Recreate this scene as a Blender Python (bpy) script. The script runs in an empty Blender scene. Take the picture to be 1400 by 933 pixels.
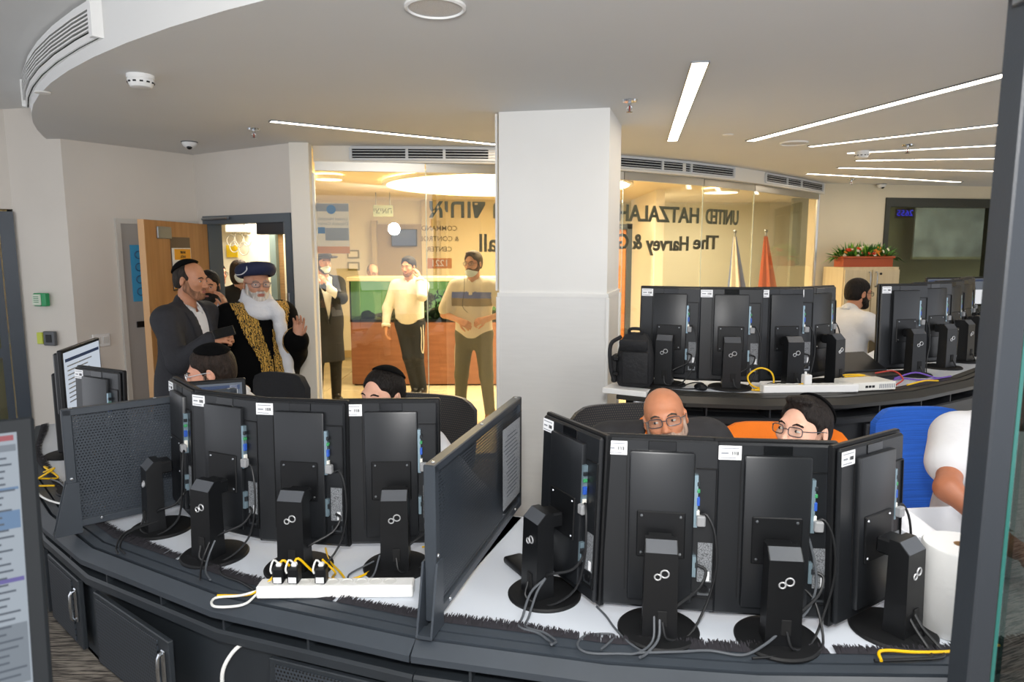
import bpy, bmesh, math, random
import numpy as np
from mathutils import Vector, Matrix, Euler

random.seed(7)
PI = math.pi
SC = bpy.context.scene
COL = SC.collection

# ---------------------------------------------------------------- camera, light, exposure
cam_d = bpy.data.cameras.new('camera')
cam = bpy.data.objects.new('camera', cam_d)
COL.objects.link(cam)
cam.location = (0, 0, 1.8)
cam.rotation_euler = (math.radians(90 - 7.5), 0, 0)
cam_d.sensor_width = 36
cam_d.sensor_fit = 'HORIZONTAL'
cam_d.lens = 24
cam_d.clip_start = 0.05
cam_d.dof.use_dof = True
cam_d.dof.focus_distance = 3.0
cam_d.dof.aperture_fstop = 5.6
SC.camera = cam

w = bpy.data.worlds.new('world')
SC.world = w
w.use_nodes = True
w.node_tree.nodes['Background'].inputs[0].default_value = (0.90, 0.93, 1.0, 1)
w.node_tree.nodes['Background'].inputs[1].default_value = 1.05

SC.view_settings.view_transform = 'Standard'
SC.view_settings.look = 'None'
SC.view_settings.exposure = 0.75
SC.view_settings.gamma = 1.0
SC.view_settings.use_curve_mapping = False
SC.cycles.use_denoising = True
SC.cycles.max_bounces = 8
SC.cycles.transparent_max_bounces = 16
SC.cycles.sample_clamp_indirect = 6.0


def lamp(name, kind, loc, energy, color, size=0.1, rot=None, spread=None):
    d = bpy.data.lights.new(name, kind)
    d.energy = energy
    d.color = color
    if kind == 'AREA':
        d.shape = 'DISK'
        d.size = size
        if spread:
            d.spread = math.radians(spread)
    else:
        d.shadow_soft_size = size
    o = bpy.data.objects.new(name, d)
    o.location = loc
    if rot:
        o.rotation_euler = [math.radians(a) for a in rot]
    COL.objects.link(o)
    return o


# the photographer's flash, held a little above the lens
FLASH = lamp('camera_flash', 'POINT', (0.0, -0.06, 2.16), 115, (1.0, 0.985, 0.96), 0.095)
# lobby lamps (their glowing fittings are built further down), corridor lamp without a fitting
lamp('lobby_lamp', 'AREA', (-0.05, 8.6, 2.52), 80, (1.0, 0.92, 0.78), 2.6, (0, 0, 0))
lamp('lobby_lamp', 'AREA', (-2.6, 8.0, 2.52), 18, (1.0, 0.92, 0.78), 0.7, (0, 0, 0))
lamp('lobby_lamp', 'AREA', (2.9, 10.6, 2.52), 42, (1.0, 0.92, 0.78), 1.5, (0, 0, 0))
lamp('corridor_lamp', 'AREA', (-2.6, 7.6, 2.5), 36, (1.0, 0.92, 0.78), 0.8, (0, 0, 0))

# ---------------------------------------------------------------- materials


def lin(h):
    h = h.lstrip('#')
    v = [int(h[i:i + 2], 16) / 255 for i in (0, 2, 4)]
    return tuple(c / 12.92 if c <= 0.04045 else ((c + 0.055) / 1.055) ** 2.4 for c in v) + (1,)


MATS = {}


def N(nt, kind, **kw):
    n = nt.nodes.new(kind)
    for k, v in kw.items():
        if k in n.inputs.keys():
            n.inputs[k].default_value = v
        else:
            setattr(n, k, v)
    return n


def mat(name, col, rough=0.5, metal=0.0, var=0.0, vscale=8.0, bump=0.0, bscale=60.0, emit=0.0, ecol=None,
        spec=0.5, sheen=0.0, stretch=None, sss=0.0):
    if name in MATS:
        return MATS[name]
    m = bpy.data.materials.new(name)
    m.use_nodes = True
    nt = m.node_tree
    b = nt.nodes['Principled BSDF']
    b.inputs['Base Color'].default_value = lin(col)
    b.inputs['Roughness'].default_value = rough
    b.inputs['Metallic'].default_value = metal
    b.inputs['Specular IOR Level'].default_value = spec
    if sheen:
        b.inputs['Sheen Weight'].default_value = sheen
    if sss:
        b.inputs['Subsurface Weight'].default_value = sss
        b.inputs['Subsurface Radius'].default_value = (0.02, 0.008, 0.005)
        b.inputs['Subsurface Scale'].default_value = 0.5
    if emit:
        b.inputs['Emission Color'].default_value = lin(ecol or col)
        b.inputs['Emission Strength'].default_value = emit
    co = nt.nodes.new('ShaderNodeTexCoord')
    vec = co.outputs['Object']
    if stretch:
        mp = N(nt, 'ShaderNodeMapping')
        mp.inputs['Scale'].default_value = stretch
        nt.links.new(vec, mp.inputs[0])
        vec = mp.outputs[0]
    if var:
        t = N(nt, 'ShaderNodeTexNoise', Scale=vscale, Detail=5.0)
        nt.links.new(vec, t.inputs['Vector'])
        r = nt.nodes.new('ShaderNodeValToRGB')
        c = lin(col)
        r.color_ramp.elements[0].position = 0.3
        r.color_ramp.elements[1].position = 0.7
        r.color_ramp.elements[0].color = tuple(x * (1 - var) for x in c[:3]) + (1,)
        r.color_ramp.elements[1].color = tuple(min(1, x * (1 + var * 0.6)) for x in c[:3]) + (1,)
        nt.links.new(t.outputs[0], r.inputs[0])
        nt.links.new(r.outputs[0], b.inputs['Base Color'])
    if bump:
        t = N(nt, 'ShaderNodeTexNoise', Scale=bscale, Detail=3.0)
        nt.links.new(vec, t.inputs['Vector'])
        bp = N(nt, 'ShaderNodeBump', Strength=bump, Distance=0.01)
        nt.links.new(t.outputs[0], bp.inputs['Height'])
        nt.links.new(bp.outputs[0], b.inputs['Normal'])
    MATS[name] = m
    return m


def wood_mat(name, c1, c2, rough=0.4, scale=(1, 1, 14), nscale=3.0):
    if name in MATS:
        return MATS[name]
    m = mat(name, c1, rough)
    nt = m.node_tree
    b = nt.nodes['Principled BSDF']
    co = nt.nodes.new('ShaderNodeTexCoord')
    mp = N(nt, 'ShaderNodeMapping')
    mp.inputs['Scale'].default_value = scale
    t = N(nt, 'ShaderNodeTexNoise', Scale=nscale, Detail=8.0)
    r = nt.nodes.new('ShaderNodeValToRGB')
    r.color_ramp.elements[0].position = 0.35
    r.color_ramp.elements[1].position = 0.68
    r.color_ramp.elements[0].color = lin(c1)
    r.color_ramp.elements[1].color = lin(c2)
    nt.links.new(co.outputs['Object'], mp.inputs[0])
    nt.links.new(mp.outputs[0], t.inputs['Vector'])
    nt.links.new(t.outputs[0], r.inputs[0])
    nt.links.new(r.outputs[0], b.inputs['Base Color'])
    return m


def dots_mat(name, col, hole, pitch, rough=0.45, axes=(0, 2), radius=0.3, stag=True, see=0.0):
    """sheet metal punched with small holes too fine to model one by one"""
    if name in MATS:
        return MATS[name]
    m = mat(name, col, rough)
    nt = m.node_tree
    b = nt.nodes['Principled BSDF']
    co = nt.nodes.new('ShaderNodeTexCoord')
    sp = nt.nodes.new('ShaderNodeSeparateXYZ')
    nt.links.new(co.outputs['Object'], sp.inputs[0])

    def math_n(op, a, bb=None):
        n = nt.nodes.new('ShaderNodeMath')
        n.operation = op
        for i, q in enumerate((a, bb)):
            if q is None:
                continue
            if isinstance(q, (int, float)):
                n.inputs[i].default_value = q
            else:
                nt.links.new(q, n.inputs[i])
        return n.outputs[0]
    u = math_n('DIVIDE', sp.outputs[axes[0]], pitch)
    v = math_n('DIVIDE', sp.outputs[axes[1]], pitch)
    if stag:
        row = math_n('MODULO', math_n('FLOOR', v), 2.0)
        u = math_n('ADD', u, math_n('MULTIPLY', row, 0.5))
    fu = math_n('SUBTRACT', math_n('FRACT', u), 0.5)
    fv = math_n('SUBTRACT', math_n('FRACT', v), 0.5)
    d = math_n('SQRT', math_n('ADD', math_n('MULTIPLY', fu, fu), math_n('MULTIPLY', fv, fv)))
    inside = math_n('LESS_THAN', d, radius)
    mx = nt.nodes.new('ShaderNodeMix')
    mx.data_type = 'RGBA'
    mx.inputs[6].default_value = lin(col)
    mx.inputs[7].default_value = lin(hole)
    nt.links.new(inside, mx.inputs[0])
    nt.links.new(mx.outputs[2], b.inputs['Base Color'])
    bp = N(nt, 'ShaderNodeBump', Strength=0.6, Distance=0.003, invert=True)
    nt.links.new(inside, bp.inputs['Height'])
    nt.links.new(bp.outputs[0], b.inputs['Normal'])
    if see:
        tr = nt.nodes.new('ShaderNodeBsdfTransparent')
        ms = nt.nodes.new('ShaderNodeMixShader')
        nt.links.new(math_n('MULTIPLY', inside, see), ms.inputs[0])
        nt.links.new(b.outputs[0], ms.inputs[1])
        nt.links.new(tr.outputs[0], ms.inputs[2])
        nt.links.new(ms.outputs[0], nt.nodes['Material Output'].inputs[0])
    return m


def glass_mat(name, tint, f0=0.04, rough=0.0, haze=0.0, hazecol='#ffffff'):
    if name in MATS:
        return MATS[name]
    m = bpy.data.materials.new(name)
    m.use_nodes = True
    nt = m.node_tree
    nt.nodes.clear()
    out = nt.nodes.new('ShaderNodeOutputMaterial')
    tr = nt.nodes.new('ShaderNodeBsdfTransparent')
    tr.inputs[0].default_value = lin(tint)
    gl = nt.nodes.new('ShaderNodeBsdfGlossy')
    gl.inputs['Roughness'].default_value = rough
    geo = nt.nodes.new('ShaderNodeNewGeometry')
    dot = nt.nodes.new('ShaderNodeVectorMath')
    dot.operation = 'DOT_PRODUCT'
    nt.links.new(geo.outputs['Incoming'], dot.inputs[0])
    nt.links.new(geo.outputs['Normal'], dot.inputs[1])

    def mm(op, a, b=None):
        n = nt.nodes.new('ShaderNodeMath')
        n.operation = op
        for i, q in enumerate((a, b)):
            if q is None:
                continue
            if isinstance(q, (int, float)):
                n.inputs[i].default_value = q
            else:
                nt.links.new(q, n.inputs[i])
        return n.outputs[0]
    c = mm('ABSOLUTE', dot.outputs['Value'])
    f = mm('ADD', mm('MULTIPLY', mm('POWER', mm('SUBTRACT', 1.0, c), 5.0), 1 - f0), f0)
    ms = nt.nodes.new('ShaderNodeMixShader')
    nt.links.new(f, ms.inputs[0])
    nt.links.new(tr.outputs[0], ms.inputs[1])
    nt.links.new(gl.outputs[0], ms.inputs[2])
    last = ms
    if haze:
        df = nt.nodes.new('ShaderNodeBsdfDiffuse')
        df.inputs[0].default_value = lin(hazecol)
        m2 = nt.nodes.new('ShaderNodeMixShader')
        m2.inputs[0].default_value = haze
        nt.links.new(ms.outputs[0], m2.inputs[1])
        nt.links.new(df.outputs[0], m2.inputs[2])
        last = m2
    nt.links.new(last.outputs[0], out.inputs[0])
    MATS[name] = m
    return m


# ---------------------------------------------------------------- mesh helpers
def rotz(a):
    return Matrix.Rotation(a, 4, 'Z')


class MB:
    """collects shapes in one bmesh; build() links them as ONE mesh object"""

    def __init__(self):
        self.bm = bmesh.new()
        self.mats = []
        self.mi = 0
        self.xf = Matrix()

    def use(self, m):
        if m not in self.mats:
            self.mats.append(m)
        self.mi = self.mats.index(m)
        return self

    def _v(self, p):
        return self.bm.verts.new(self.xf @ Vector(p))

    def face(self, vs):
        try:
            f = self.bm.faces.new(vs)
            f.material_index = self.mi
            return f
        except ValueError:
            return None

    def poly(self, pts):
        return self.face([self._v(p) for p in pts])

    def box(self, c, s, rot=None, bev=0.0, seg=1):
        M = Matrix.Translation(c)
        if rot is not None:
            M = M @ (rot if isinstance(rot, Matrix) else Euler(rot).to_matrix().to_4x4())
        M = self.xf @ M @ Matrix.Diagonal((s[0], s[1], s[2], 1))
        r = bmesh.ops.create_cube(self.bm, size=1, matrix=M)
        fs = set(f for v in r['verts'] for f in v.link_faces)
        for f in fs:
            f.material_index = self.mi
        if bev:
            es = list(set(e for v in r['verts'] for e in v.link_edges))
            rr = bmesh.ops.bevel(self.bm, geom=es, offset=bev, segments=seg, profile=0.5, affect='EDGES', clamp_overlap=True)
            for f in rr['faces']:
                f.material_index = self.mi
        return self

    def cyl(self, p0, p1, r0, r1=None, n=16, cap=True):
        r1 = r0 if r1 is None else r1
        p0, p1 = Vector(p0), Vector(p1)
        d = (p1 - p0).normalized()
        a = d.orthogonal().normalized()
        b = d.cross(a)
        A = [self._v(p0 + (a * math.cos(2 * PI * i / n) + b * math.sin(2 * PI * i / n)) * r0) for i in range(n)]
        B = [self._v(p1 + (a * math.cos(2 * PI * i / n) + b * math.sin(2 * PI * i / n)) * r1) for i in range(n)]
        for i in range(n):
            j = (i + 1) % n
            self.face([A[i], A[j], B[j], B[i]])
        if cap:
            self.face(A[::-1])
            self.face(B)
        return self

    def lathe(self, prof, c=(0, 0, 0), n=24, sx=1.0, sy=1.0):
        rows = []
        for r, z in prof:
            if r < 1e-6:
                rows.append([self._v((c[0], c[1], c[2] + z))])
            else:
                rows.append([self._v((c[0] + r * sx * math.cos(2 * PI * i / n), c[1] + r * sy * math.sin(2 * PI * i / n), c[2] + z)) for i in range(n)])
        for k in range(len(rows) - 1):
            A, B = rows[k], rows[k + 1]
            for i in range(n):
                j = (i + 1) % n
                if len(A) == 1 and len(B) == 1:
                    continue
                if len(A) == 1:
                    self.face([A[0], B[j], B[i]])
                elif len(B) == 1:
                    self.face([A[i], A[j], B[0]])
                else:
                    self.face([A[i], A[j], B[j], B[i]])
        return self

    def tube(self, pts, r, n=8, smooth=4, closed=False, cap=True):
        P = [Vector(p) for p in pts]
        if smooth and len(P) > 2:
            Q = []
            L = len(P)
            rng = range(L) if closed else range(L - 1)
            for i in rng:
                p0 = P[(i - 1) % L] if (closed or i > 0) else P[0] * 2 - P[1]
                p1, p2 = P[i], P[(i + 1) % L]
                p3 = P[(i + 2) % L] if (closed or i + 2 < L) else p2 * 2 - p1
                for k in range(smooth):
                    t = k / smooth
                    Q.append(0.5 * ((2 * p1) + (p2 - p0) * t + (2 * p0 - 5 * p1 + 4 * p2 - p3) * t * t + (3 * p1 - p0 - 3 * p2 + p3) * t ** 3))
            if not closed:
                Q.append(P[-1])
            P = Q
        L = len(P)
        rings = []
        a = None
        for i in range(L):
            if closed:
                d = P[(i + 1) % L] - P[i - 1]
            else:
                d = P[min(i + 1, L - 1)] - P[max(i - 1, 0)]
            if d.length < 1e-9:
                d = Vector((0, 0, 1))
            d.normalize()
            if a is None:
                a = d.orthogonal().normalized()
            else:
                a = (a - d * a.dot(d))
                a = a.normalized() if a.length > 1e-6 else d.orthogonal().normalized()
            b = d.cross(a)
            rr = r[i * (len(r) - 1) // max(1, L - 1)] if isinstance(r, (list, tuple)) else r
            rings.append([self._v(P[i] + (a * math.cos(2 * PI * k / n) + b * math.sin(2 * PI * k / n)) * rr) for k in range(n)])
        for i in range(L if closed else L - 1):
            A, B = rings[i], rings[(i + 1) % L]
            for k in range(n):
                j = (k + 1) % n
                self.face([A[k], A[j], B[j], B[k]])
        if cap and not closed:
            self.face(rings[0][::-1])
            self.face(rings[-1])
        return self

    def prism(self, poly, z0, z1):
        A = [self._v((p[0], p[1], z0)) for p in poly]
        B = [self._v((p[0], p[1], z1)) for p in poly]
        n = len(poly)
        for i in range(n):
            j = (i + 1) % n
            self.face([A[i], A[j], B[j], B[i]])
        self.face(A[::-1])
        self.face(B)
        return self

    def sweep(self, path, prof, closed_prof=True, caps=True):
        """profile (offset to the left of travel, z) carried along a plan polyline with mitred corners"""
        P = [Vector((p[0], p[1])) for p in path]
        L = len(P)
        rings = []
        for i in range(L):
            d0 = (P[i] - P[i - 1]).normalized() if i > 0 else (P[1] - P[0]).normalized()
            d1 = (P[i + 1] - P[i]).normalized() if i < L - 1 else d0
            n0 = Vector((-d0.y, d0.x))
            n1 = Vector((-d1.y, d1.x))
            m = (n0 + n1).normalized()
            k = 1 / max(0.3, m.dot(n0))
            rings.append([self._v((P[i].x + m.x * k * o, P[i].y + m.y * k * o, z)) for o, z in prof])
        n = len(prof)
        for i in range(L - 1):
            for k in range(n if closed_prof else n - 1):
                j = (k + 1) % n
                self.face([rings[i][k], rings[i][j], rings[i + 1][j], rings[i + 1][k]])
        if caps and closed_prof:
            self.face(rings[0])
            self.face(rings[-1][::-1])
        return self

    def ball(self, c, r, seg=16, rings=10, rot=None):
        r = (r, r, r) if isinstance(r, (int, float)) else r
        M = Matrix.Translation(c)
        if rot is not None:
            M = M @ (rot if isinstance(rot, Matrix) else Euler(rot).to_matrix().to_4x4())
        M = self.xf @ M @ Matrix.Diagonal((r[0], r[1], r[2], 1))
        rr = bmesh.ops.create_uvsphere(self.bm, u_segments=seg, v_segments=rings, radius=1, matrix=M)
        for f in set(f for v in rr['verts'] for f in v.link_faces):
            f.material_index = self.mi
        return self

    def mesh(self, name, m=None, angle=35, flat=False):
        bmesh.ops.recalc_face_normals(self.bm, faces=self.bm.faces[:])
        me = bpy.data.meshes.new(name)
        self.bm.to_mesh(me)
        self.bm.free()
        for mm in (self.mats or ([m] if m else [])):
            me.materials.append(mm)
        if not flat and len(me.polygons):
            me.polygons.foreach_set('use_smooth', [True] * len(me.polygons))
            me.set_sharp_from_angle(angle=math.radians(angle))
        return me

    def build(self, name, m=None, parent=None, loc=None, rz=0.0, angle=35, flat=False, **tags):
        o = bpy.data.objects.new(name, self.mesh(name, m, angle, flat))
        COL.objects.link(o)
        if parent is not None:
            o.parent = parent
        if loc is not None:
            o.location = loc
        if rz:
            o.rotation_euler = (0, 0, rz)
        for k, v in tags.items():
            o[k] = v
        return o


def thing(name, label, cat, loc=(0, 0, 0), rz=0.0, group=None):
    o = bpy.data.objects.new(name, None)
    o.empty_display_size = 0.1
    COL.objects.link(o)
    o.location = loc
    o.rotation_euler = (0, 0, rz)
    o['label'] = label
    o['category'] = cat
    if group:
        o['group'] = group
    return o


def tag(o, label, cat, group=None):
    o['label'] = label
    o['category'] = cat
    if group:
        o['group'] = group
    return o


def struct(name, kind='structure', loc=(0, 0, 0), rz=0.0):
    o = bpy.data.objects.new(name, None)
    COL.objects.link(o)
    o.location = loc
    o.rotation_euler = (0, 0, rz)
    o['kind'] = kind
    return o


def copy_tree(o, parent=None):
    c = o.copy()
    COL.objects.link(c)
    if parent is not None:
        c.parent = parent
    for ch in list(o.children):
        copy_tree(ch, c)
    return c


def place(name, me, parent=None, loc=(0, 0, 0), rot=(0, 0, 0), scale=None):
    o = bpy.data.objects.new(name, me)
    COL.objects.link(o)
    if parent is not None:
        o.parent = parent
    o.location = loc
    o.rotation_euler = rot
    if scale:
        o.scale = scale
    return o


def text(body, size, m, name='lettering', parent=None, loc=(0, 0, 0), rot=(90, 0, 0), depth=0.002, align='CENTER', bold=0.0, sx=1.0):
    cu = bpy.data.curves.new(name, 'FONT')
    cu.body = body
    cu.size = size
    cu.extrude = depth
    cu.offset = bold
    cu.align_x = align
    cu.align_y = 'CENTER'
    cu.materials.append(m)
    cu.resolution_u = 3
    o = bpy.data.objects.new(name, cu)
    COL.objects.link(o)
    dg = bpy.context.evaluated_depsgraph_get()
    me = bpy.data.meshes.new_from_object(o.evaluated_get(dg))
    bpy.data.objects.remove(o)
    bpy.data.curves.remove(cu)
    o = bpy.data.objects.new(name, me)
    COL.objects.link(o)
    if parent is not None:
        o.parent = parent
    o.location = loc
    o.rotation_euler = [math.radians(a) for a in rot]
    o.scale = (sx, 1, 1)
    return o


def heb(s):
    return s[::-1]


# common materials
BLK = mat('black_plastic', '#101113', 0.40, bump=0.06, bscale=900, spec=0.35)
BLK2 = mat('black_plastic_matt', '#0e0f11', 0.6, spec=0.35, bump=0.1, bscale=700)
GLOSS = mat('black_plastic_glossy', '#0d0e10', 0.16)
DGREY = mat('console_dark_grey', '#252a2f', 0.5, var=0.12, vscale=5, bump=0.06, bscale=300)
DGREY2 = mat('console_rail_grey', '#363c43', 0.40, var=0.1, vscale=6)
WHITE_P = mat('white_plastic', '#e9e9e7', 0.35)
CHROME = mat('chrome_metal', '#c8ccd0', 0.22, 1.0)
ALU = mat('brushed_metal', '#9ea3a8', 0.35, 1.0)
WALLW = mat('wall_paint_white', '#dad3c9', 0.75, var=0.05, vscale=1.3, bump=0.05, bscale=180)
CEILW = mat('ceiling_paint_white', '#dcdcda', 0.85, var=0.03, vscale=0.8)
PILW = mat('pillar_paint_white', '#e9e8e4', 0.6, var=0.03, vscale=2.0)
CABLE = mat('cable_black', '#141517', 0.5)
CABLEG = mat('cable_grey', '#4d5156', 0.5)
YEL = mat('cable_yellow', '#e8b800', 0.45)
PURP = mat('cable_purple', '#6a4aa8', 0.45)
REDC = mat('cable_red', '#b03a30', 0.45)
WCAB = mat('cable_white', '#e2e2de', 0.45)
DESKW = mat('desktop_laminate_light_grey', '#cdd3dc', 0.4, var=0.03, vscale=3)
LABELW = mat('sticker_white', '#f1f2f4', 0.55)
INK = mat('print_dark', '#2a2c30', 0.6)
INKG = mat('print_grey', '#8d9197', 0.6)
LED = mat('led_strip_diffuser', '#fff4e2', 0.5, emit=9.0, ecol='#ffeed8')
FRAME = mat('frame_dark_grey', '#3c4550', 0.45, var=0.08, vscale=4)

# ================================================================ ROOM SHELL
H0 = 2.63          # lowered ceiling
H1 = 2.86          # upper ceiling at the left

# floors: sunken front row, raised platform by the camera, raised rear row
CARPET = None


def carpet_mat():
    m = mat('carpet_striped_grey', '#5d5750', 0.95)
    nt = m.node_tree
    b = nt.nodes['Principled BSDF']
    co = nt.nodes.new('ShaderNodeTexCoord')
    mp = N(nt, 'ShaderNodeMapping')
    mp.inputs['Rotation'].default_value = (0, 0, 0.6)
    mp.inputs['Scale'].default_value = (9, 90, 1)
    t = N(nt, 'ShaderNodeTexNoise', Scale=1.6, Detail=6.0)
    r = nt.nodes.new('ShaderNodeValToRGB')
    r.color_ramp.elements[0].position = 0.38
    r.color_ramp.elements[1].position = 0.6
    r.color_ramp.elements[0].color = lin('#38332f')
    r.color_ramp.elements[1].color = lin('#8b8378')
    nt.links.new(co.outputs['Object'], mp.inputs[0])
    nt.links.new(mp.outputs[0], t.inputs['Vector'])
    nt.links.new(t.outputs[0], r.inputs[0])
    nt.links.new(r.outputs[0], b.inputs['Base Color'])
    bp = N(nt, 'ShaderNodeBump', Strength=0.6, Distance=0.006)
    nt.links.new(t.outputs[0], bp.inputs['Height'])
    nt.links.new(bp.outputs[0], b.inputs['Normal'])
    return m


CARPET = carpet_mat()
# outer rim of the front console, plan polyline from far left to right
RIM = [(-2.95, 4.0), (-2.55, 3.35), (-1.90, 2.64), (-1.53, 2.32), (-0.91, 1.965), (-0.275, 1.735), (0.24, 1.615), (0.62, 1.57), (1.15, 1.56), (1.75, 1.68), (2.3, 1.95)]
# rim of the rear console (side towards the camera)
RRIM = [(0.56, 3.56), (0.88, 3.375), (1.25, 3.31), (1.66, 3.335), (2.12, 3.50), (2.62, 3.82), (3.05, 4.2), (3.5, 4.75)]

fl = struct('floor')
m = MB()
m.box((0, 2.5, -0.05), (12, 11, 0.1))
m.build('carpet', CARPET, fl)
m = MB()   # platform the camera stands on, up to the console fronts
pl = [(p[0], p[1] + 0.03) for p in RIM]
m.prism([(-6, 4.0), (-6, -2.4), (6, -2.4), (6, 1.95)] + pl[::-1], 0.0, 0.30)
m.build('platform', CARPET, fl)
m = MB()   # platform of the rear row
m.prism([(0.62, 3.62)] + [(p[0] + 0.02, p[1] + 0.06) for p in RRIM[1:]] + [(6.5, 6.0), (6.5, 9.35), (4.1, 8.95), (2.85, 7.3), (1.3, 6.15), (0.78, 5.6), (0.78, 4.8)], 0.0, 0.30)
m.build('platform', CARPET, fl)
# lobby floor: square cream tiles with joints
TILE = mat('lobby_tile_cream', '#d6c7a4', 0.22, var=0.08, vscale=2.5)
GROUT = mat('tile_grout', '#a09474', 0.9)
m = MB()
m.box((0.0, 10.2, -0.052), (13, 9.4, 0.1))
m.build('tile_bed', GROUT, fl)
tb = MB().box((0, 0, 0.004), (0.592, 0.592, 0.012), bev=0.003).mesh('tile', TILE)
for i in range(-7, 6):
    for j in range(0, 9):
        x, y = 0.3 + i * 0.6, 6.0 + j * 0.6
        if x > 0.9 and y < 6.4 + (x - 0.9) * 0.9:
            continue
        if x < -1.9 and y < 6.6:
            continue
        place('tile', tb, fl, (x, y, 0), (0, 0, random.choice((0, PI / 2, PI))))

# ---- ceilings
cl = struct('ceiling')
m = MB()
m.box((-3.5, 2.5, H1 + 0.05), (9, 10, 0.1))
m.build('upper_ceiling', CEILW, cl)
cx, cy, cr = 2.26, 7.93, 6.33
arc = [(cx + cr * math.cos(math.radians(a)), cy + cr * math.sin(math.radians(a))) for a in range(203, 302, 3)]
m = MB()
m.prism([(-3.9, 5.6)] + arc + [(7.5, 2.6), (7.5, 9.9), (4.2, 9.2), (2.2, 7.1), (0.95, 6.3), (-0.13, 5.86), (-1.5, 5.8), (-1.75, 5.7), (-2.7, 6.3)], H0, H1 - 0.001)
m.build('lowered_ceiling', CEILW, cl, angle=20)
m = MB()
m.box((0.5, 9.2, 2.672), (14, 7.2, 0.06))
lobc = m.build('lobby_ceiling', mat('lobby_ceiling_paint', '#e2d3b4', 0.85), cl)

# ---- walls on the left
wl = struct('wall_left')


def wall_seg(parent, a, b, z0, z1, t=0.1, mtl=None, name='wall_panel'):
    """a straight wall piece from a to b, its room face on the line, thickness away from the camera"""
    ax, ay = a
    bx, by = b
    d = Vector((bx - ax, by - ay)).normalized()
    n = Vector((-d.y, d.x))
    mid = Vector(((ax + bx) / 2, (ay + by) / 2))
    if n.dot(mid) < 0:
        n = -n
    mm = MB()
    mm.prism([(ax, ay), (bx, by), (bx + n.x * t, by + n.y * t), (ax + n.x * t, ay + n.y * t)], z0, z1)
    return mm.build(name, mtl or WALLW, parent)


WC = Vector((-2.77, 6.09))       # corner between wall C and the door wall D
WD = Vector((-1.66, 5.40))
wall_seg(wl, (-3.83, 5.32), (-3.36, 5.23), 0, H1)
wall_seg(wl, (-3.36, 5.23), (-2.77, 6.09), 0, H1)
wall_seg(wl, (-5.2, 4.3), (-4.62, 4.72), 0, H1)
wall_seg(wl, (-4.66, 4.69), (-3.83, 5.32), 2.12, H1)
# door wall D with its opening
dD = (WD - WC).normalized()


def onD(s, off=0.0):
    n = Vector((-dD.y, dD.x))
    if n.dot(WC) > 0:
        n = -n
    p = WC + dD * s + n * off
    return (p.x, p.y)


LD = (WD - WC).length
wb = struct('wall_back')
wall_seg(wb, onD(0), onD(0.10), 0, H0)
wall_seg(wb, onD(0.10), onD(1.22), 2.10, H0)
wall_seg(wb, onD(1.22), onD(LD), 0, H0)

# door frame (dark metal) of the open door
df = struct('door_1')
DM = mat('door_frame_blue_grey', '#5a646c', 0.45)
for s0, s1, z0, z1 in ((0.10, 0.17, 0, 2.10), (1.15, 1.22, 0, 2.10), (0.17, 1.15, 2.03, 2.10)):
    a, b = onD(s0, 0.015), onD(s1, 0.015)
    c, d = onD(s1, -0.12), onD(s0, -0.12)
    MB().prism([a, b, c, d], z0, z1).build('frame', DM, df)
# strike plate and door closer on the frame
a = onD(1.175, 0.02)
MB().box((a[0], a[1], 1.38), (0.03, 0.02, 0.18), rot=rotz(math.atan2(dD.y, dD.x)), bev=0.003).build('strike_plate', ALU, df)
a, b = onD(0.12, 0.03), onD(0.5, 0.05)
MB().tube([(a[0], a[1], 2.075), (b[0], b[1], 2.075)], 0.012, 6, 0).build('closer_arm', ALU, df)
a = onD(0.95, -0.03)
MB().box((a[0], a[1], 1.985), (0.34, 0.05, 0.10), rot=rotz(math.atan2(dD.y, dD.x)), bev=0.006).build('closer_box', mat('closer_dark', '#33363a', 0.4), df)

# the wooden leaf, swung open into the room
hx, hy = onD(0.15, 0.03)
DOORW = wood_mat('door_oak_veneer', '#a9763f', '#bd8a52', 0.45, (9, 9, 0.7), 2.2)
leaf = struct('door_2', loc=(hx, hy, 0), rz=math.radians(-91.6))
MB().box((0.49, 0.0, 1.02), (0.98, 0.044, 2.02), bev=0.003).build('leaf', DOORW, leaf)
MB().box((0.9785, 0.0, 1.02), (0.006, 0.046, 2.02)).build('edge_band', mat('door_edge_light', '#cfa271', 0.5), leaf)
MB().box((0.72, 0.028, 1.94), (0.20, 0.014, 0.09), bev=0.004).build('plate', ALU, leaf)
MB().box((0.48, 0.024, 1.70), (0.30, 0.006, 0.42), bev=0.001).build('glass_slot', mat('slot_dark', '#57412c', 0.3), leaf)
sg = MB().use(mat('paper_white', '#f2f0ea', 0.7)).box((0.48, 0.030, 1.665), (0.29, 0.004, 0.32)).build('notice_sheet', None, leaf)
MB().box((0.47, 0.033, 1.775), (0.25, 0.003, 0.085)).build('notice_header', mat('paper_orange', '#f0a81c', 0.6), sg)
MB().box((0.48, 0.033, 1.517), (0.29, 0.003, 0.022)).build('notice_footer', MATS['paper_orange'], sg)
for k, (tx, z, sz) in enumerate(((heb('הכניסה'), 1.695, 0.062), (heb('לעובדי המוקד'), 1.635, 0.062), (heb('בלבד'), 1.572, 0.062))):
    text(tx, sz, INK, 'lettering', sg, (0.48, 0.0335, z), (90, 0, 180), 0.0006, bold=0.0012)
text(heb('איחוד'), 0.035, INK, 'lettering', sg, (0.47, 0.036, 1.79), (90, 0, 180), 0.0006)
text(heb('הצלה'), 0.035, INK, 'lettering', sg, (0.47, 0.036, 1.755), (90, 0, 180), 0.0006)
MB().cyl((0.91, 0.03, 1.02), (0.91, 0.07, 1.02), 0.011, n=10).cyl((0.91, 0.06, 1.02), (0.80, 0.06, 1.02), 0.010, n=10).build('handle', ALU, leaf)

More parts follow.
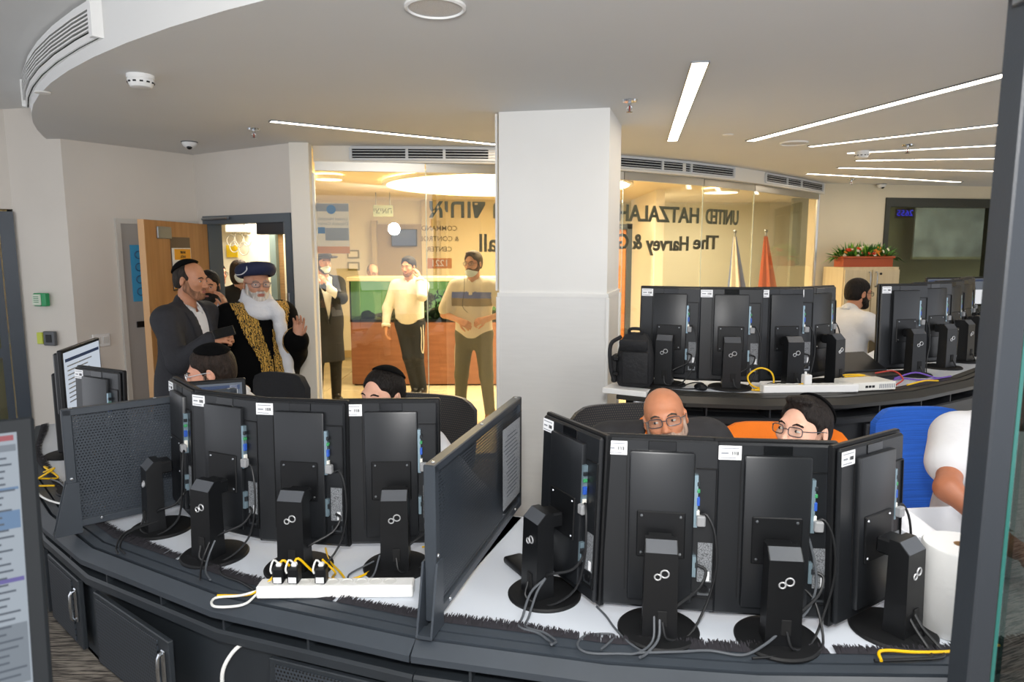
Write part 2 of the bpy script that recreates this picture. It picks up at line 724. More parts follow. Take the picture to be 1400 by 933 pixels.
# grey closet door in wall C behind the leaf
dc = Vector((-2.77 + 3.36, 6.09 - 5.23)).normalized()
nC = Vector((dc.y, -dc.x))
ang = math.atan2(dc.y, dc.x)


def onC(s, off=0.0):
    p = Vector((-3.36, 5.23)) + dc * s + nC * off
    return (p.x, p.y)


cd = struct('door_3')
for s0, s1, z0, z1, nm, mt, o in ((0.34, 0.375, 0, 2.06, 'frame', mat('closet_frame_paint', '#c9c6be', 0.5), 0.03), (0.375, 1.03, 2.02, 2.06, 'frame', mat('closet_frame_paint', '#c9c6be', 0.5), 0.03), (0.375, 1.03, 0, 2.02, 'leaf', mat('closet_grey_paint', '#a5a39f', 0.5), 0.012)):
    MB().prism([onC(s0, 0), onC(s1, 0), onC(s1, o), onC(s0, o)], z0, z1).build(nm, mt, cd)
a = onC(0.50, 0.018)
MB().box((a[0], a[1], 1.62), (0.12, 0.008, 0.46), rot=rotz(ang)).build('sticker', mat('sticker_cyan', '#3f9fd0', 0.5), cd)
for k in range(4):
    a2 = onC(0.50, 0.024)
    MB().lathe([(0.028, 0), (0.034, 0.004), (0.028, 0.008)], n=12).build('sticker_badge', mat('sticker_navy', '#23456e', 0.5), cd, loc=(a2[0], a2[1], 1.47 + k * 0.1)).rotation_euler = (PI / 2, 0, ang)
a = onC(0.50, 0.02)
MB().box((a[0], a[1], 1.20), (0.10, 0.012, 0.05), rot=rotz(ang), bev=0.003).build('label_holder', BLK, cd)

# ---- dark-framed glazed door at the far left
ld = struct('door_4')
dA = Vector((-4.66 + 3.83, 4.69 - 5.32)).normalized()


def onA(s, off=0.0):
    nA = Vector((-dA.y, dA.x))
    if nA.dot(Vector((-3.83, 5.32))) > 0:
        nA = -nA
    p = Vector((-3.83, 5.32)) + dA * s + nA * off
    return (p.x, p.y)


for s0, s1, z0, z1, nm, mt, o0, o1 in (
        (0.0, 0.09, 0, 2.10, 'frame', FRAME, -0.1, 0.03), (0.95, 1.04, 0, 2.10, 'frame', FRAME, -0.1, 0.03), (0.09, 0.95, 2.02, 2.10, 'frame', FRAME, -0.1, 0.03),
        (0.10, 0.15, 0.0, 2.0, 'leaf_stile', FRAME, -0.05, 0.0), (0.88, 0.94, 0.0, 2.0, 'leaf_stile', FRAME, -0.05, 0.0), (0.15, 0.88, 1.93, 2.0, 'leaf_rail', FRAME, -0.05, 0.0), (0.15, 0.88, 0.98, 1.05, 'leaf_rail', FRAME, -0.05, 0.0), (0.15, 0.88, 0, 0.12, 'leaf_rail', FRAME, -0.05, 0.0)):
    MB().prism([onA(s0, o0), onA(s1, o0), onA(s1, o1), onA(s0, o1)], z0, z1).build(nm, mt, ld)
for z0, z1 in ((1.05, 1.93), (0.12, 0.98)):
    MB().prism([onA(0.15, -0.03), onA(0.88, -0.03), onA(0.88, -0.022), onA(0.15, -0.022)], z0, z1).build('pane', glass_mat('door_glass', '#c9d2d4', 0.06), ld)
# what shows through that pane: a brick wall outside and a pale sill
bw = struct('wall_outside')
br = mat('brick_red', '#7c3d2c', 0.85, var=0.25, vscale=6)
brm = MB().box((0, 0, 0), (0.21, 0.1, 0.062), bev=0.004).mesh('brick', br)
MB().box((-5.2, 6.3, 1.0), (2.2, 0.1, 2.8)).build('wall_panel', mat('outside_dark', '#22252a', 0.8), bw)
for r in range(6):
    for c in range(9):
        place('brick', brm, bw, (-6.1 + c * 0.222 + (r % 2) * 0.11, 6.22, 1.12 + r * 0.074))
MB().box((-5.2, 6.2, 1.02), (2.2, 0.2, 0.10)).build('ledge', mat('ledge_pale', '#b9bdb8', 0.7), bw)

# skirting boards
bb = struct('baseboard_left')
SKIRT = mat('skirting_grey', '#8a8884', 0.5)
for a, b in (((-3.83, 5.30), (-3.36, 5.21)), (onC(0, 0.012), onC(0.34, 0.012))):
    MB().sweep([a, b], [(0, 0), (0.012, 0), (0.012, 0.09), (0, 0.09)]).build('board', SKIRT, bb)

# ---- pillar in the middle
PA, PB, PCc = Vector((-0.08, 4.25)), Vector((0.572, 4.12)), Vector((0.73, 4.70))
PDd = PA + (PCc - PB)
pil = struct('wall_pillar')
quad = [PA, PB, PCc, PDd]
pc = sum(quad, Vector((0, 0))) / 4


def grow(q, k):
    return [(p.x + (p - pc).normalized().x * k, p.y + (p - pc).normalized().y * k) for p in q]


MB().prism(grow(quad, 0.0), 1.545, H0).build('upper_cladding', PILW, pil)
MB().prism(grow(quad, 0.008), 0.10, 1.525).build('lower_cladding', mat('pillar_lower_paint', '#e2e1de', 0.55, var=0.02, vscale=6, stretch=(1, 1, 9)), pil)
MB().prism(grow(quad, 0.014), 1.522, 1.545).build('rail', PILW, pil)
MB().prism(grow(quad, 0.012), 0.0, 0.10).build('skirting', mat('skirting_dark', '#3b3733', 0.5), pil)
for p in quad[:3]:
    q = p + (p - pc).normalized() * 0.008
    MB().box((q.x, q.y, 0.81), (0.022, 0.022, 1.42), rot=rotz(math.radians(-11)), bev=0.004).build('corner_guard', PILW, pil)
q = PA + (PA - PB).normalized() * 0.012
MB().box((q.x, q.y + 0.05, 2.09), (0.014, 0.05, 1.07), rot=rotz(math.radians(-11))).build('edge_trim', PILW, pil)

# ---- curved glass wall between the control room and the lobby
GC = [(-1.58, 5.57), (-0.85, 5.585), (-0.13, 5.63), (0.40, 5.83), (0.95, 6.10), (1.60, 6.48), (2.19, 6.92), (2.68, 7.38), (3.30, 8.00), (3.87, 8.61)]
hd = struct('trim_1')
BULK = mat('bulkhead_paint', '#e6e1d6', 0.7)
MB().sweep(GC, [(0.0, 2.50), (0.0, 2.64), (0.16, 2.64), (0.16, 2.50)]).build('bulkhead', BULK, hd)
MB().box((-1.645, 5.45, 1.315), (0.15, 0.12, 2.63), rot=rotz(0.08), bev=0.004).build('end_post', BULK, hd)
GLASS = glass_mat('partition_glass', '#f4f2ea', 0.075)
gw = struct('window_1')
joints = [(-1.555, 5.50), (-0.70, 5.645), (0.36, 5.86), (0.99, 6.20), (1.86, 6.78), (2.56, 7.36), (3.78, 8.58)]
CLAMP = mat('clamp_satin_metal', '#b9b7b0', 0.3, 0.9)
for a, b in zip(joints[:-1], joints[1:]):
    a, b = Vector(a), Vector(b)
    d = (b - a).normalized()
    n = Vector((-d.y, d.x))
    a2, b2 = a + d * 0.004, b - d * 0.004
    MB().prism([a2, b2, b2 + n * 0.012, a2 + n * 0.012], 0.02, 2.49).build('pane', GLASS, gw)
    MB().prism([a2 - n * 0.012, b2 - n * 0.012, b2 + n * 0.024, a2 + n * 0.024], 2.43, 2.50).build('top_clamp', CLAMP, gw)
    MB().prism([a2 - n * 0.012, b2 - n * 0.012, b2 + n * 0.024, a2 + n * 0.024], 0.0, 0.06).build('bottom_clamp', CLAMP, gw)
for a, d in ((joints[0], 0),):
    MB().box((a[0] - 0.012, a[1], 1.2), (0.022, 0.03, 2.42), bev=0.003).build('edge_profile', WHITE_P, gw)
JE = mat('glass_edge_light', '#d7e2cf', 0.2)
for a in joints[1:-1]:
    MB().box((a[0], a[1] + 0.006, 1.24), (0.006, 0.014, 2.42)).build('glass_joint', JE, gw)
MB().box((joints[-1][0], joints[-1][1], 1.25), (0.03, 0.03, 2.5), bev=0.003).build('edge_profile', CLAMP, gw)

# ---- right-hand far wall with the dark window
wr = struct('wall_right')
E0, E1 = Vector((3.80, 8.62)), Vector((6.9, 9.15))
dE = (E1 - E0).normalized()
WALLC = mat('wall_paint_cream', '#ddd2b8', 0.75, var=0.04, vscale=1.5)


def onE(s, off=0.0):
    n = Vector((dE.y, -dE.x))
    p = E0 + dE * s + n * off
    return (p.x, p.y)


LE = (E1 - E0).length
wall_seg(wr, onE(0), onE(0.93), 0.0, H0, 0.2, WALLC)
wall_seg(wr, onE(0.93), onE(2.62), 2.47, H0, 0.2, WALLC)
wall_seg(wr, onE(0.93), onE(2.62), 0.0, 1.0, 0.2, WALLC)
wall_seg(wr, onE(2.62), onE(LE), 0.0, H0, 0.2, WALLC)
wall_seg(wr, (6.9, 9.15), (7.4, 4.0), 0, H0, 0.1, WALLC)
dw = struct('window_2')
for s0, s1, z0, z1 in ((0.93, 0.99, 1.0, 2.47), (2.50, 2.62, 1.0, 2.47), (0.99, 2.50, 2.36, 2.47), (0.99, 2.50, 1.0, 1.08)):
    MB().prism([onE(s0, 0.02), onE(s1, 0.02), onE(s1, -0.12), onE(s0, -0.12)], z0, z1).build('frame', mat('frame_olive_dark', '#3a3d38', 0.5), dw)
MB().prism([onE(0.99, -0.05), onE(2.50, -0.05), onE(2.50, -0.058), onE(0.99, -0.058)], 1.08, 2.36).build('pane', glass_mat('window_glass_dim', '#a7ab9e', 0.07), dw)

# ================================================================ CORRIDOR AND LOBBY BEHIND
CREAM = mat('corridor_paint_cream', '#e6dcc0', 0.8, var=0.04, vscale=1.2)
wc = struct('wall_corridor')
MB().box((-3.75, 8.05, 1.35), (1.9, 0.1, 2.7)).build('wall_panel', CREAM, wc)
MB().box((-4.6, 6.9, 1.35), (0.1, 2.3, 2.7)).build('wall_panel', CREAM, wc)
MB().box((-3.12, 7.94, 1.35), (0.42, 0.12, 2.7)).build('wall_panel', mat('corridor_paint_light', '#efe6cf', 0.8), wc)
MB().prism([(-1.80, 5.80), (-1.75, 5.80), (-2.68, 8.2), (-2.73, 8.2)], 0.0, 2.7).build('wall_panel', CREAM, wc)
MB().box((-3.4, 7.0, 2.68), (2.4, 2.4, 0.06)).build('corridor_ceiling', CREAM, wc)
d5 = struct('door_5')
TEALF = mat('frame_grey_teal', '#6b7a78', 0.5)
MB().box((-2.76, 8.02, 1.05), (0.07, 0.16, 2.10)).build('frame', TEALF, d5)
MB().box((-2.62, 8.02, 2.08), (0.34, 0.16, 0.07)).build('frame', TEALF, d5)
MB().box((-2.60, 8.06, 1.02), (0.26, 0.04, 2.04)).build('leaf', wood_mat('corridor_door_wood', '#8a6a45', '#a07d52'), d5)

t = thing('wall_cabinet', 'small white metal control box on the corridor wall with hanging loops under it', 'wall box', (-3.10, 7.83, 2.12))
MB().box((0, 0, 0), (0.26, 0.10, 0.22), bev=0.006).build('housing', WHITE_P, t)
MB().box((0.09, -0.055, 0.02), (0.012, 0.012, 0.10)).build('latch', mat('latch_grey', '#6a6a68', 0.5), t)
mm = MB()
for k, (dx, dz, r) in enumerate(((-0.08, -0.20, 0.05), (0.01, -0.20, 0.06), (0.10, -0.20, 0.05), (-0.05, -0.27, 0.05), (0.06, -0.29, 0.06))):
    mm.tube([(dx + r * math.cos(a), -0.02, dz + 1.25 * r * math.sin(a)) for a in [i * PI / 6 for i in range(12)]], 0.006, 6, 1, closed=True)
    mm.tube([(dx, -0.02, dz + r * 1.2), (dx * 0.7, -0.01, -0.11)], 0.005, 5, 0)
mm.build('hanging_loops', mat('loops_grey', '#b9b3a6', 0.6), t)
tag(MB().box((0, 0, 0), (0.13, 0.012, 0.14), bev=0.003).build('wall_sticker', mat('sticker_yellow', '#e8c21c', 0.5), None, (-3.20, 7.873, 1.80)), 'yellow square sticker on the cream corridor wall below the control box', 'sticker')
sk = thing('light_switch', 'cream light switch plate on the corridor wall behind the masked woman', 'switch', (-3.18, 7.872, 1.37))
MB().box((0, 0, 0), (0.12, 0.014, 0.12), bev=0.004).build('plate', mat('switch_ivory', '#efe9d8', 0.4), sk)
MB().box((-0.022, -0.009, 0), (0.035, 0.008, 0.06), bev=0.002).build('rocker', WHITE_P, sk)
MB().box((0.022, -0.009, 0), (0.035, 0.008, 0.06), bev=0.002).build('rocker', WHITE_P, sk)

# lobby walls
wlb = struct('wall_lobby')
LOBW = mat('lobby_paint_warm', '#e2d8c0', 0.8, var=0.03, vscale=1.0)
MB().box((-2.9, 11.6, 1.35), (3.0, 0.1, 2.7)).build('wall_panel', LOBW, wlb)
MB().box((0.1, 11.5, 1.35), (3.2, 0.1, 2.7)).build('wall_panel', mat('lobby_paint_sand', '#cbbb9a', 0.8, var=0.03, vscale=1.0), wlb)
MB().box((5.6, 12.2, 1.35), (8.0, 0.1, 2.7)).build('wall_panel', mat('lobby_paint_straw', '#d6d0b8', 0.8, var=0.04, vscale=0.8), wlb)
MB().box((-4.4, 10.0, 1.35), (0.1, 3.6, 2.7)).build('wall_panel', LOBW, wlb)
MB().box((2.05, 10.6, 1.35), (0.12, 2.0, 2.7)).build('wall_panel', mat('lobby_paint_white', '#ece6da', 0.8), wlb)
d6 = struct('door_6')
MB().box((1.42, 9.7, 1.05), (0.36, 0.06, 2.1), bev=0.003).build('leaf', wood_mat('door_orange_wood', '#b86f35', '#c9824a'), d6)
MB().box((1.64, 9.68, 1.09), (0.07, 0.12, 2.18)).build('frame', FRAME, d6)
MB().box((1.42, 9.68, 2.14), (0.50, 0.12, 0.07)).build('frame', FRAME, d6)
# passage (brown recess) at the back of the lobby
d7 = struct('door_7')
MB().box((-1.75, 11.50, 1.12), (1.0, 0.06, 2.24)).build('leaf', mat('passage_taupe', '#a08d70', 0.7), d7)
for x in (-2.28, -1.22):
    MB().box((x, 11.47, 1.15), (0.08, 0.12, 2.30)).build('frame', mat('passage_frame', '#b7a78a', 0.6), d7)
bl = struct('baseboard_lobby')
MB().box((-2.9, 11.53, 0.06), (3.0, 0.03, 0.12)).build('board', mat('skirting_tan', '#b79c6a', 0.5), bl)
MB().box((0.1, 11.43, 0.06), (3.2, 0.03, 0.12)).build('board', MATS['skirting_tan'], bl)

# big round light in the lobby ceiling and the small round ones
LAMP = mat('lamp_diffuser_warm', '#fff2d8', 0.5, emit=7.0, ecol='#ffe9bd')
t = thing('ceiling_light', 'huge round glowing light recess in the lobby ceiling behind the glass', 'ceiling light', (-0.05, 8.55, 2.60))
MB().lathe([(1.52, 0.02), (1.52, -0.015), (1.47, -0.02), (1.47, 0.02)], n=64).build('rim', WHITE_P, t)
MB().lathe([(0, -0.01), (1.47, -0.01), (1.47, 0.01), (0, 0.01)], n=64).build('diffuser', LAMP, t)
for x, y, r, lb in ((-2.02, 7.7, 0.14, 'small round ceiling light in the lobby above the man in the hat'), (2.82, 9.4, 0.22, 'round ceiling light in the lobby over the mirrored dark lettering')):
    t = thing('ceiling_light', lb, 'ceiling light', (x, y, 2.615))
    MB().lathe([(r + 0.02, 0.01), (r + 0.02, -0.03), (r, -0.035), (r, 0.01)], n=32).build('rim', WHITE_P, t)
    MB().lathe([(0, -0.03), (r, -0.03), (r, 0.0), (0, 0.0)], n=32).build('diffuser', LAMP, t)

# aquarium counter
AX0, AX1, AY0, AY1 = -2.14, 0.30, 9.0, 9.55
t = thing('aquarium', 'long aquarium on a reddish wooden cabinet in the lobby', 'aquarium', ((AX0 + AX1) / 2, (AY0 + AY1) / 2, 0))
WX, WY = AX1 - AX0, AY1 - AY0
REDW = wood_mat('cabinet_red_wood', '#84543a', '#976449', 0.35, (1.0, 6, 9), 2.5)
MB().box((0, 0, 0.45), (WX, WY, 0.84), bev=0.004).build('cabinet', REDW, t)
MB().box((0, 0.02, 0.015), (WX - 0.04, WY - 0.06, 0.03)).build('plinth', BLK2, t)
MB().box((0, 0, 0.885), (WX + 0.01, WY + 0.01, 0.03)).build('tank_base', BLK, t)
MB().box((0, 0, 1.435), (WX + 0.06, WY + 0.06, 0.05), bev=0.004).build('lid', mat('lid_beige', '#cbb892', 0.5), t)
wat = mat('tank_backdrop_glow_green', '#86a069', 0.6, var=0.3, vscale=2.2, emit=1.3)  # backdrop glows by itself to stand for the lit water
MB().box((0, WY / 2 - 0.02, 1.155), (WX - 0.04, 0.02, 0.51)).build('backdrop', wat, t)
tg = glass_mat('tank_glass_green', '#d3e2d3', 0.05)
MB().box((0, -WY / 2 + 0.008, 1.155), (WX - 0.02, 0.012, 0.51)).build('glass_front', tg, t)
for s in (-1, 1):
    MB().box((s * (WX / 2 - 0.008), 0, 1.155), (0.012, WY - 0.04, 0.51)).build('glass_side', tg, t)
mm = MB()
rk = mat('driftwood_dark', '#2f3426', 0.9)
for k in range(26):
    x = random.uniform(-WX / 2 + 0.1, WX / 2 - 0.1)
    mm.ball((x, random.uniform(-0.1, 0.1), 0.92 + random.uniform(0, 0.05)), (random.uniform(0.05, 0.12), 0.08, random.uniform(0.03, 0.09)), 8, 6)
mm.build('rocks', rk, t, kind='stuff')
mm = MB()
for k in range(20):
    x = random.uniform(-1.12, 1.0)
    p = [(x, 0.05, 0.93)]
    for s in range(4):
        p.append((p[-1][0] + random.uniform(-0.02, 0.10), random.uniform(-0.08, 0.08), p[-1][2] + random.uniform(0.04, 0.10)))
    mm.tube(p, [0.016, 0.014, 0.01, 0.006], 6, 2)
    for s in range(22):
        q = random.choice(p[1:])
        a = random.uniform(0, 6.28)
        mm.poly([q, (q[0] + 0.08 * math.cos(a), q[1] - 0.03, q[2] + 0.08 * math.sin(a)), (q[0] + 0.05 * math.cos(a + 0.6), q[1] - 0.03, q[2] + 0.05 * math.sin(a + 0.6))])
mm.build('water_plants', rk, t, kind='stuff')

for sx_ in (-1, 1):
    MB().box((sx_ * (WX / 2 - 0.006), -WY / 2 + 0.006, 1.155), (0.016, 0.016, 0.51)).build('tank_edge', BLK, t)

# lobby wall things
for z, lb in ((1.75, 'upper'), (1.55, 'lower')):
    t = thing('wall_plate', lb + ' of two small framed plates on the lobby wall beside the aquarium', 'wall plate', (-2.66, 11.53, z))
    MB().box((0, 0, 0), (0.20, 0.02, 0.14), bev=0.003).build('frame', mat('plate_olive', '#8d8458', 0.5), t)
    MB().box((0, -0.012, 0), (0.15, 0.01, 0.09)).build('inset', CREAM, t)
t = thing('wall_screen', 'dark blue screen on the back wall of the lobby above the aquarium', 'screen', (-1.78, 11.40, 2.02))
MB().box((0, 0, 0), (0.42, 0.05, 0.28), bev=0.004).build('housing', BLK, t)
MB().box((0, -0.028, 0), (0.39, 0.006, 0.25)).build('display', mat('display_navy', '#2b3f66', 0.2, emit=0.25), t)
t = thing('exit_sign_reflection', 'small mirrored exit sign built in place of a reflection in the glass', 'sign', (-1.84, 9.9, 2.37))  # solid stand-in for a sign reflected in the glass wall
MB().box((0, 0, 0), (0.28, 0.03, 0.16), bev=0.003).build('panel', mat('sign_grey_green', '#a9b59a', 0.5), t)
MB().cyl((-0.1, 0, 0.08), (-0.1, 0, 0.26), 0.006, n=6).build('hanger', ALU, t)
MB().cyl((0.1, 0, 0.08), (0.1, 0, 0.26), 0.006, n=6).build('hanger', ALU, t)
text(heb('יציאה'), 0.12, mat('sign_ink', '#4a5a48', 0.6), 'lettering', t, (0, -0.017, 0), (90, 0, 0), 0.001, sx=-1)

# furled flags standing in the lobby
for x, y, c, lb in ((3.42, 9.3, '#c8694a', 'orange furled flag on a pole behind the glass wall'), (3.10, 9.6, '#e9e6dc', 'white and blue furled flag on a pole behind the glass wall')):
    t = thing('flag', lb, 'flag', (x, y, 0.0))
    MB().cyl((0, 0, 0.03), (0, 0, 2.06), 0.014, n=10).ball((0, 0, 2.07), 0.025, 10, 8).build('pole', ALU, t)
    MB().lathe([(0.16, 0), (0.16, 0.02), (0.05, 0.05), (0, 0.05)], n=20).build('stand', BLK, t)
    mm = MB()
    n = 28
    rings = []
    for k in range(9):
        z = 2.0 - k * 0.14
        R = 0.02 + 0.017 * k
        rings.append([mm._v((R * (1 + 0.25 * math.sin(i * 7 * 2 * PI / n)) * math.cos(2 * PI * i / n) + 0.012 * k, R * 0.7 * (1 + 0.25 * math.sin(i * 7 * 2 * PI / n)) * math.sin(2 * PI * i / n), z)) for i in range(n)])
    fm = mat('flag_' + c[1:], c, 0.8)
    fb = mat('flag_blue', '#6f86b8', 0.8)
    mm.use(fm)
    for k in range(8):
        for i in range(n):
            mm.use(fb if ('blue' in lb and i % 14 > 8) else fm)
            mm.face([rings[k][i], rings[k][(i + 1) % n], rings[k + 1][(i + 1) % n], rings[k + 1][i]])
    mm.build('cloth', None, t)

# ---- lettering on the lobby side of the glass (so it reads mirrored from the room)
GT = mat('glass_letter_slate', '#56625f', 0.5)
GT2 = mat('glass_letter_dark', '#4c5250', 0.5)


def glass_text(body, a, b, z, capz, m, name='lettering', parent=None, hebrew=False, bold=0.004):
    """letters filling the stretch a..b (plan, a at the camera's right) with cap height capz, readable from the lobby"""
    a, b = Vector(a), Vector(b)
    d = (b - a)
    L = d.length
    n = Vector((-d.y, d.x)).normalized()
    if n.y < 0:
        n = -n
    mid = (a + b) / 2 + n * 0.02
    ang = math.degrees(math.atan2(d.y, d.x))
    o = text(heb(body) if hebrew else body, capz / 0.73, m, name, parent, (mid.x, mid.y, z), (90, 0, ang), 0.006, bold=bold)
    xs = [v.co.x for v in o.data.vertices]
    w0 = max(1e-3, max(xs) - min(xs))
    o.scale = (L / w0, 1, 1)
    return o


def onglass(u):
    """plan point of the glass wall met in direction u"""
    r = (u - 700) / 933.33 / 1.01
    for a, b in zip(joints[:-1], joints[1:]):
        a, b = Vector(a), Vector(b)
        f = lambda p: p.x - r * p.y
        fa, fb = f(a), f(b)
        if fa * fb <= 0 and fa != fb:
            return a + (b - a) * (fa / (fa - fb))
    return Vector(joints[0] if u < 700 else joints[-1])


lt = thing('glass_lettering', 'large mirrored dark letters across the top of the glass wall', 'lettering')
for body, u0, u1, z, ch, hb in (('UNITED', 1010, 966, 2.135, 0.15, False), ('HATZALAH', 956, 846, 2.135, 0.15, False), ('איחוד ה', 693, 588, 2.14, 0.155, True)):
    glass_text(body, onglass(u0), onglass(u1), z, ch, GT, 'word', lt, hb)
lt2 = thing('glass_lettering', 'mirrored lower line of dark lettering on the glass wall', 'lettering')
for body, u0, u1, z, ch in (('The', 984, 950, 1.88, 0.14), ('Harvey', 944, 886, 1.865, 0.14), ('&', 880, 867, 1.88, 0.14), ('G', 861, 846, 1.88, 0.14), ('Hall', 700, 656, 1.86, 0.15)):
    glass_text(body, onglass(u0), onglass(u1), z, ch, GT2, 'word', lt2)

# films stuck on the glass
FILM = glass_mat('film_white', '#f2f2ee', 0.04, 0.2, 0.42, '#eeeeee')
GREYF = glass_mat('film_grey', '#c9cdd2', 0.04, 0.2, 0.5, '#a9b0b6')
BLUEF = glass_mat('film_blue', '#3f86c0', 0.04, 0.2, 0.7, '#3f86c0')
ORF = glass_mat('film_orange', '#f7dcc0', 0.04, 0.2, 0.5, '#f2b27c')


def film(name, label, u0, u1, z0, z1, mtl):
    a, b = onglass(u0), onglass(u1)
    d = b - a
    n = Vector((-d.y, d.x)).normalized()
    mid = (a + b) / 2 + n * 0.016
    t = thing(name, label, 'glass film', (mid.x, mid.y, 0), math.atan2(d.y, d.x))
    if mtl:
        MB().box((0, 0, (z0 + z1) / 2), (d.length, 0.002, z1 - z0)).build('film_sheet', mtl, t)
    return t, d.length


t, L = film('glass_poster', 'white poster film with round emblem and orange foot at the left of the glass wall', 433, 478, 1.78, 2.18, FILM)
MB().box((0, -0.003, 2.145), (L, 0.002, 0.06)).build('header_band', GREYF, t)
MB().lathe([(0, 0), (0.036, 0), (0.036, 0.003), (0, 0.003)], n=24).build('emblem', BLUEF, t, (-0.01, -0.004, 2.13)).rotation_euler = (PI / 2, 0, 0)
MB().box((0.03, -0.003, 1.935), (L * 0.72, 0.002, 0.10)).build('grey_block', GREYF, t)
MB().box((-0.09, -0.004, 1.965), (0.055, 0.002, 0.05)).build('blue_block', BLUEF, t)
MB().box((0, -0.003, 1.81), (L, 0.002, 0.055)).build('orange_band', ORF, t)
PT = mat('poster_text_grey', '#6d7886', 0.6)
text('United Hatzalah', 0.036, PT, 'lettering', t, (0, -0.003, 2.055), (90, 0, 180), 0.0005)
text('Dispatch Center', 0.036, PT, 'lettering', t, (0, -0.003, 2.018), (90, 0, 180), 0.0005)
t, L = film('glass_poster', 'mirrored command and control notice beside the tall mirrored letters', 584, 618, 1.66, 2.1, None)
MB().box((0, 0.002, 1.70), (L * 0.98, 0.002, 0.085)).build('number_panel', ORF, t)
text('1221', 0.075, mat('film_text_pale', '#f3ead8', 0.6), 'lettering', t, (0, -0.004, 1.70), (90, 0, 180), 0.0005, bold=0.0012)
for tx, z, s in (('COMMAND', 1.985, 0.056), ('& CONTROL', 1.90, 0.056), ('CENTER', 1.815, 0.056)):
    text(tx, s, mat('film_text_brown', '#8a7a5c', 0.6), 'lettering', t, (0, -0.003, z), (90, 0, 180), 0.0005, bold=0.0008)

# ---- projection room behind the dark window
wp = struct('wall_projection')
GP = mat('projection_room_grey', '#8b8b78', 0.8)
MB().box((7.0, 11.15, 1.6), (5.0, 0.1, 3.2)).build('wall_panel', GP, wp)
t = thing('projection_screen', 'pale grey projected map seen through the dark window', 'screen', (7.02, 10.9, 2.13), 0.1)
sm = mat('projected_map', '#9aa0aa', 0.7, var=0.5, vscale=3.5, emit=0.22, ecol='#8f96a4')
MB().box((0, 0, 0), (1.45, 0.03, 0.84)).build('map_sheet', sm, t)
MB().box((0, -0.01, 0.44), (1.5, 0.05, 0.04), bev=0.004).build('top_bar', GP, t)
MB().box((0, -0.01, -0.44), (1.5, 0.05, 0.04), bev=0.004).build('bottom_bar', GP, t)
t = thing('led_reflection', 'mirrored blue number display built in place of a reflection on the dark window', 'reflected_digits', (5.64, 9.95, 2.34))  # solid mirrored digits imitate a reflection in the window
MB().box((0, 0.02, 0), (0.26, 0.03, 0.14), bev=0.003).build('housing', BLK2, t)
text('2655', 0.12, mat('led_blue', '#2a2cff', 0.4, emit=3.0, ecol='#3030ff'), 'digits', t, (0, 0.003, 0), (90, 0, 0), 0.001, sx=-1)
lamp('projection_room_lamp', 'AREA', (6.6, 10.0, 2.6), 24, (0.95, 0.95, 0.85), 0.8)

# cabinet with the flower box
t = thing('storage_cabinet', 'pale wooden two door cabinet against the far cream wall', 'cabinet', (4.30, 8.44, 0.30), 0.16)
PALEW = wood_mat('pale_ash', '#cdbb97', '#d8c8a6', 0.5, (12, 12, 0.8), 2.0)
MB().box((0, 0.02, 0.655), (0.74, 0.40, 1.31), bev=0.003).build('body', PALEW, t)
for s in (-1, 1):
    dr = MB().box((s * 0.184, -0.195, 0.65), (0.355, 0.02, 1.26), bev=0.002).build('door', PALEW, t)
    MB().tube([(s * 0.045, -0.205, 1.08), (s * 0.045, -0.235, 1.09), (s * 0.045, -0.235, 1.24), (s * 0.045, -0.205, 1.25)], 0.007, 6, 2).build('handle', ALU, dr)
MB().cyl((0.11, -0.20, 1.23), (0.11, -0.213, 1.23), 0.014, n=12).build('lock', BLK, t)
t = thing('planter_box', 'terracotta window box of green leaves and red and white flowers on the pale cabinet', 'planter', (4.28, 8.37, 1.612), 0.16)
MB().prism([(-0.33, -0.09), (0.33, -0.09), (0.33, 0.09), (-0.33, 0.09)], 0.0, 0.115).box((0, 0, 0.115), (0.70, 0.21, 0.025), bev=0.004).build('trough', mat('terracotta_plastic', '#a84a22', 0.5), t)
mm = MB()
g1, g2, g3 = mat('leaf_green', '#3f8a2a', 0.5), mat('leaf_light_green', '#7db03c', 0.5), mat('leaf_dark_green', '#23571f', 0.5)
for k in range(520):
    mm.use(random.choice((g1, g1, g2, g3)))
    x, y = random.gauss(0, 0.19), random.uniform(-0.08, 0.08)
    x = max(-0.33, min(0.33, x))
    L = random.uniform(0.08, 0.24)
    a, e = random.uniform(0, 6.28), random.uniform(0.25, 1.4)
    if abs(x) > 0.27:
        a, e, L = (0 if x > 0 else PI) + random.uniform(-0.8, 0.8), random.uniform(-0.3, 0.9), random.uniform(0.1, 0.24)
    d = Vector((math.cos(a) * math.cos(e), math.sin(a) * math.cos(e) * 0.6, math.sin(e)))
    s = d.cross(Vector((0, 0, 1))).normalized() * 0.011
    p = Vector((x, y, 0.12))
    mm.poly([p, p + d * L * 0.5 + s, p + d * L - Vector((0, 0, L * 0.15)), p + d * L * 0.5 - s])
mm.build('leaves', None, t, kind='stuff')
mr, mw, mo = mat('flower_red', '#c63a1c', 0.5), mat('flower_white', '#efe8d2', 0.5), mat('flower_orange', '#e0862a', 0.5)
fmeshes = []
for q in (mr, mw, mo):
    fmb = MB().use(q)
    for k in range(6):
        a = k * PI / 3
        fmb.ball((0.012 * math.cos(a), 0.012 * math.sin(a), 0), (0.012, 0.012, 0.008), 6, 4)
    fmb.ball((0, 0, 0.003), 0.009, 6, 4)
    fmeshes.append(fmb.mesh('flower'))
for k in range(34):
    place('flower', random.choice(fmeshes), t, (random.uniform(-0.3, 0.3), random.uniform(-0.12, -0.03), random.uniform(0.13, 0.23)), (random.uniform(0.6, 1.5), 0, random.uniform(0, 3)))

# ================================================================ CEILING FITTINGS


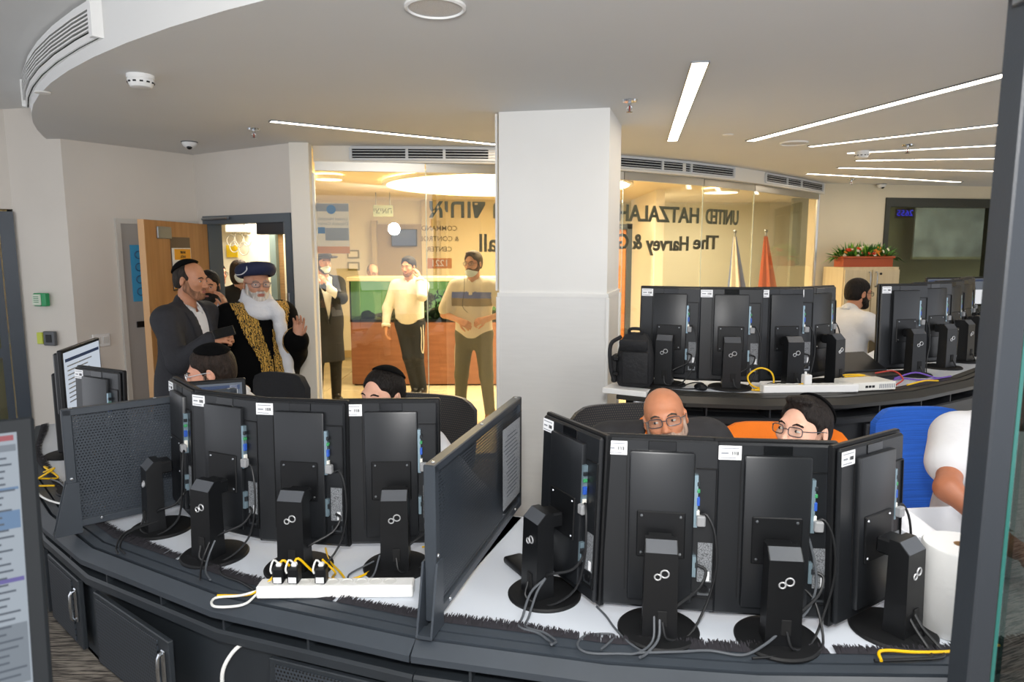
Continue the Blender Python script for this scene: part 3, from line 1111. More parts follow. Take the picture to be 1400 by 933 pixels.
def strip(a, b, wdt, label):
    a, b = Vector(a), Vector(b)
    d = b - a
    mid = (a + b) / 2
    t = thing('ceiling_light_strip', label, 'light strip', (mid.x, mid.y, H0), math.atan2(d.y, d.x))
    MB().box((0, 0, -0.001), (d.length, wdt, 0.006)).build('diffuser', LED, t)
    for s in (-1, 1):
        MB().box((0, s * (wdt / 2 + 0.003), -0.002), (d.length + 0.012, 0.006, 0.010)).build('frame', ALU, t)
        MB().box((s * (d.length / 2 + 0.003), 0, -0.002), (0.006, wdt + 0.006, 0.010)).build('frame', ALU, t)


strip((-1.546, 4.519), (0.15, 5.66), 0.055, 'recessed light strip left of the white pillar')
strip((0.83, 3.143), (1.21, 5.304), 0.07, 'recessed light strip pointing away, first to the right of the pillar')
strip((1.80, 5.31), (2.345, 3.29), 0.07, 'second recessed light strip from the pillar, the longest looking diagonal')
strip((2.37, 5.59), (3.24, 4.60), 0.055, 'third recessed light strip from the pillar')
strip((2.85, 5.96), (3.90, 5.48), 0.055, 'fourth recessed light strip from the pillar, beside a white detector')
strip((3.16, 6.43), (4.43, 6.28), 0.055, 'fifth recessed light strip from the pillar, the shortest looking')
strip((3.26, 6.98), (5.14, 7.29), 0.055, 'sixth recessed light strip from the pillar')
strip((3.17, 7.50), (5.40, 8.40), 0.055, 'farthest recessed light strip, nearest the planter wall')
# unseen round fill lamp added under the ceiling right of the camera
lamp('ceiling_fill_lamp', 'AREA', (1.6, 0.9, 2.60), 22, (1.0, 0.95, 0.88), 0.9)


def detector(x, y, label, s=1.0):
    t = thing('smoke_detector', label, 'smoke detector', (x, y, H0))
    MB().lathe([(0, 0), (0.058 * s, 0), (0.058 * s, -0.018), (0, -0.018)], n=28).build('base', WHITE_P, t)
    MB().lathe([(0.054 * s, -0.018), (0.056 * s, -0.024), (0.056 * s, -0.032), (0.044 * s, -0.056), (0.040 * s, -0.058), (0, -0.058)], n=28).build('head', mat('detector_white', '#e4e4e2', 0.4), t)
    sl = MB().box((0, 0, 0), (0.014 * s, 0.004, 0.007)).mesh('slot', BLK)
    for k in range(12):
        a = k * PI / 6
        place('slot', sl, t, (0.0545 * s * math.cos(a), 0.0545 * s * math.sin(a), -0.036), (0, 0, a + PI / 2))


detector(-1.767, 3.383, 'white smoke detector on the ceiling near the curved edge', 1.05)
detector(2.93, 5.87, 'white smoke detector touching a light strip on the right')


def sprinkler(x, y, label):
    t = thing('sprinkler', label, 'sprinkler', (x, y, H0))
    MB().lathe([(0, 0), (0.042, 0), (0.038, -0.010), (0.014, -0.012), (0, -0.012)], n=20).build('escutcheon', CHROME, t)
    MB().cyl((0, 0, -0.01), (0, 0, -0.03), 0.010, n=10).build('body', CHROME, t)
    for s in (-1, 1):
        MB().tube([(0, 0, -0.028), (s * 0.014, 0, -0.042), (0, 0, -0.062)], 0.0035, 6, 3).build('yoke_arm', CHROME, t)
    MB().lathe([(0, 0), (0.016, 0), (0.018, -0.003), (0, -0.003)], c=(0, 0, -0.062), n=14).build('deflector', CHROME, t)
    MB().cyl((0, 0, -0.03), (0, 0, -0.060), 0.004, n=8).build('bulb', mat('bulb_red', '#8a2018', 0.2), t)


sprinkler(-1.763, 4.808, 'chrome sprinkler left of the first light strip')
sprinkler(0.652, 3.921, 'chrome sprinkler just right of the pillar top')
sprinkler(3.109, 5.518, 'chrome sprinkler between the light strips on the right')
sprinkler(3.94, 8.10, 'chrome sprinkler at the far ceiling above the planter')


def dome(x, y, label, s=1.0):
    t = thing('dome_camera', label, 'security camera', (x, y, H0))
    MB().lathe([(0, 0), (0.060 * s, 0), (0.060 * s, -0.006), (0.050 * s, -0.008), (0, -0.008)], n=28).build('mount_ring', mat('ring_grey', '#5a5d60', 0.4), t)
    MB().lathe([(0.054 * s, -0.006), (0.052 * s, -0.022), (0.040 * s, -0.038), (0.026 * s, -0.046), (0, -0.048)], n=28).build('dome_shell', WHITE_P, t)
    MB().ball((0.006, -0.018 * s, -0.042 * s), (0.021 * s, 0.021 * s, 0.019 * s), 14, 10).build('lens', GLOSS, t)


dome(-2.467, 5.373, 'white dome camera on the ceiling above the open wooden door')
dome(4.60, 8.68, 'white dome camera on the ceiling above the planter wall')

t = thing('ceiling_speaker', 'round white ceiling speaker grille at the top edge of the photo', 'speaker', (-0.262, 2.46, H0))
MB().lathe([(0.105, 0), (0.105, -0.008), (0.096, -0.012), (0.092, -0.006), (0.092, 0)], n=40).build('rim', WHITE_P, t)
MB().lathe([(0, -0.009), (0.092, -0.006), (0.092, 0), (0, 0)], n=40).build('grille', dots_mat('speaker_grille', '#d4d6d8', '#a9abad', 0.005, axes=(0, 1)), t)
t = thing('ceiling_speaker', 'round white ceiling speaker between the light strips on the right', 'speaker', (2.17, 5.41, H0))
MB().lathe([(0.105, 0), (0.105, -0.008), (0.096, -0.012), (0.092, -0.006), (0.092, 0)], n=40).build('rim', WHITE_P, t)
MB().lathe([(0, -0.009), (0.092, -0.006), (0.092, 0), (0, 0)], n=40).build('grille', MATS['speaker_grille'], t)
tag(MB().lathe([(0, 0), (0.04, 0), (0.036, -0.006), (0, -0.008)], n=24).build('cover_disc', WHITE_P, None, (-2.47, 3.73, H0)), 'flat white cover cap on the ceiling near the curved grille', 'cap')
tag(MB().lathe([(0, 0), (0.04, 0), (0.036, -0.006), (0, -0.008)], n=24).build('cover_disc', WHITE_P, None, (1.55, 5.05, H0)), 'flat white cover cap on the ceiling left of the second light strip', 'cap')

# air grille in the curved upstand at the upper left
t = thing('air_grille', 'white slatted air grille bent along the curved ceiling upstand', 'air grille')
gp = [(cx + (cr + 0.012) * math.cos(math.radians(a)), cy + (cr + 0.012) * math.sin(math.radians(a))) for a in (214, 217, 220, 223, 226, 229, 231.0)]
g0, g1 = H0 + 0.055, H1 - 0.015
for z0, z1 in ((g0, g0 + 0.03), (g1 - 0.03, g1)):
    MB().sweep(gp, [(-0.012, z0), (0.03, z0), (0.03, z1), (-0.012, z1)]).build('frame', WHITE_P, t)
MB().sweep(gp, [(-0.004, g0), (0.002, g0), (0.002, g1), (-0.004, g1)]).build('shadow_back', BLK2, t)  # black sheet that paints the darkness behind the slats
for s in (0, -1):
    d = (Vector(gp[s]) - Vector((cx, cy))).normalized()
    p = Vector(gp[s]) + d * 0.006
    MB().box((p.x, p.y, (g0 + g1) / 2), (0.05, 0.034, g1 - g0), rot=rotz(math.atan2(d.y, d.x))).build('frame', WHITE_P, t)
for k in range(6):
    z = g0 + 0.037 + k * (g1 - g0 - 0.06) / 6
    MB().sweep(gp, [(-0.01, z), (-0.024, z - 0.003), (-0.024, z + 0.004), (-0.01, z + 0.008)]).build('slat', WHITE_P, t)

# slot diffusers in the bulkhead over the glass


def slot_diffuser(u0, u1, label, z0=2.525, z1=2.615):
    """grille along the bulkhead between two directions"""
    pts = []
    for i in range(9):
        u = u0 + (u1 - u0) * i / 8
        r = (u - 700) / 933.33 / 1.026
        for a, b in zip(GC[:-1], GC[1:]):
            a, b = Vector(a), Vector(b)
            fa, fb = a.x - r * a.y, b.x - r * b.y
            if fa <= 0 <= fb:
                pts.append(tuple(a + (b - a) * (fa / (fa - fb))))
                break
    t = thing('slot_diffuser', label, 'air diffuser')
    MB().sweep(pts, [(-0.004, z0), (0.002, z0), (0.002, z1), (-0.004, z1)]).build('shadow_back', BLK2, t)  # black strip put in for the shade inside the diffuser
    for q0, q1 in ((z0 - 0.008, z0 + 0.008), (z1 - 0.010, z1 + 0.010)):
        MB().sweep(pts, [(0, q0), (-0.02, q0), (-0.02, q1), (0, q1)]).build('frame', mat('diffuser_silver', '#cdd0d2', 0.4), t)
    for p, q in ((pts[0], pts[1]), (pts[-1], pts[-2]), (pts[3], pts[4]), (pts[5], pts[6])):
        d = (Vector(q) - Vector(p)).normalized()
        n = Vector((d.y, -d.x))
        if n.y > 0:
            n = -n
        c = Vector(p) + n * 0.010
        MB().box((c.x, c.y, (z0 + z1) / 2), (0.022, 0.018, z1 - z0), rot=rotz(math.atan2(d.y, d.x))).build('end_bar', MATS['diffuser_silver'], t)
    for k in range(3):
        z = z0 + 0.022 + k * 0.022
        MB().sweep(pts, [(-0.006, z), (-0.016, z - 0.003), (-0.016, z + 0.002), (-0.006, z + 0.005)]).build('slat', MATS['diffuser_silver'], t)


slot_diffuser(480, 684, 'slot air diffuser over the glass to the left of the pillar')
slot_diffuser(846, 1003, 'slot air diffuser over the glass just right of the pillar')
slot_diffuser(1047, 1126, 'short slot air diffuser at the far right end of the glass wall')

# ---- small things on the left wall
aB = math.atan2(5.23 - 5.32, -3.36 + 3.83)
t = thing('door_release_button', 'green and white emergency door release box on the left wall', 'door release', (-3.62, 5.25, 1.43), aB)
MB().box((0, 0, 0), (0.11, 0.045, 0.10), bev=0.006).build('housing', mat('release_green', '#1f9a5c', 0.4), t)
MB().box((-0.018, -0.026, 0), (0.075, 0.012, 0.085), bev=0.004).build('cover', mat('release_cover', '#cfd8c4', 0.3), t)
for k in range(4):
    MB().box((-0.018, -0.0325, 0.024 - k * 0.014), (0.045, 0.002, 0.005)).build('print_line', mat('print_green', '#4d8a60', 0.6), t)
t = thing('access_reader', 'small yellow lit switch beside a dark square reader on the left wall', 'switch', (-3.605, 5.25, 1.13), aB)
MB().box((-0.055, 0, 0), (0.05, 0.03, 0.09), bev=0.004).build('yellow_switch', mat('switch_yellow', '#c9d24a', 0.4), t)
MB().box((0.03, 0, 0), (0.10, 0.03, 0.11), bev=0.004).build('reader', mat('reader_grey', '#55575a', 0.4), t)
MB().box((0.03, -0.018, 0), (0.05, 0.006, 0.06), bev=0.002).build('reader_button', BLK, t)
a = onC(0.17, 0.012)
t = thing('wall_socket', 'white double socket plate on the left wall above a screen', 'socket', (a[0], a[1], 1.10), ang)
MB().box((0, 0, 0), (0.13, 0.016, 0.10), bev=0.004).build('plate', WHITE_P, t)
for s in (-0.03, 0.03):
    MB().box((s, -0.010, 0), (0.045, 0.006, 0.055), bev=0.003).build('outlet', mat('socket_shade', '#d3d3cf', 0.4), t)

t = thing('door_sign', 'orange and grey sign box at the top right corner beside the dark post', 'sign', (0.735, 1.0, 2.215))
MB().box((0, 0, 0.004), (0.10, 0.04, 0.13), bev=0.004).build('panel', mat('sign_orange', '#e8622a', 0.5), t)
MB().box((0.012, -0.004, -0.066), (0.08, 0.05, 0.012), bev=0.002).build('bottom_rail', ALU, t)

# ---- doorway the camera looks through: dark post and glass door edge at the right
pd = struct('door_8')
POST = mat('post_charcoal', '#23272c', 0.4, bump=0.03, bscale=200)
MB().box((0.735, 1.02, 1.45), (0.036, 0.05, 2.9), bev=0.003).build('frame', POST, pd)
MB().box((0.762, 1.035, 1.45), (0.02, 0.03, 2.9), bev=0.002).build('seal', mat('rubber_black', '#0c0d0e', 0.8), pd)
MB().box((0.785, 1.04, 1.45), (0.006, 0.012, 2.9)).build('glass_edge', mat('glass_edge_teal', '#255a54', 0.2), pd)
MB().box((1.10, 1.10, 1.45), (0.62, 0.010, 2.9), rot=rotz(0.2)).build('pane', glass_mat('door_glass_grey', '#9aa09c', 0.12), pd)

# ================================================================ CONSOLES
PERF = dots_mat('punched_door_metal', '#343a41', '#08090a', 0.0120, axes=(0, 2))
PERFP = dots_mat('punched_divider_metal', '#333a42', '#101316', 0.0105, axes=(0, 2), radius=0.27, see=0.85)
BRUSH = mat('brush_bristle_black', '#232127', 0.9, var=0.3, vscale=60)
PANELB = mat('console_black_panel', '#1d1f22', 0.45, var=0.1, vscale=4, bump=0.05, bscale=250)


def at(loc):
    m_ = MB()
    m_.xf = Matrix.Translation(-Vector(loc))
    return m_


def along(path, s0, s1):
    """plan sub-path between two arc lengths"""
    P = [Vector(p) for p in path]
    out, acc = [], 0.0
    for a, b in zip(P[:-1], P[1:]):
        L = (b - a).length
        for q in (s0, s1):
            pass
        if acc + L > s0 and not out:
            out.append(a + (b - a) * ((s0 - acc) / L))
        if out and acc + L >= s1:
            out.append(a + (b - a) * ((s1 - acc) / L))
            return [tuple(p) for p in out]
        if out:
            out.append(b.copy())
        acc += L
    return [tuple(p) for p in out]


def plen(path):
    return sum((Vector(b) - Vector(a)).length for a, b in zip(path[:-1], path[1:]))


def console(path, loc, label, z, floor, body, railm, depth, doors, brush=True):
    t = thing('control_console', label, 'console desk', loc)
    dz = z - 0.75
    at(loc).sweep(path, [(0.10, 0.715 + dz), (0.10, 0.75 + dz), (depth, 0.75 + dz), (depth, 0.715 + dz)]).build('desktop', DESKW, t)
    for prof in ([(-0.014, 0.693), (-0.014, 0.712), (0.026, 0.739), (0.031, 0.735), (0.031, 0.69)], [(0.038, 0.70), (0.038, 0.741), (0.064, 0.746), (0.064, 0.70)], [(0.071, 0.70), (0.071, 0.747), (0.104, 0.752), (0.104, 0.70)]):
        at(loc).sweep(path, [(a, b + dz) for a, b in prof]).build('rail', railm, t, angle=20)
    # shadowed channel, ledge, front panels and plinth
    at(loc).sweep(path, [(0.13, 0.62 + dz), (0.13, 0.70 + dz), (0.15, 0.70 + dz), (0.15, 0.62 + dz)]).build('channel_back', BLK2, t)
    at(loc).sweep(path, [(0.0, 0.61 + dz), (0.0, 0.636 + dz), (0.008, 0.644 + dz), (0.14, 0.644 + dz), (0.14, 0.61 + dz)]).build('ledge', body, t, angle=20)
    at(loc).sweep(path, [(0.03, floor), (0.03, 0.61 + dz), (0.06, 0.61 + dz), (0.06, floor)]).build('front_panel', body, t, angle=20)
    at(loc).sweep(path, [(depth - 0.35, floor - 0.3), (depth - 0.35, 0.72 + dz), (depth - 0.33, 0.72 + dz), (depth - 0.33, floor - 0.3)]).build('modesty_panel', body, t, angle=20)
    L = plen(path)
    k = 0.16
    while k < L - 0.05:
        q = along(path, k, k + 0.012)
        a = Vector(q[0])
        d = (Vector(q[-1]) - a).normalized()
        n = Vector((-d.y, d.x))
        c = a + n * 0.07
        at(loc).box((c.x, c.y, 0.668 + dz), (0.008, 0.12, 0.052), rot=rotz(math.atan2(d.y, d.x))).build('divider_fin', body, t)
        k += 0.31
    for s0, s1, op, perf in doors:
        q = along(path, s0, s1)
        a, b = Vector(q[0]), Vector(q[-1])
        d = (b - a).normalized()
        angd = math.atan2(d.y, d.x)
        wdt = (b - a).length - 0.012
        zz0, zz1 = floor + 0.03, 0.600 + dz
        n = Vector((-d.y, d.x))
        base = a - n * 0.006
        dr = struct('door', 'thing', (base.x - loc[0], base.y - loc[1], -loc[2]), angd - math.radians(op))
        del dr['kind']
        dr.parent = t
        MB().box((wdt / 2, 0.008, (zz0 + zz1) / 2), (wdt, 0.018, zz1 - zz0), bev=0.003).build('door_panel', body, dr)
        if perf:
            MB().box((wdt / 2 - 0.02, -0.003, (zz0 + zz1) / 2), (wdt - 0.09, 0.006, zz1 - zz0 - 0.03), bev=0.001).build('mesh_panel', PERF, dr)
        if perf != 2:
            hm = MB()
            hm.box((wdt - 0.03, -0.004, zz1 - 0.10), (0.022, 0.008, 0.13), bev=0.003)
            hm.tube([(wdt - 0.03, -0.008, zz1 - 0.045), (wdt - 0.03, -0.022, zz1 - 0.055), (wdt - 0.03, -0.022, zz1 - 0.145), (wdt - 0.03, -0.008, zz1 - 0.155)], 0.006, 8, 2)
            hm.build('handle', CHROME, dr)
    if brush:
        mm = at(loc)
        s = 0.0
        bald_ = 0.0
        while s < L - 0.006:
            q = along(path, s, s + 0.004)
            a = Vector(q[0])
            d = (Vector(q[-1]) - a).normalized()
            n = Vector((-d.y, d.x))
            for r in range(2):
                ln = random.uniform(0.030, 0.048) * (0.85 + 0.15 * math.sin(s * 9))
                sk_ = random.uniform(-0.4, 0.4)
                p0 = a + n * 0.100 + d * random.uniform(-0.004, 0.004)
                e = p0 + n * ln + d * ln * sk_ * 0.5
                zt = z + random.uniform(0.004, 0.014)
                mm.poly([(p0.x - d.x * 0.003, p0.y - d.y * 0.003, z + 0.004), (p0.x + d.x * 0.003, p0.y + d.y * 0.003, z + 0.004), (e.x + d.x * 0.001, e.y + d.y * 0.001, zt), (e.x - d.x * 0.001, e.y - d.y * 0.001, zt)])
            s += 0.0022
            if random.random() < 0.004:
                s += 0.02
        mm.build('brush', BRUSH, t, kind='stuff', flat=True)
    return t


LOCA = (-1.2, 2.4, 0.0)
R_A = RIM[:6]
sA = [plen(R_A[:i + 1]) for i in range(len(R_A))]
console(R_A, LOCA, 'dark grey curved console desk with light top, left of the centre divider', 0.75, 0.30, DGREY, DGREY2, 0.92,
        [(sA[2] - 0.40, sA[2] + 0.02, 0, 1), (sA[2] + 0.06, sA[3] - 0.06, 0, 1), (sA[3] + 0.05, sA[4] - 0.12, 7, 1), (sA[4] + 0.20, sA[5] - 0.02, 0, 2)])
LOCB = (0.8, 2.0, 0.0)
R_B = [(-0.271, 1.734)] + RIM[6:]
sB = plen(R_B)
console(R_B, LOCB, 'dark grey console desk with light top, right of the centre divider', 0.75, 0.30, DGREY, DGREY2, 0.92,
        [(0.05, 0.50, 0, 2), (0.98, 1.4, 0, 1)])
LOCC = (1.8, 3.7, 0.3)
sR = plen(RRIM)
console(RRIM, LOCC, 'black curved console desk of the raised rear row', 1.08, 0.30, PANELB, mat('rail_black', '#2a2926', 0.4), 0.78,
        [(0.06, 0.40, 0, 2), (0.46, 0.72, 0, 0), (0.78, 1.08, 0, 2), (1.3, 1.58, 0, 2), (1.66, 1.98, 0, 2)], brush=False)
tag(MB().box((0, 0, 0), (0.24, 0.3, 0.03), bev=0.003).build('desk_end_shelf', WHITE_P, None, (0.66, 3.66, 1.062), -0.5), 'white desk end piece under the black backpack', 'shelf')


def divider(a, b, zb, zt, label):
    a, b = Vector(a), Vector(b)
    d = b - a
    L = d.length
    t = thing('desk_divider', label, 'divider', (a.x, a.y, 0.75), math.atan2(d.y, d.x))
    zb -= 0.75
    zt -= 0.75
    H = zt - zb
    MB().box((L / 2, 0, zb + H / 2), (L - 0.05, 0.012, H - 0.04)).build('mesh_sheet', PERFP, t)
    MB().box((0.015, 0, zb + H / 2), (0.032, 0.034, H), bev=0.003).build('post', DGREY2, t)
    MB().box((L - 0.015, 0, zb + H / 2), (0.032, 0.034, H), bev=0.003).build('post', DGREY2, t)
    MB().box((L / 2, 0, zt - 0.012), (L, 0.034, 0.026), bev=0.003).build('top_rail', DGREY2, t)
    MB().box((L / 2, 0, zb + 0.012), (L, 0.030, 0.028), bev=0.003).build('bottom_rail', DGREY2, t)
    mm = MB()
    for s in (-1, 1):
        y = s * 0.021
        A = [(-0.055, y - 0.003, 0.004), (0.035, y - 0.003, 0.004), (0.035, y - 0.003, 0.20), (-0.004, y - 0.003, 0.20)]
        B = [(p[0], p[1] + 0.006, p[2]) for p in A]
        va, vb = [mm._v(p) for p in A], [mm._v(p) for p in B]
        for i in range(4):
            mm.face([va[i], va[(i + 1) % 4], vb[(i + 1) % 4], vb[i]])
        mm.face(va[::-1])
        mm.face(vb)
    mm.box((-0.03, 0, 0.008), (0.05, 0.04, 0.010))
    mm.build('foot_bracket', DGREY2, t)
    sm_ = MB().lathe([(0, 0.004), (0.005, 0.003), (0.007, 0), (0, 0)], n=10).mesh('screw', CHROME)
    for x, z in ((0.015, zb + H * 0.42), (0.10, zb + 0.02), (L - 0.1, zb + 0.02)):
        for s in (-1, 1):
            place('screw', sm_, t, (x, s * 0.018, z), (-s * PI / 2, 0, 0))
    for x in (0.03, L * 0.5, L - 0.03):
        place('screw', sm_, t, (x, 0, zt + 0.0005), (0, 0, 0))
    return t, L


divider((-0.225, 1.785), (0.022, 2.67), 0.775, 1.225, 'punched metal divider with a paper sheet, in the middle between the two desks')
divider((-1.65, 2.44), (-1.17, 2.84), 0.775, 1.225, 'punched metal divider at the left end behind the leftmost monitor stand')
# plastic-sleeved paper taped to the middle divider
dv = Vector((0.035 + 0.235, 2.66 - 1.775))
dan = math.atan2(dv.y, dv.x)
t = thing('notice_sheet', 'wrinkled printed paper sheet taped on the middle punched divider', 'paper', (-0.028, 2.46, 1.02), dan)
off = -0.022
MB().box((0.02, off, -0.005), (0.21, 0.002, 0.30)).build('paper', mat('paper_grey_white', '#dfe0e2', 0.5, bump=0.8, bscale=25), t)
MB().box((0.02, off - 0.003, 0.0), (0.24, 0.0012, 0.34)).build('plastic_sleeve', glass_mat('clear_plastic', '#f6f7f8', 0.07, 0.12), t)
for k in range(16):
    MB().box((0.02 + random.uniform(-0.02, 0.01), off - 0.0015, 0.11 - k * 0.015), (random.uniform(0.10, 0.16), 0.0008, 0.004)).build('print_line', INKG, t)

# ================================================================ MONITORS
SCREEN = mat('screen_lit', '#1b1f25', 0.5, spec=0.1, emit=0.40, ecol='#dfe9f6')
PORTM = mat('port_plate', '#8fa6b2', 0.35, 0.6)
PRINTM = mat('rating_plate_print', '#7d8084', 0.6, var=0.92, vscale=330)
SPINE = mat('monitor_spine_satin', '#1a1c1f', 0.36, bump=0.05, bscale=900)
W_, H_ = 0.336, 0.512


def proto_monitor():
    t = thing('monitor', 'x', 'monitor')
    MB().lathe([(0, 0), (0.112, 0), (0.113, 0.005), (0.108, 0.010), (0.04, 0.014), (0, 0.014)], n=48).build('base', BLK2, t)
    mm = MB()
    z0, z1 = 0.010, 0.275
    sec = []
    for z, wd, y0, y1 in ((z0, 0.094, -0.056, 0.006), (0.05, 0.092, -0.056, 0.004), (z1 - 0.028, 0.088, -0.050, 0.004), (z1, 0.086, -0.022, 0.004)):
        sec.append([mm._v((x, y, z)) for x, y in ((-wd / 2, y0), (wd / 2, y0), (wd / 2, y1), (-wd / 2, y1))])
    for A, B in zip(sec[:-1], sec[1:]):
        for i in range(4):
            mm.face([A[i], A[(i + 1) % 4], B[(i + 1) % 4], B[i]])
    mm.face(sec[0][::-1])
    mm.face(sec[-1])
    col = mm.build('column', BLK, t, angle=25)
    MB().box((0, -0.0365, z1 - 0.0135), (0.082, 0.039, 0.0015), rot=(math.atan2(0.028, 0.028), 0, 0)).build('column_cap', mat('cap_grey', '#4a4d52', 0.35), col)
    MB().box((0.006, -0.0565, 0.066), (0.026, 0.004, 0.044), bev=0.0015).build('cable_hole', mat('hole_dark', '#050506', 0.8), col)
    lg = MB()
    lg.tube([(0.0098 + 0.0108 * math.cos(a), -0.0535, 0.186 + 0.006 + 0.0105 * math.sin(a)) for a in [i * PI / 8 for i in range(16)]], 0.0021, 6, 0, closed=True)
    lg.tube([(-0.0088 + 0.0082 * math.cos(a), -0.0538, 0.186 - 0.004 + 0.0080 * math.sin(a)) for a in [i * PI / 8 for i in range(16)]], 0.0021, 6, 0, closed=True)
    lg.build('logo', mat('logo_silver', '#c9cacc', 0.3, 0.5), col)
    MB().box((0, 0.022, 0.246), (0.074, 0.045, 0.046), bev=0.006).build('arm', BLK, t)
    # tilting head
    R = Matrix.Translation((0, 0.095, 0.018)) @ Matrix.Rotation(math.radians(-2.0), 4, 'X')

    def M_():
        q = MB()
        q.xf = R
        return q
    M_().box((0, 0, H_ / 2), (W_, 0.020, H_), bev=0.004).build('bezel', BLK, t)
    M_().box((0, -0.017, H_ / 2), (W_ - 0.016, 0.016, H_ - 0.016), bev=0.006).build('back_cover', SPINE, t)
    sp = M_().box((0.003, -0.030, H_ / 2 - 0.002), (0.180, 0.022, H_ - 0.075), bev=0.006, seg=2).build('spine', SPINE, t)
    M_().box((0.003, -0.0255, H_ - 0.027), (0.078, 0.004, 0.030), bev=0.0015).build('glossy_notch', GLOSS, t)
    rc = MB()
    rc.xf = R
    for x, z, sx_, sz_ in ((0.126, H_ - 0.085, 0.058, 0.004), (0.126, 0.05, 0.058, 0.004), (0.154, H_ / 2 - 0.02, 0.004, H_ - 0.135)):
        rc.box((x, -0.027, z), (sx_, 0.006, sz_), bev=0.001)
    rc.build('recess_rim', BLK, t)
    M_().box((-0.095, -0.0255, H_ / 2), (0.003, 0.003, H_ - 0.12)).build('vent_line', BLK2, t)
    M_().box((0.003, -0.043, 0.235), (0.135, 0.006, 0.135), bev=0.004).build('vesa_plate', BLK, t)
    sc_ = MB().lathe([(0, 0.003), (0.003, 0.0025), (0.0045, 0), (0, 0)], n=8).mesh('screw', ALU)
    for sx_ in (-1, 1):
        for sz_ in (-1, 1):
            place('screw', sc_, t, R @ Vector((0.003 + sx_ * 0.054, -0.046, 0.235 + sz_ * 0.054)), (PI / 2, 0, 0))
    M_().box((0.098, -0.031, 0.145), (0.010, 0.016, 0.06)).build('port_plate', PORTM, t)
    pp = M_().box((0.098, -0.031, 0.335), (0.010, 0.016, 0.150)).build('port_plate', PORTM, t)
    for z, c, nm, hh in ((0.385, '#22262a', 'dark', 0.012), (0.365, '#3a8f5a', 'green', 0.010), (0.335, '#2a55b0', 'blue', 0.024), (0.295, '#e4e2d8', 'ivory', 0.028), (0.15, '#22262a', 'dark', 0.016)):
        M_().box((0.1045, -0.034, z), (0.008, 0.012, hh), bev=0.001).build('port', mat('port_' + nm, c, 0.4), pp)
    rp = M_().box((0.128, -0.0262, 0.155), (0.040, 0.0018, 0.115)).build('rating_plate', PRINTM, t)
    M_().box((0.136, -0.0275, 0.115), (0.012, 0.0012, 0.028)).build('barcode_sticker', LABELW, rp)
    M_().box((0.128, -0.0275, 0.062), (0.036, 0.003, 0.006)).box((0.112, -0.0275, 0.07), (0.004, 0.003, 0.018)).box((0.145, -0.0275, 0.07), (0.004, 0.003, 0.018)).build('lock_bracket', ALU, rp)
    M_().cyl((0.128, -0.026, 0.078), (0.128, -0.032, 0.078), 0.010, n=14).build('jack', BLK, rp)
    st = M_().box((-W_ / 2 + 0.042, -0.0258, H_ - 0.036), (0.062, 0.0014, 0.040), bev=0.0005).build('asset_sticker', LABELW, t)
    bc = MB()
    bc.xf = R
    x = -W_ / 2 + 0.048
    while x < -W_ / 2 + 0.066:
        q = random.choice((0.0008, 0.0014, 0.0022))
        bc.box((x, -0.0268, H_ - 0.037), (q, 0.0006, 0.010))
        x += q + random.choice((0.0008, 0.0014))
    bc.build('barcode', INK, st)
    pl_ = MB()
    pl_.xf = R
    for z, x0, x1, hh in ((H_ - 0.023, 0.016, 0.066, 0.0025), (H_ - 0.037, 0.018, 0.038, 0.005), (H_ - 0.050, 0.016, 0.058, 0.0025)):
        pl_.box((-W_ / 2 + (x0 + x1) / 2, -0.0268, z), (x1 - x0, 0.0006, hh))
    pl_.build('print_line', INKG, st)
    # screen side
    M_().box((0, 0.0098, H_ / 2 + 0.003), (W_ - 0.026, 0.002, H_ - 0.036)).build('display', SCREEN, t)
    # cables
    Rv = lambda x, y, z: tuple(R @ Vector((x, y, z)))
    MB().tube([Rv(0.108, -0.036, 0.295), Rv(0.128, -0.045, 0.30), Rv(0.150, -0.055, 0.25), Rv(0.155, -0.06, 0.15), Rv(0.13, -0.07, 0.05), (0.08, -0.03, 0.010), (0.02, -0.075, 0.018), (0.006, -0.062, 0.06)], 0.0035, 8, 4).build('cable', CABLE, t)
    MB().tube([Rv(0.108, -0.036, 0.15), Rv(0.13, -0.05, 0.14), Rv(0.11, -0.075, 0.10), (0.05, -0.02, 0.09), (0.02, -0.01, 0.05)], 0.0042, 8, 4).build('cable', CABLE, t)
    MB().box((0.112, 0.060, 0.302), (0.024, 0.020, 0.030), bev=0.003).build('plug', mat('plug_grey', '#8f9092', 0.5), t)
    return t


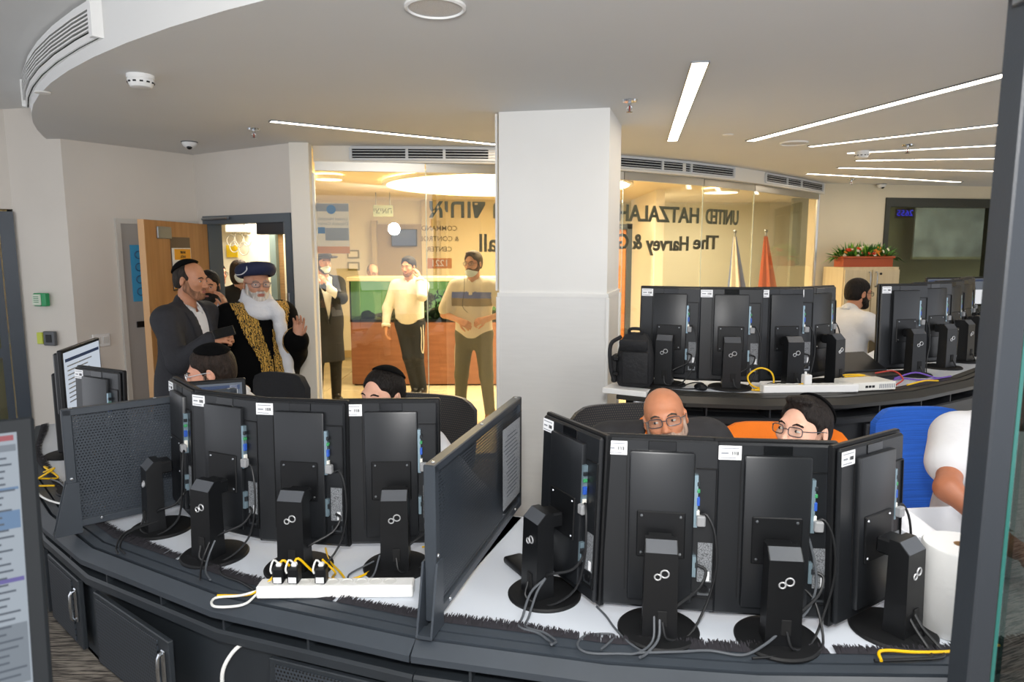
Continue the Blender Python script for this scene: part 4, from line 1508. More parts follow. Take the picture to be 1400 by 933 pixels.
MON = proto_monitor()
MONS = [
    # x, y, z, heading, label, group
    (-1.335, 2.490, 0.75, -50, 'black upright monitor seen almost edge-on beside the left punched divider, its stand leaning left'),
    (-1.035, 2.262, 0.75, -25, 'black upright monitor turned left, in front of the bent seated man in glasses'),
    (-0.712, 2.165, 0.75, -9, 'black upright monitor behind the three black plugs of the white power strip'),
    (-0.385, 2.172, 0.75, 2, 'black upright monitor just left of the middle punched divider'),
    (0.100, 1.985, 0.75, -62, 'black upright monitor turned sharply, just right of the middle punched divider'),
    (0.408, 1.785, 0.75, -9, 'large black upright monitor in front of the bald man'),
    (0.722, 1.740, 0.75, -6, 'large black upright monitor in front of the young man on the orange chair'),
    (1.062, 1.785, 0.75, 33, 'black upright monitor turned right, in front of the blue chair'),
    (0.830, 3.650, 1.08, -24, 'black upright monitor on the rear desk beside the backpack'),
    (1.155, 3.560, 1.08, -10, 'second upright monitor from the backpack on the rear desk'),
    (1.480, 3.580, 1.08, 6, 'third upright monitor from the backpack, behind the yellow cable loop'),
    (1.745, 3.690, 1.08, 34, 'fourth upright monitor from the backpack, turned away, behind the rear white power strip'),
    (2.34, 3.95, 1.08, 12, 'upright monitor directly right of the rear seated man in white shirt'),
    (2.68, 4.20, 1.08, 22, 'upright monitor second to the right of the rear seated man'),
    (2.96, 4.45, 1.08, 32, 'upright monitor third to the right of the rear seated man'),
    (3.24, 4.74, 1.08, 38, 'upright monitor fourth to the right of the rear seated man'),
    (3.48, 5.05, 1.08, 44, 'farthest upright monitor of the rear row, by the dark post'),
    (-1.90, 2.93, 0.75, -27, 'black upright monitor behind the left punched divider, back and white sticker showing'),
]
placed = []
for i, (x, y, z, h, lb) in enumerate(MONS):
    o = MON if i == 0 else copy_tree(MON)
    o.location = (x, y, z)
    o.rotation_euler = (0, 0, math.radians(h))
    o['label'] = lb
    o['group'] = 'upright monitors on the control desks'
    placed.append(o)
for o in placed[:4]:                            # these four heads are pulled a little higher on their stands
    for ch in o.children:
        if ch.name.split('.')[0] not in ('base', 'column', 'arm', 'cable'):
            ch.location.z += 0.020
            ch.location.y += 0.012
            ch.location.x -= 0.026


def wide_monitor(loc, rz, label, wv=0.50, hv=0.32, zb=0.22, style=0, tilt=0.0, column=True):
    """landscape or big monitor, screen facing local -Y"""
    t = thing('monitor', label, 'monitor', loc, rz)
    R = Matrix.Translation((0, 0, zb)) @ Matrix.Rotation(math.radians(tilt), 4, 'X')

    def M_():
        q = MB()
        q.xf = R
        return q
    M_().box((0, 0, hv / 2), (wv, 0.022, hv), bev=0.004).build('bezel', BLK if style != 2 else mat('bezel_slate', '#101316', 0.7, spec=0.15), t)
    M_().box((0, 0.022, hv / 2), (wv - 0.03, 0.024, hv - 0.03), bev=0.006).build('back_cover', SPINE, t)
    e = 0.016 if style != 2 else 0.022
    ds = M_().box((0, -0.0112, hv / 2), (wv - 2 * e, 0.002, hv - 2 * e)).build('display', SCREEN if style == 0 else mat('screen_dim', '#15181c', 0.6, spec=0.05, emit=0.30, ecol='#d4e0ec') if style == 2 else mat('screen_slate', '#1b1f25', 0.25, emit=0.22, ecol='#8d97a6'), t)
    if style == 1:
        M_().box((0.08, -0.0126, hv * 0.30), (wv * 0.5, 0.001, hv * 0.5)).build('window', mat('screen_white', '#1b1f25', 0.3, emit=0.5, ecol='#eef0f4'), ds)
        M_().box((wv / 2 - 0.05, -0.0126, hv / 2), (0.03, 0.001, hv - 0.05)).build('side_bar', MATS['screen_white'], ds)
        M_().box((0, -0.0126, hv - 0.035), (wv - 0.05, 0.001, 0.02)).build('title_bar', mat('screen_navy', '#2d3b58', 0.4, emit=0.2), ds)
    if style == 0:
        M_().box((0, -0.0126, hv - 0.055), (wv - 0.06, 0.001, 0.016)).build('title_bar', mat('screen_navy', '#2d3b58', 0.4, emit=0.2), ds)
        for k in range(9):
            L = random.uniform(0.3, 0.9) * (wv - 0.10)
            M_().box((-wv / 2 + 0.05 + L / 2, -0.0126, hv - 0.085 - k * 0.022), (L, 0.001, 0.006)).build('text_line', INKG, ds)
    if style == 2:
        blue, vio, pale, red = mat('screen_blue', '#1b1f25', 0.7, spec=0.03, emit=0.26, ecol='#8fb4e0'), mat('screen_violet', '#1b1f25', 0.7, spec=0.03, emit=0.26, ecol='#8f7fd6'), mat('screen_pale', '#1b1f25', 0.7, spec=0.03, emit=0.22, ecol='#b9c3cc'), mat('screen_red', '#1b1f25', 0.7, spec=0.03, emit=0.3, ecol='#d86a6a')
        w2 = wv - 2 * e - 0.004
        for z, h2, mt in ((hv - 0.045, 0.010, pale), (hv - 0.105, 0.004, blue), (hv - 0.150, 0.026, blue), (hv - 0.235, 0.006, vio), (hv - 0.335, 0.080, pale), (hv - 0.392, 0.014, blue), (hv - 0.46, 0.05, pale)):
            M_().box((0, -0.0126, z), (w2, 0.001, h2)).build('screen_band', mt, ds)
        M_().box((wv / 2 - e - 0.015, -0.0128, hv - 0.030), (0.022, 0.001, 0.008)).build('close_button', red, ds)
        for k in range(42):
            z = hv - 0.06 - k * 0.0095
            for c in range(6):
                L = random.uniform(0.018, 0.04)
                M_().box((-w2 / 2 + 0.03 + c * (w2 - 0.03) / 6 + L / 2, -0.0134, z), (L, 0.0006, 0.0028)).build('text_line', mat('screen_text', '#1b1f25', 0.7, spec=0.03, emit=0.13, ecol='#a3adb9'), ds)
        M_().lathe([(0, 0), (0.006, 0), (0.005, -0.004), (0, -0.004)], n=10).build('side_button', CHROME, t)
    if column:
        MB().lathe([(0, 0), (0.11, 0), (0.11, 0.006), (0, 0.014)], n=32).build('base', BLK2, t).location = (0, 0.09, 0)
        MB().box((0, 0.10, (zb + hv / 2) / 2 + 0.02), (0.09, 0.05, zb + hv / 2), bev=0.006).build('column', BLK, t)
        MB().box((0, 0.055, zb + hv / 2), (0.07, 0.06, 0.05), bev=0.004).build('arm', BLK, t)
    return t


wide_monitor((-2.22, 3.47, 0.75), math.radians(104), 'landscape monitor at the far left with a pale document on its lit screen', 0.53, 0.33, 0.25, 0)
wide_monitor((-1.285, 2.86, 0.715), math.radians(24), 'monitor with a grey and white lit screen in front of the bent seated man', 0.28, 0.40, 0.14, 1)
# blurred screen close to the camera at the lower left, standing on the photographer's side table
wide_monitor((-0.770, 0.77, 1.01), math.radians(33), 'large blurred monitor close to the camera at the lower left, lists on its screen', 0.336, 0.53, 0.045, 2, tilt=-22)
t = thing('side_table', 'dark narrow table under the near left monitor', 'table', (-0.86, 0.76, 0.30), math.radians(33))
MB().box((0, 0.05, 0.70), (0.55, 0.36, 0.03), bev=0.004).build('tabletop', BLK2, t)
for sx_ in (-1, 1):
    for sy_ in (-1, 1):
        MB().box((sx_ * 0.25, 0.05 + sy_ * 0.15, 0.342), (0.03, 0.03, 0.684)).build('leg', BLK2, t)
# two small lit screens beyond the rear row
for x, y, rz_, lb in ((4.15, 6.6, 0.25, 'left of two lit screens standing behind the rear monitors on the right'), (4.52, 6.72, 0.30, 'right of two lit screens standing behind the rear monitors')):
    wide_monitor((x, y, 1.04), rz_, lb, 0.40, 0.28, 0.23, 1)
t = thing('control_console', 'black inner desk on the right carrying two lit screens', 'console desk', (4.35, 6.75, 0.30), 0.28)
MB().box((0, 0.1, 0.72), (1.3, 0.6, 0.04), bev=0.004).build('desktop', PANELB, t)
MB().box((0, -0.1, 0.35), (1.24, 0.03, 0.70)).build('front_panel', PANELB, t)
for s in (-1, 1):
    MB().box((s * 0.62, 0.1, 0.35), (0.03, 0.5, 0.70)).build('side_panel', PANELB, t)

# ================================================================ SMALL THINGS ON THE DESKS
DZ = 0.751


def power_strip(loc, rz, L, label, outlets):
    t = thing('power_strip', label, 'power strip', loc, rz)
    MB().box((0, 0, 0.020), (L, 0.055, 0.040), bev=0.004).build('housing', WHITE_P, t)
    so = MB().lathe([(0.019, 0), (0.021, 0.0015), (0.017, 0.002), (0.016, 0.0005), (0, 0.0005)], n=16).mesh('socket', mat('socket_rim', '#dcdcd8', 0.4))
    for k in range(outlets):
        place('socket', so, t, (-L / 2 + 0.05 + k * (L - 0.08) / outlets, 0, 0.040), (0, 0, 0))
    return t


power_strip((-0.54, 1.985, DZ), 0.02, 0.475, 'long white power strip on the left desk with three black plugs in it', 9)
power_strip((1.53, 3.455, 1.081), 0.06, 0.50, 'long white power strip on the edge of the rear desk', 9)
for x, lb in ((-0.715, 'leftmost of three black plug adapters in the white power strip'), (-0.668, 'middle of three black plug adapters in the white power strip'), (-0.585, 'rightmost of three black plug adapters in the white power strip')):
    t = thing('plug_adapter', lb, 'plug', (x, 1.985, 0.791), random.uniform(-0.1, 0.1), 'black plugs in the power strip')
    MB().box((0, 0, 0.026), (0.034, 0.040, 0.052), bev=0.005).build('body', BLK, t)
    MB().box((0, -0.0205, 0.015), (0.024, 0.001, 0.018)).build('rating_label', LABELW, t)
    MB().box((0, 0.002, 0.056), (0.016, 0.018, 0.012), bev=0.003).build('cord_end', WHITE_P, t)
    MB().tube([(0.0, 0.0, 0.060), (-0.012, -0.01, 0.075), (-0.02, -0.018, 0.05), (-0.018, -0.015, 0.035)], 0.003, 6, 3).build('cord_loop', WCAB, t)


def cord(pts, r, m_, label, name='cable'):
    return tag(MB().tube(pts, r, 8, 5).build(name, m_), label, 'cable')


cord([(-0.90, 1.965, 0.757), (-0.80, 1.975, 0.757), (-0.74, 1.99, 0.80), (-0.705, 1.99, 0.858), (-0.68, 2.0, 0.83), (-0.66, 2.0, 0.86), (-0.62, 2.03, 0.80), (-0.56, 2.06, 0.758), (-0.48, 2.10, 0.757), (-0.40, 2.28, 0.757)], 0.0038, YEL, 'yellow network cable running over the left power strip')
cord([(-0.585, 2.0, 0.856), (-0.555, 2.03, 0.80), (-0.575, 2.07, 0.762), (-0.53, 2.05, 0.759), (-0.555, 2.10, 0.762), (-0.62, 2.20, 0.758), (-0.66, 2.30, 0.757)], 0.0034, YEL, 'yellow cable looped beside the rightmost plug of the left strip')
cord([(-0.32, 2.31, 0.757), (-0.25, 2.33, 0.757), (-0.19, 2.35, 0.757)], 0.0036, YEL, 'short yellow cable by the foot of the middle divider')
cord([(-0.775, 1.985, 0.765), (-0.83, 1.965, 0.757), (-0.90, 1.95, 0.757), (-0.88, 1.90, 0.757), (-0.80, 1.91, 0.757), (-0.78, 1.97, 0.76)], 0.0038, WCAB, 'white cable coiled at the left end of the power strip')
cord([(-0.80, 2.0, 0.757), (-0.86, 2.05, 0.757), (-0.94, 2.10, 0.757), (-0.98, 2.17, 0.757)], 0.0036, CABLE, 'black cable between the left strip and a monitor foot')
for dx, s in ((0.0, 0), (0.012, 1)):
    cord([(-1.33 + dx, 2.45, 0.80), (-1.40 + dx, 2.36, 0.79), (-1.40 + dx, 2.30, 0.762), (-1.36 + dx * 2, 2.24, 0.765)], 0.0034, CABLE, ('outer' if s else 'inner') + ' of two black cables dropping into the brush below the leftmost stand')
for dx, s in ((0.0, 'left'), (0.016, 'right')):
    cord([(-1.02 + dx, 2.20, 0.83), (-1.03 + dx, 2.17, 0.79), (-1.02 + dx, 2.12, 0.762), (-0.99 + dx * 2, 2.05, 0.765)], 0.0032, CABLEG if dx else CABLE, s + ' cable hanging from the second monitor stand from the left')
cord([(-0.43, 2.11, 0.82), (-0.45, 2.08, 0.76), (-0.50, 2.05, 0.757), (-0.53, 2.10, 0.757), (-0.46, 2.16, 0.775)], 0.003, CABLEG, 'thin grey cable curling at the foot of the monitor left of the divider')
# right desk cables
for k, lb in enumerate(('outer', 'inner')):
    o = 0.018 * k
    cord([(0.10, 1.93, 0.83), (0.055 + o, 1.90, 0.80), (0.03 + o, 1.84, 0.758), (0.02 + o, 1.79, 0.757), (0.07 + o, 1.76, 0.757), (0.10 + o, 1.72, 0.757), (0.105, 1.69, 0.765)], 0.0036, CABLEG, lb + ' of two grey cables lying left of the round monitor foot beside the divider')
cord([(0.385, 1.735, 0.82), (0.375, 1.70, 0.77), (0.33, 1.665, 0.757), (0.28, 1.66, 0.758), (0.20, 1.665, 0.757), (0.175, 1.70, 0.757), (0.20, 1.745, 0.757), (0.26, 1.755, 0.757), (0.28, 1.74, 0.757), (0.235, 1.68, 0.757)], 0.0032, CABLEG, 'grey cable in a loop on the right desk before the bald man\'s monitor')
cord([(0.40, 1.735, 0.82), (0.39, 1.70, 0.775), (0.35, 1.66, 0.757), (0.33, 1.64, 0.76)], 0.0036, CABLEG, 'grey cable from the bald man\'s monitor stand into the brush')
cord([(0.25, 1.90, 0.757), (0.27, 1.85, 0.757), (0.285, 1.79, 0.757), (0.31, 1.72, 0.757), (0.345, 1.665, 0.758)], 0.003, CABLEG, 'thin grey cable running forward between two round monitor feet')
cord([(0.33, 1.665, 0.757), (0.44, 1.67, 0.757), (0.52, 1.675, 0.757), (0.60, 1.655, 0.757), (0.66, 1.67, 0.775), (0.72, 1.70, 0.80), (0.80, 1.74, 0.83), (0.835, 1.77, 0.90), (0.825, 1.80, 1.0), (0.805, 1.82, 1.05)], 0.0036, CABLEG, 'long grey cable sweeping across the right desk and up to a monitor')
cord([(0.80, 1.80, 0.88), (0.835, 1.77, 0.84), (0.83, 1.70, 0.765), (0.78, 1.66, 0.757), (0.70, 1.65, 0.757), (0.62, 1.64, 0.758)], 0.0036, CABLE, 'black cable lying behind the front brush before the young man')
for k, lb in enumerate(('left', 'right')):
    o = 0.02 * k
    cord([(1.06 + o, 1.76, 0.86), (1.08 + o, 1.72, 0.80), (1.10 + o * 1.6, 1.68, 0.757), (1.08 + o * 1.5, 1.645, 0.757), (1.0 + o, 1.635, 0.757), (0.93 + o, 1.63, 0.758)], 0.0042, CABLE, lb + ' of two black cables under the monitor turned right')
cord([(0.945, 1.625, 0.76), (0.955, 1.655, 0.765), (0.99, 1.668, 0.762), (1.06, 1.668, 0.757), (1.16, 1.672, 0.757), (1.30, 1.70, 0.757)], 0.0042, YEL, 'yellow cable at the front of the right desk beside the paper roll')
cord([(1.13, 1.95, 0.757), (1.18, 1.96, 0.757), (1.25, 1.96, 0.757)], 0.004, YEL, 'yellow cable end behind the paper roll')

# paper roll, letter tray, handset
t = thing('paper_roll', 'big white paper towel roll standing on the right desk', 'paper roll', (1.245, 1.80, 0.75))
MB().lathe([(0.019, 0.245), (0.092, 0.245), (0.096, 0.240), (0.096, 0.004), (0.092, 0), (0.019, 0)], n=48).build('roll', mat('tissue_white', '#d9d9d8', 0.9, bump=0.25, bscale=18), t, angle=50)
MB().lathe([(0.0195, 0.246), (0.0165, 0.246), (0.0165, 0.02), (0.0195, 0.02)], n=24).build('core', mat('cardboard_core', '#8a6a48', 0.9), t)
t = thing('letter_tray', 'open white metal tray box on the right desk behind the paper roll', 'tray', (1.46, 2.21, 0.75), 0.12)
for nm, c, s in (('back_panel', (0, 0.13, 0.07), (0.36, 0.008, 0.14)), ('front_panel', (0, -0.13, 0.07), (0.36, 0.008, 0.14)), ('side_panel', (-0.18, 0, 0.07), (0.008, 0.26, 0.14)), ('side_panel', (0.18, 0, 0.07), (0.008, 0.26, 0.14)), ('bottom', (0, 0, 0.005), (0.36, 0.26, 0.008)), ('front_lip', (-0.172, -0.137, 0.07), (0.022, 0.014, 0.15)), ('top_lip', (0, -0.132, 0.146), (0.37, 0.022, 0.012))):
    MB().box(c, s, bev=0.001).build(nm, mat('tray_white', '#dcdee2', 0.4), t)
tag(MB().box((0, 0, 0.012), (0.07, 0.13, 0.024), bev=0.009, seg=2).build('handset', BLK, None, (0.03, 2.16, 0.751), 0.5), 'small black handset lying between the middle divider and the turned monitor', 'handset')
tag(MB().box((0, 0, 0.0006), (0.20, 0.28, 0.001)).build('paper_sheet', mat('paper_plain', '#e8e4d8', 0.8), None, (1.30, 2.05, 0.7505), 0.3), 'white paper lying under the tray on the right desk', 'paper')
# left wing clutter
for k, (p, m_, lb) in enumerate((
        ([(-2.25, 3.2, 0.76), (-2.18, 3.08, 0.80), (-2.10, 3.05, 0.76), (-2.15, 2.98, 0.78), (-2.22, 3.02, 0.76), (-2.12, 2.94, 0.757)], YEL, 'tangled yellow cables at the far left of the desk'),
        ([(-2.2, 3.1, 0.77), (-2.08, 3.0, 0.82), (-2.14, 2.93, 0.77), (-2.05, 2.95, 0.757)], YEL, 'single yellow cable loop at the far left of the desk'),
        ([(-2.15, 2.95, 0.757), (-2.0, 2.80, 0.757), (-1.85, 2.72, 0.757), (-1.74, 2.72, 0.757)], WCAB, 'white cable along the far left desk edge'),
        ([(-2.1, 3.0, 0.77), (-1.96, 2.86, 0.80), (-1.85, 2.80, 0.76), (-1.76, 2.84, 0.80)], CABLEG, 'grey cable arching at the far left of the desk'))):
    cord(p, 0.0042, m_, lb)
# white cable coming out of the open console door
cord([(-0.80, 1.98, 0.61), (-0.84, 1.935, 0.60), (-0.87, 1.91, 0.55), (-0.875, 1.915, 0.48), (-0.86, 1.94, 0.43)], 0.006, WCAB, 'thick white cable bending out above the open console door')

# rear desk clutter
t = thing('backpack', 'black backpack standing at the left end of the rear desk', 'backpack', (0.665, 3.64, 1.08), -0.35)
mm = MB()
secs = []
for z, a, b, y in ((0.0, 0.085, 0.06, 0), (0.03, 0.10, 0.075, 0), (0.15, 0.10, 0.07, 0.005), (0.23, 0.085, 0.055, 0.015), (0.275, 0.06, 0.035, 0.02), (0.285, 0.03, 0.02, 0.02)):
    secs.append([mm._v((a * (abs(math.cos(i * PI / 10)) ** 0.6) * math.copysign(1, math.cos(i * PI / 10)), y + b * (abs(math.sin(i * PI / 10)) ** 0.6) * math.copysign(1, math.sin(i * PI / 10)), z)) for i in range(20)])
for A, B in zip(secs[:-1], secs[1:]):
    for i in range(20):
        mm.face([A[i], A[(i + 1) % 20], B[(i + 1) % 20], B[i]])
mm.face(secs[0][::-1])
mm.face(secs[-1])
FAB = mat('backpack_nylon', '#16171a', 0.75, var=0.3, vscale=14, bump=0.4, bscale=50)
mm.build('body', FAB, t, angle=60)
MB().box((0.015, -0.078, 0.11), (0.14, 0.04, 0.17), bev=0.014, seg=2).build('front_pocket', FAB, t)
MB().box((0.0, -0.066, 0.225), (0.15, 0.03, 0.06), rot=(0.25, 0, 0), bev=0.01, seg=2).build('top_flap', FAB, t)
MB().box((-0.105, -0.01, 0.09), (0.03, 0.09, 0.15), bev=0.010, seg=2).build('side_pocket', FAB, t)
MB().tube([(-0.03, 0.0, 0.27), (-0.03, -0.01, 0.305), (0.03, -0.01, 0.305), (0.03, 0.0, 0.27)], 0.009, 8, 4).build('handle', FAB, t)
for z in (0.07, 0.15):
    MB().box((-0.09, -0.07, z), (0.03, 0.02, 0.02), bev=0.004).build('buckle', BLK, t)
MB().tube([(-0.08, 0.0, 0.26), (-0.125, -0.05, 0.22), (-0.12, -0.06, 0.10), (-0.10, -0.05, 0.02)], 0.011, 8, 4).build('strap', FAB, t)

t = thing('network_switch', 'white network box with ports at the right of the rear power strip', 'network box', (1.87, 3.56, 1.081), 0.22)
MB().box((0, 0, 0.022), (0.26, 0.15, 0.044), bev=0.004).build('housing', mat('router_white', '#e4e2da', 0.4), t)
pm_ = MB().box((0, 0, 0), (0.014, 0.004, 0.012)).mesh('port', BLK)
for k in range(3):
    place('port', pm_, t, (-0.05 + k * 0.02, -0.0755, 0.022))
for k in range(9):
    MB().box((0.03 + k * 0.011, -0.0755, 0.022), (0.005, 0.002, 0.022)).build('vent_slot', INKG, t)
t = thing('laptop', 'open black laptop lying low on the rear desk by the seated man', 'laptop', (2.02, 3.86, 1.081), 0.3)
MB().box((0, 0, 0.012), (0.33, 0.23, 0.022), bev=0.004).build('lower_case', BLK, t)
MB().box((0, 0, 0.026), (0.31, 0.21, 0.004), bev=0.001).build('keyboard_deck', mat('deck_dark', '#3a3430', 0.5), t)
MB().box((0.0, 0.09, 0.075), (0.33, 0.20, 0.012), rot=(math.radians(24), 0, 0), bev=0.004).build('lid', BLK, t)
t = thing('adapter_box', 'white adapter with cable standing on the rear power strip', 'plug', (1.515, 3.455, 1.122), 0.1)
MB().box((0, 0, 0.025), (0.04, 0.04, 0.05), bev=0.004).build('body', WHITE_P, t)
MB().cyl((0, 0.012, 0.05), (0, 0.012, 0.062), 0.006, n=8).build('cord_end', WHITE_P, t)
tag(MB().box((0, 0, 0.02), (0.20, 0.10, 0.04), bev=0.004).build('desk_box', mat('box_tan', '#c9b27c', 0.6), None, (1.86, 3.70, 1.081), 0.2), 'small tan box behind the white network box', 'box')
for k, (p, r, m_, lb) in enumerate((
        ([(1.36, 3.50, 1.087), (1.26, 3.50, 1.10), (1.235, 3.52, 1.15), (1.30, 3.54, 1.19), (1.36, 3.53, 1.17), (1.37, 3.52, 1.11), (1.30, 3.47, 1.088), (1.24, 3.47, 1.088)], 0.0045, YEL, 'yellow cable standing in a loop on the rear desk'),
        ([(1.25, 3.46, 1.09), (1.36, 3.47, 1.10), (1.46, 3.45, 1.115), (1.515, 3.455, 1.13)], 0.0045, YEL, 'yellow cable lying in front of the loop on the rear desk'),
        ([(1.73, 3.62, 1.087), (1.80, 3.66, 1.13), (1.92, 3.66, 1.13), (1.80, 3.64, 1.125)], 0.004, YEL, 'yellow cable over the tan box on the rear desk'),
        ([(2.06, 3.66, 1.088), (2.15, 3.73, 1.10), (2.28, 3.74, 1.088), (2.42, 3.80, 1.088)], 0.0045, PURP, 'purple cable on the rear desk right of the laptop'),
        ([(2.15, 3.78, 1.09), (2.28, 3.80, 1.12), (2.40, 3.80, 1.09), (2.52, 3.86, 1.088)], 0.0045, PURP, 'second purple cable crossing behind the first on the rear desk'),
        ([(2.06, 3.60, 1.088), (2.13, 3.66, 1.11), (2.12, 3.74, 1.14), (2.04, 3.78, 1.12)], 0.0045, REDC, 'red cable loop in front of the laptop on the rear desk'),
        ([(2.12, 3.60, 1.088), (2.25, 3.66, 1.10), (2.36, 3.72, 1.088)], 0.0045, YEL, 'yellow cable right of the red loop on the rear desk'),
        ([(0.79, 3.55, 1.087), (0.92, 3.50, 1.087), (1.02, 3.53, 1.087), (1.10, 3.48, 1.087)], 0.004, CABLE, 'black cable between the first two rear monitor feet'),
        ([(0.90, 3.56, 1.087), (0.97, 3.60, 1.10), (1.02, 3.58, 1.10), (0.99, 3.50, 1.087)], 0.0035, CABLE, 'thin black cable loop between the first two rear monitors'))):
    cord(p, r, m_, lb)
t = thing('junction_box', 'black power adapter behind the yellow loop on the rear desk', 'adapter', (1.40, 3.50, 1.081), 0.2)
MB().box((0, 0, 0.018), (0.13, 0.06, 0.034), bev=0.006).build('body', BLK, t)
MB().tube([(0.06, 0, 0.015), (0.10, 0.01, 0.01), (0.13, 0.04, 0.008)], 0.004, 6, 3).build('lead', CABLE, t)
tag(MB().ball((0, 0, 0.018), (0.03, 0.045, 0.02), 14, 8).build('computer_mouse', BLK, None, (0.985, 3.50, 1.079), 0.3), 'black computer mouse on the rear desk behind the bald man', 'mouse')
mm = MB()
rr = bmesh.ops.create_icosphere(mm.bm, subdivisions=3, radius=0.05)
for v in rr['verts']:
    v.co *= 1 + random.uniform(-0.22, 0.22)
    v.co.z *= 0.7
tag(mm.build('crumpled_tissue', mat('tissue_plain', '#e6e6ec', 0.9), None, (0.69, 3.52, 1.008), 0, 20), 'crumpled white tissue on the ledge under the rear desk end', 'tissue')

# ================================================================ CHAIRS
def chair(loc, rz, label, fabric, seat_z=0.47, top=1.02, wd=0.46, frame=None, arms=True, mesh_back=False, tilt=8):
    """task chair whose back faces away from local -Y (the sitter looks to -Y)"""
    fr = frame or BLK
    t = thing('office_chair', label, 'chair', loc, rz)
    MB().box((0, 0, seat_z - 0.03), (0.48, 0.46, 0.08), bev=0.03, seg=2).build('seat', fabric, t)
    h = top - seat_z - 0.10
    bk = MB()
    bk.xf = Matrix.Translation((0, 0.235, seat_z + 0.10)) @ Matrix.Rotation(math.radians(-tilt), 4, 'X')
    n = 10
    rows = []
    for k in range(9):
        z = h * k / 8
        ww = wd / 2 * (0.86 + 0.14 * math.sin(PI * min(1, k / 5.0) * 0.5)) * (1 - 0.10 * max(0, k - 7))
        row = []
        for i in range(n + 1):
            x = -ww + 2 * ww * i / n
            y = -0.045 * (abs(x) / ww) ** 2 + 0.02 * math.sin(PI * k / 8)
            zc = z - (0.03 * (abs(x) / ww) ** 6 if k == 8 else 0)
            row.append((x, y, zc))
        rows.append(row)
    F = [[bk._v((x, y - 0.02, z)) for x, y, z in r] for r in rows]
    B = [[bk._v((x, y + 0.02, z)) for x, y, z in r] for r in rows]
    for k in range(8):
        for i in range(n):
            bk.face([F[k][i], F[k][i + 1], F[k + 1][i + 1], F[k + 1][i]])
            bk.face([B[k][i + 1], B[k][i], B[k + 1][i], B[k + 1][i + 1]])
        bk.face([F[k][0], F[k + 1][0], B[k + 1][0], B[k][0]])
        bk.face([F[k][n], B[k][n], B[k + 1][n], F[k + 1][n]])
    for i in range(n):
        bk.face([F[8][i], F[8][i + 1], B[8][i + 1], B[8][i]])
        bk.face([F[0][i + 1], F[0][i], B[0][i], B[0][i + 1]])
    bk.build('backrest', fabric, t, angle=50)
    sp_ = MB()
    sp_.tube([(0, 0.10, seat_z - 0.07), (0, 0.30, seat_z - 0.05), (0, 0.32, seat_z + 0.10), (0, 0.30 + h * 0.06, seat_z + 0.10 + h * 0.45)], 0.028, 8, 4)
    sp_.build('back_support', fr, t)
    if arms:
        for s in (-1, 1):
            ar = MB().tube([(s * 0.20, 0.02, seat_z - 0.06), (s * 0.29, 0.03, seat_z - 0.04), (s * 0.30, 0.05, seat_z + 0.19)], 0.018, 8, 3).build('armrest', fr, t)
            MB().box((s * 0.30, 0.0, seat_z + 0.205), (0.085, 0.27, 0.03), bev=0.012, seg=2).build('arm_pad', fr, ar)
    MB().cyl((0, 0, 0.09), (0, 0, seat_z - 0.07), 0.028, n=12).build('gas_stem', ALU, t)
    for k in range(5):
        a = k * 2 * PI / 5 + 0.3
        lg_ = MB().tube([(0.02 * math.cos(a), 0.02 * math.sin(a), 0.11), (0.16 * math.cos(a), 0.16 * math.sin(a), 0.10), (0.29 * math.cos(a), 0.29 * math.sin(a), 0.065)], 0.020, 8, 2).build('leg', fr, t)
        MB().cyl((0.29 * math.cos(a) - 0.02 * math.sin(a), 0.29 * math.sin(a) + 0.02 * math.cos(a), 0.03), (0.29 * math.cos(a) + 0.02 * math.sin(a), 0.29 * math.sin(a) - 0.02 * math.cos(a), 0.03), 0.03, n=12).build('caster', BLK, lg_)
    return t


MESHF = dots_mat('chair_mesh_black', '#26272a', '#5a5248', 0.011, axes=(0, 2), radius=0.22)
FBLACK = mat('chair_fabric_black', '#1b1b1e', 0.9, var=0.2, vscale=90, bump=0.3, bscale=300)
FORANGE = mat('chair_fabric_orange', '#f07a12', 0.75, var=0.08, vscale=6, bump=0.2, bscale=220)
FBLUE = mat('chair_fabric_blue', '#1f5fc4', 0.8, var=0.22, vscale=3, stretch=(1, 1, 60), bump=0.3, bscale=8)

# ================================================================ PEOPLE (figures grown as one smooth surface each)


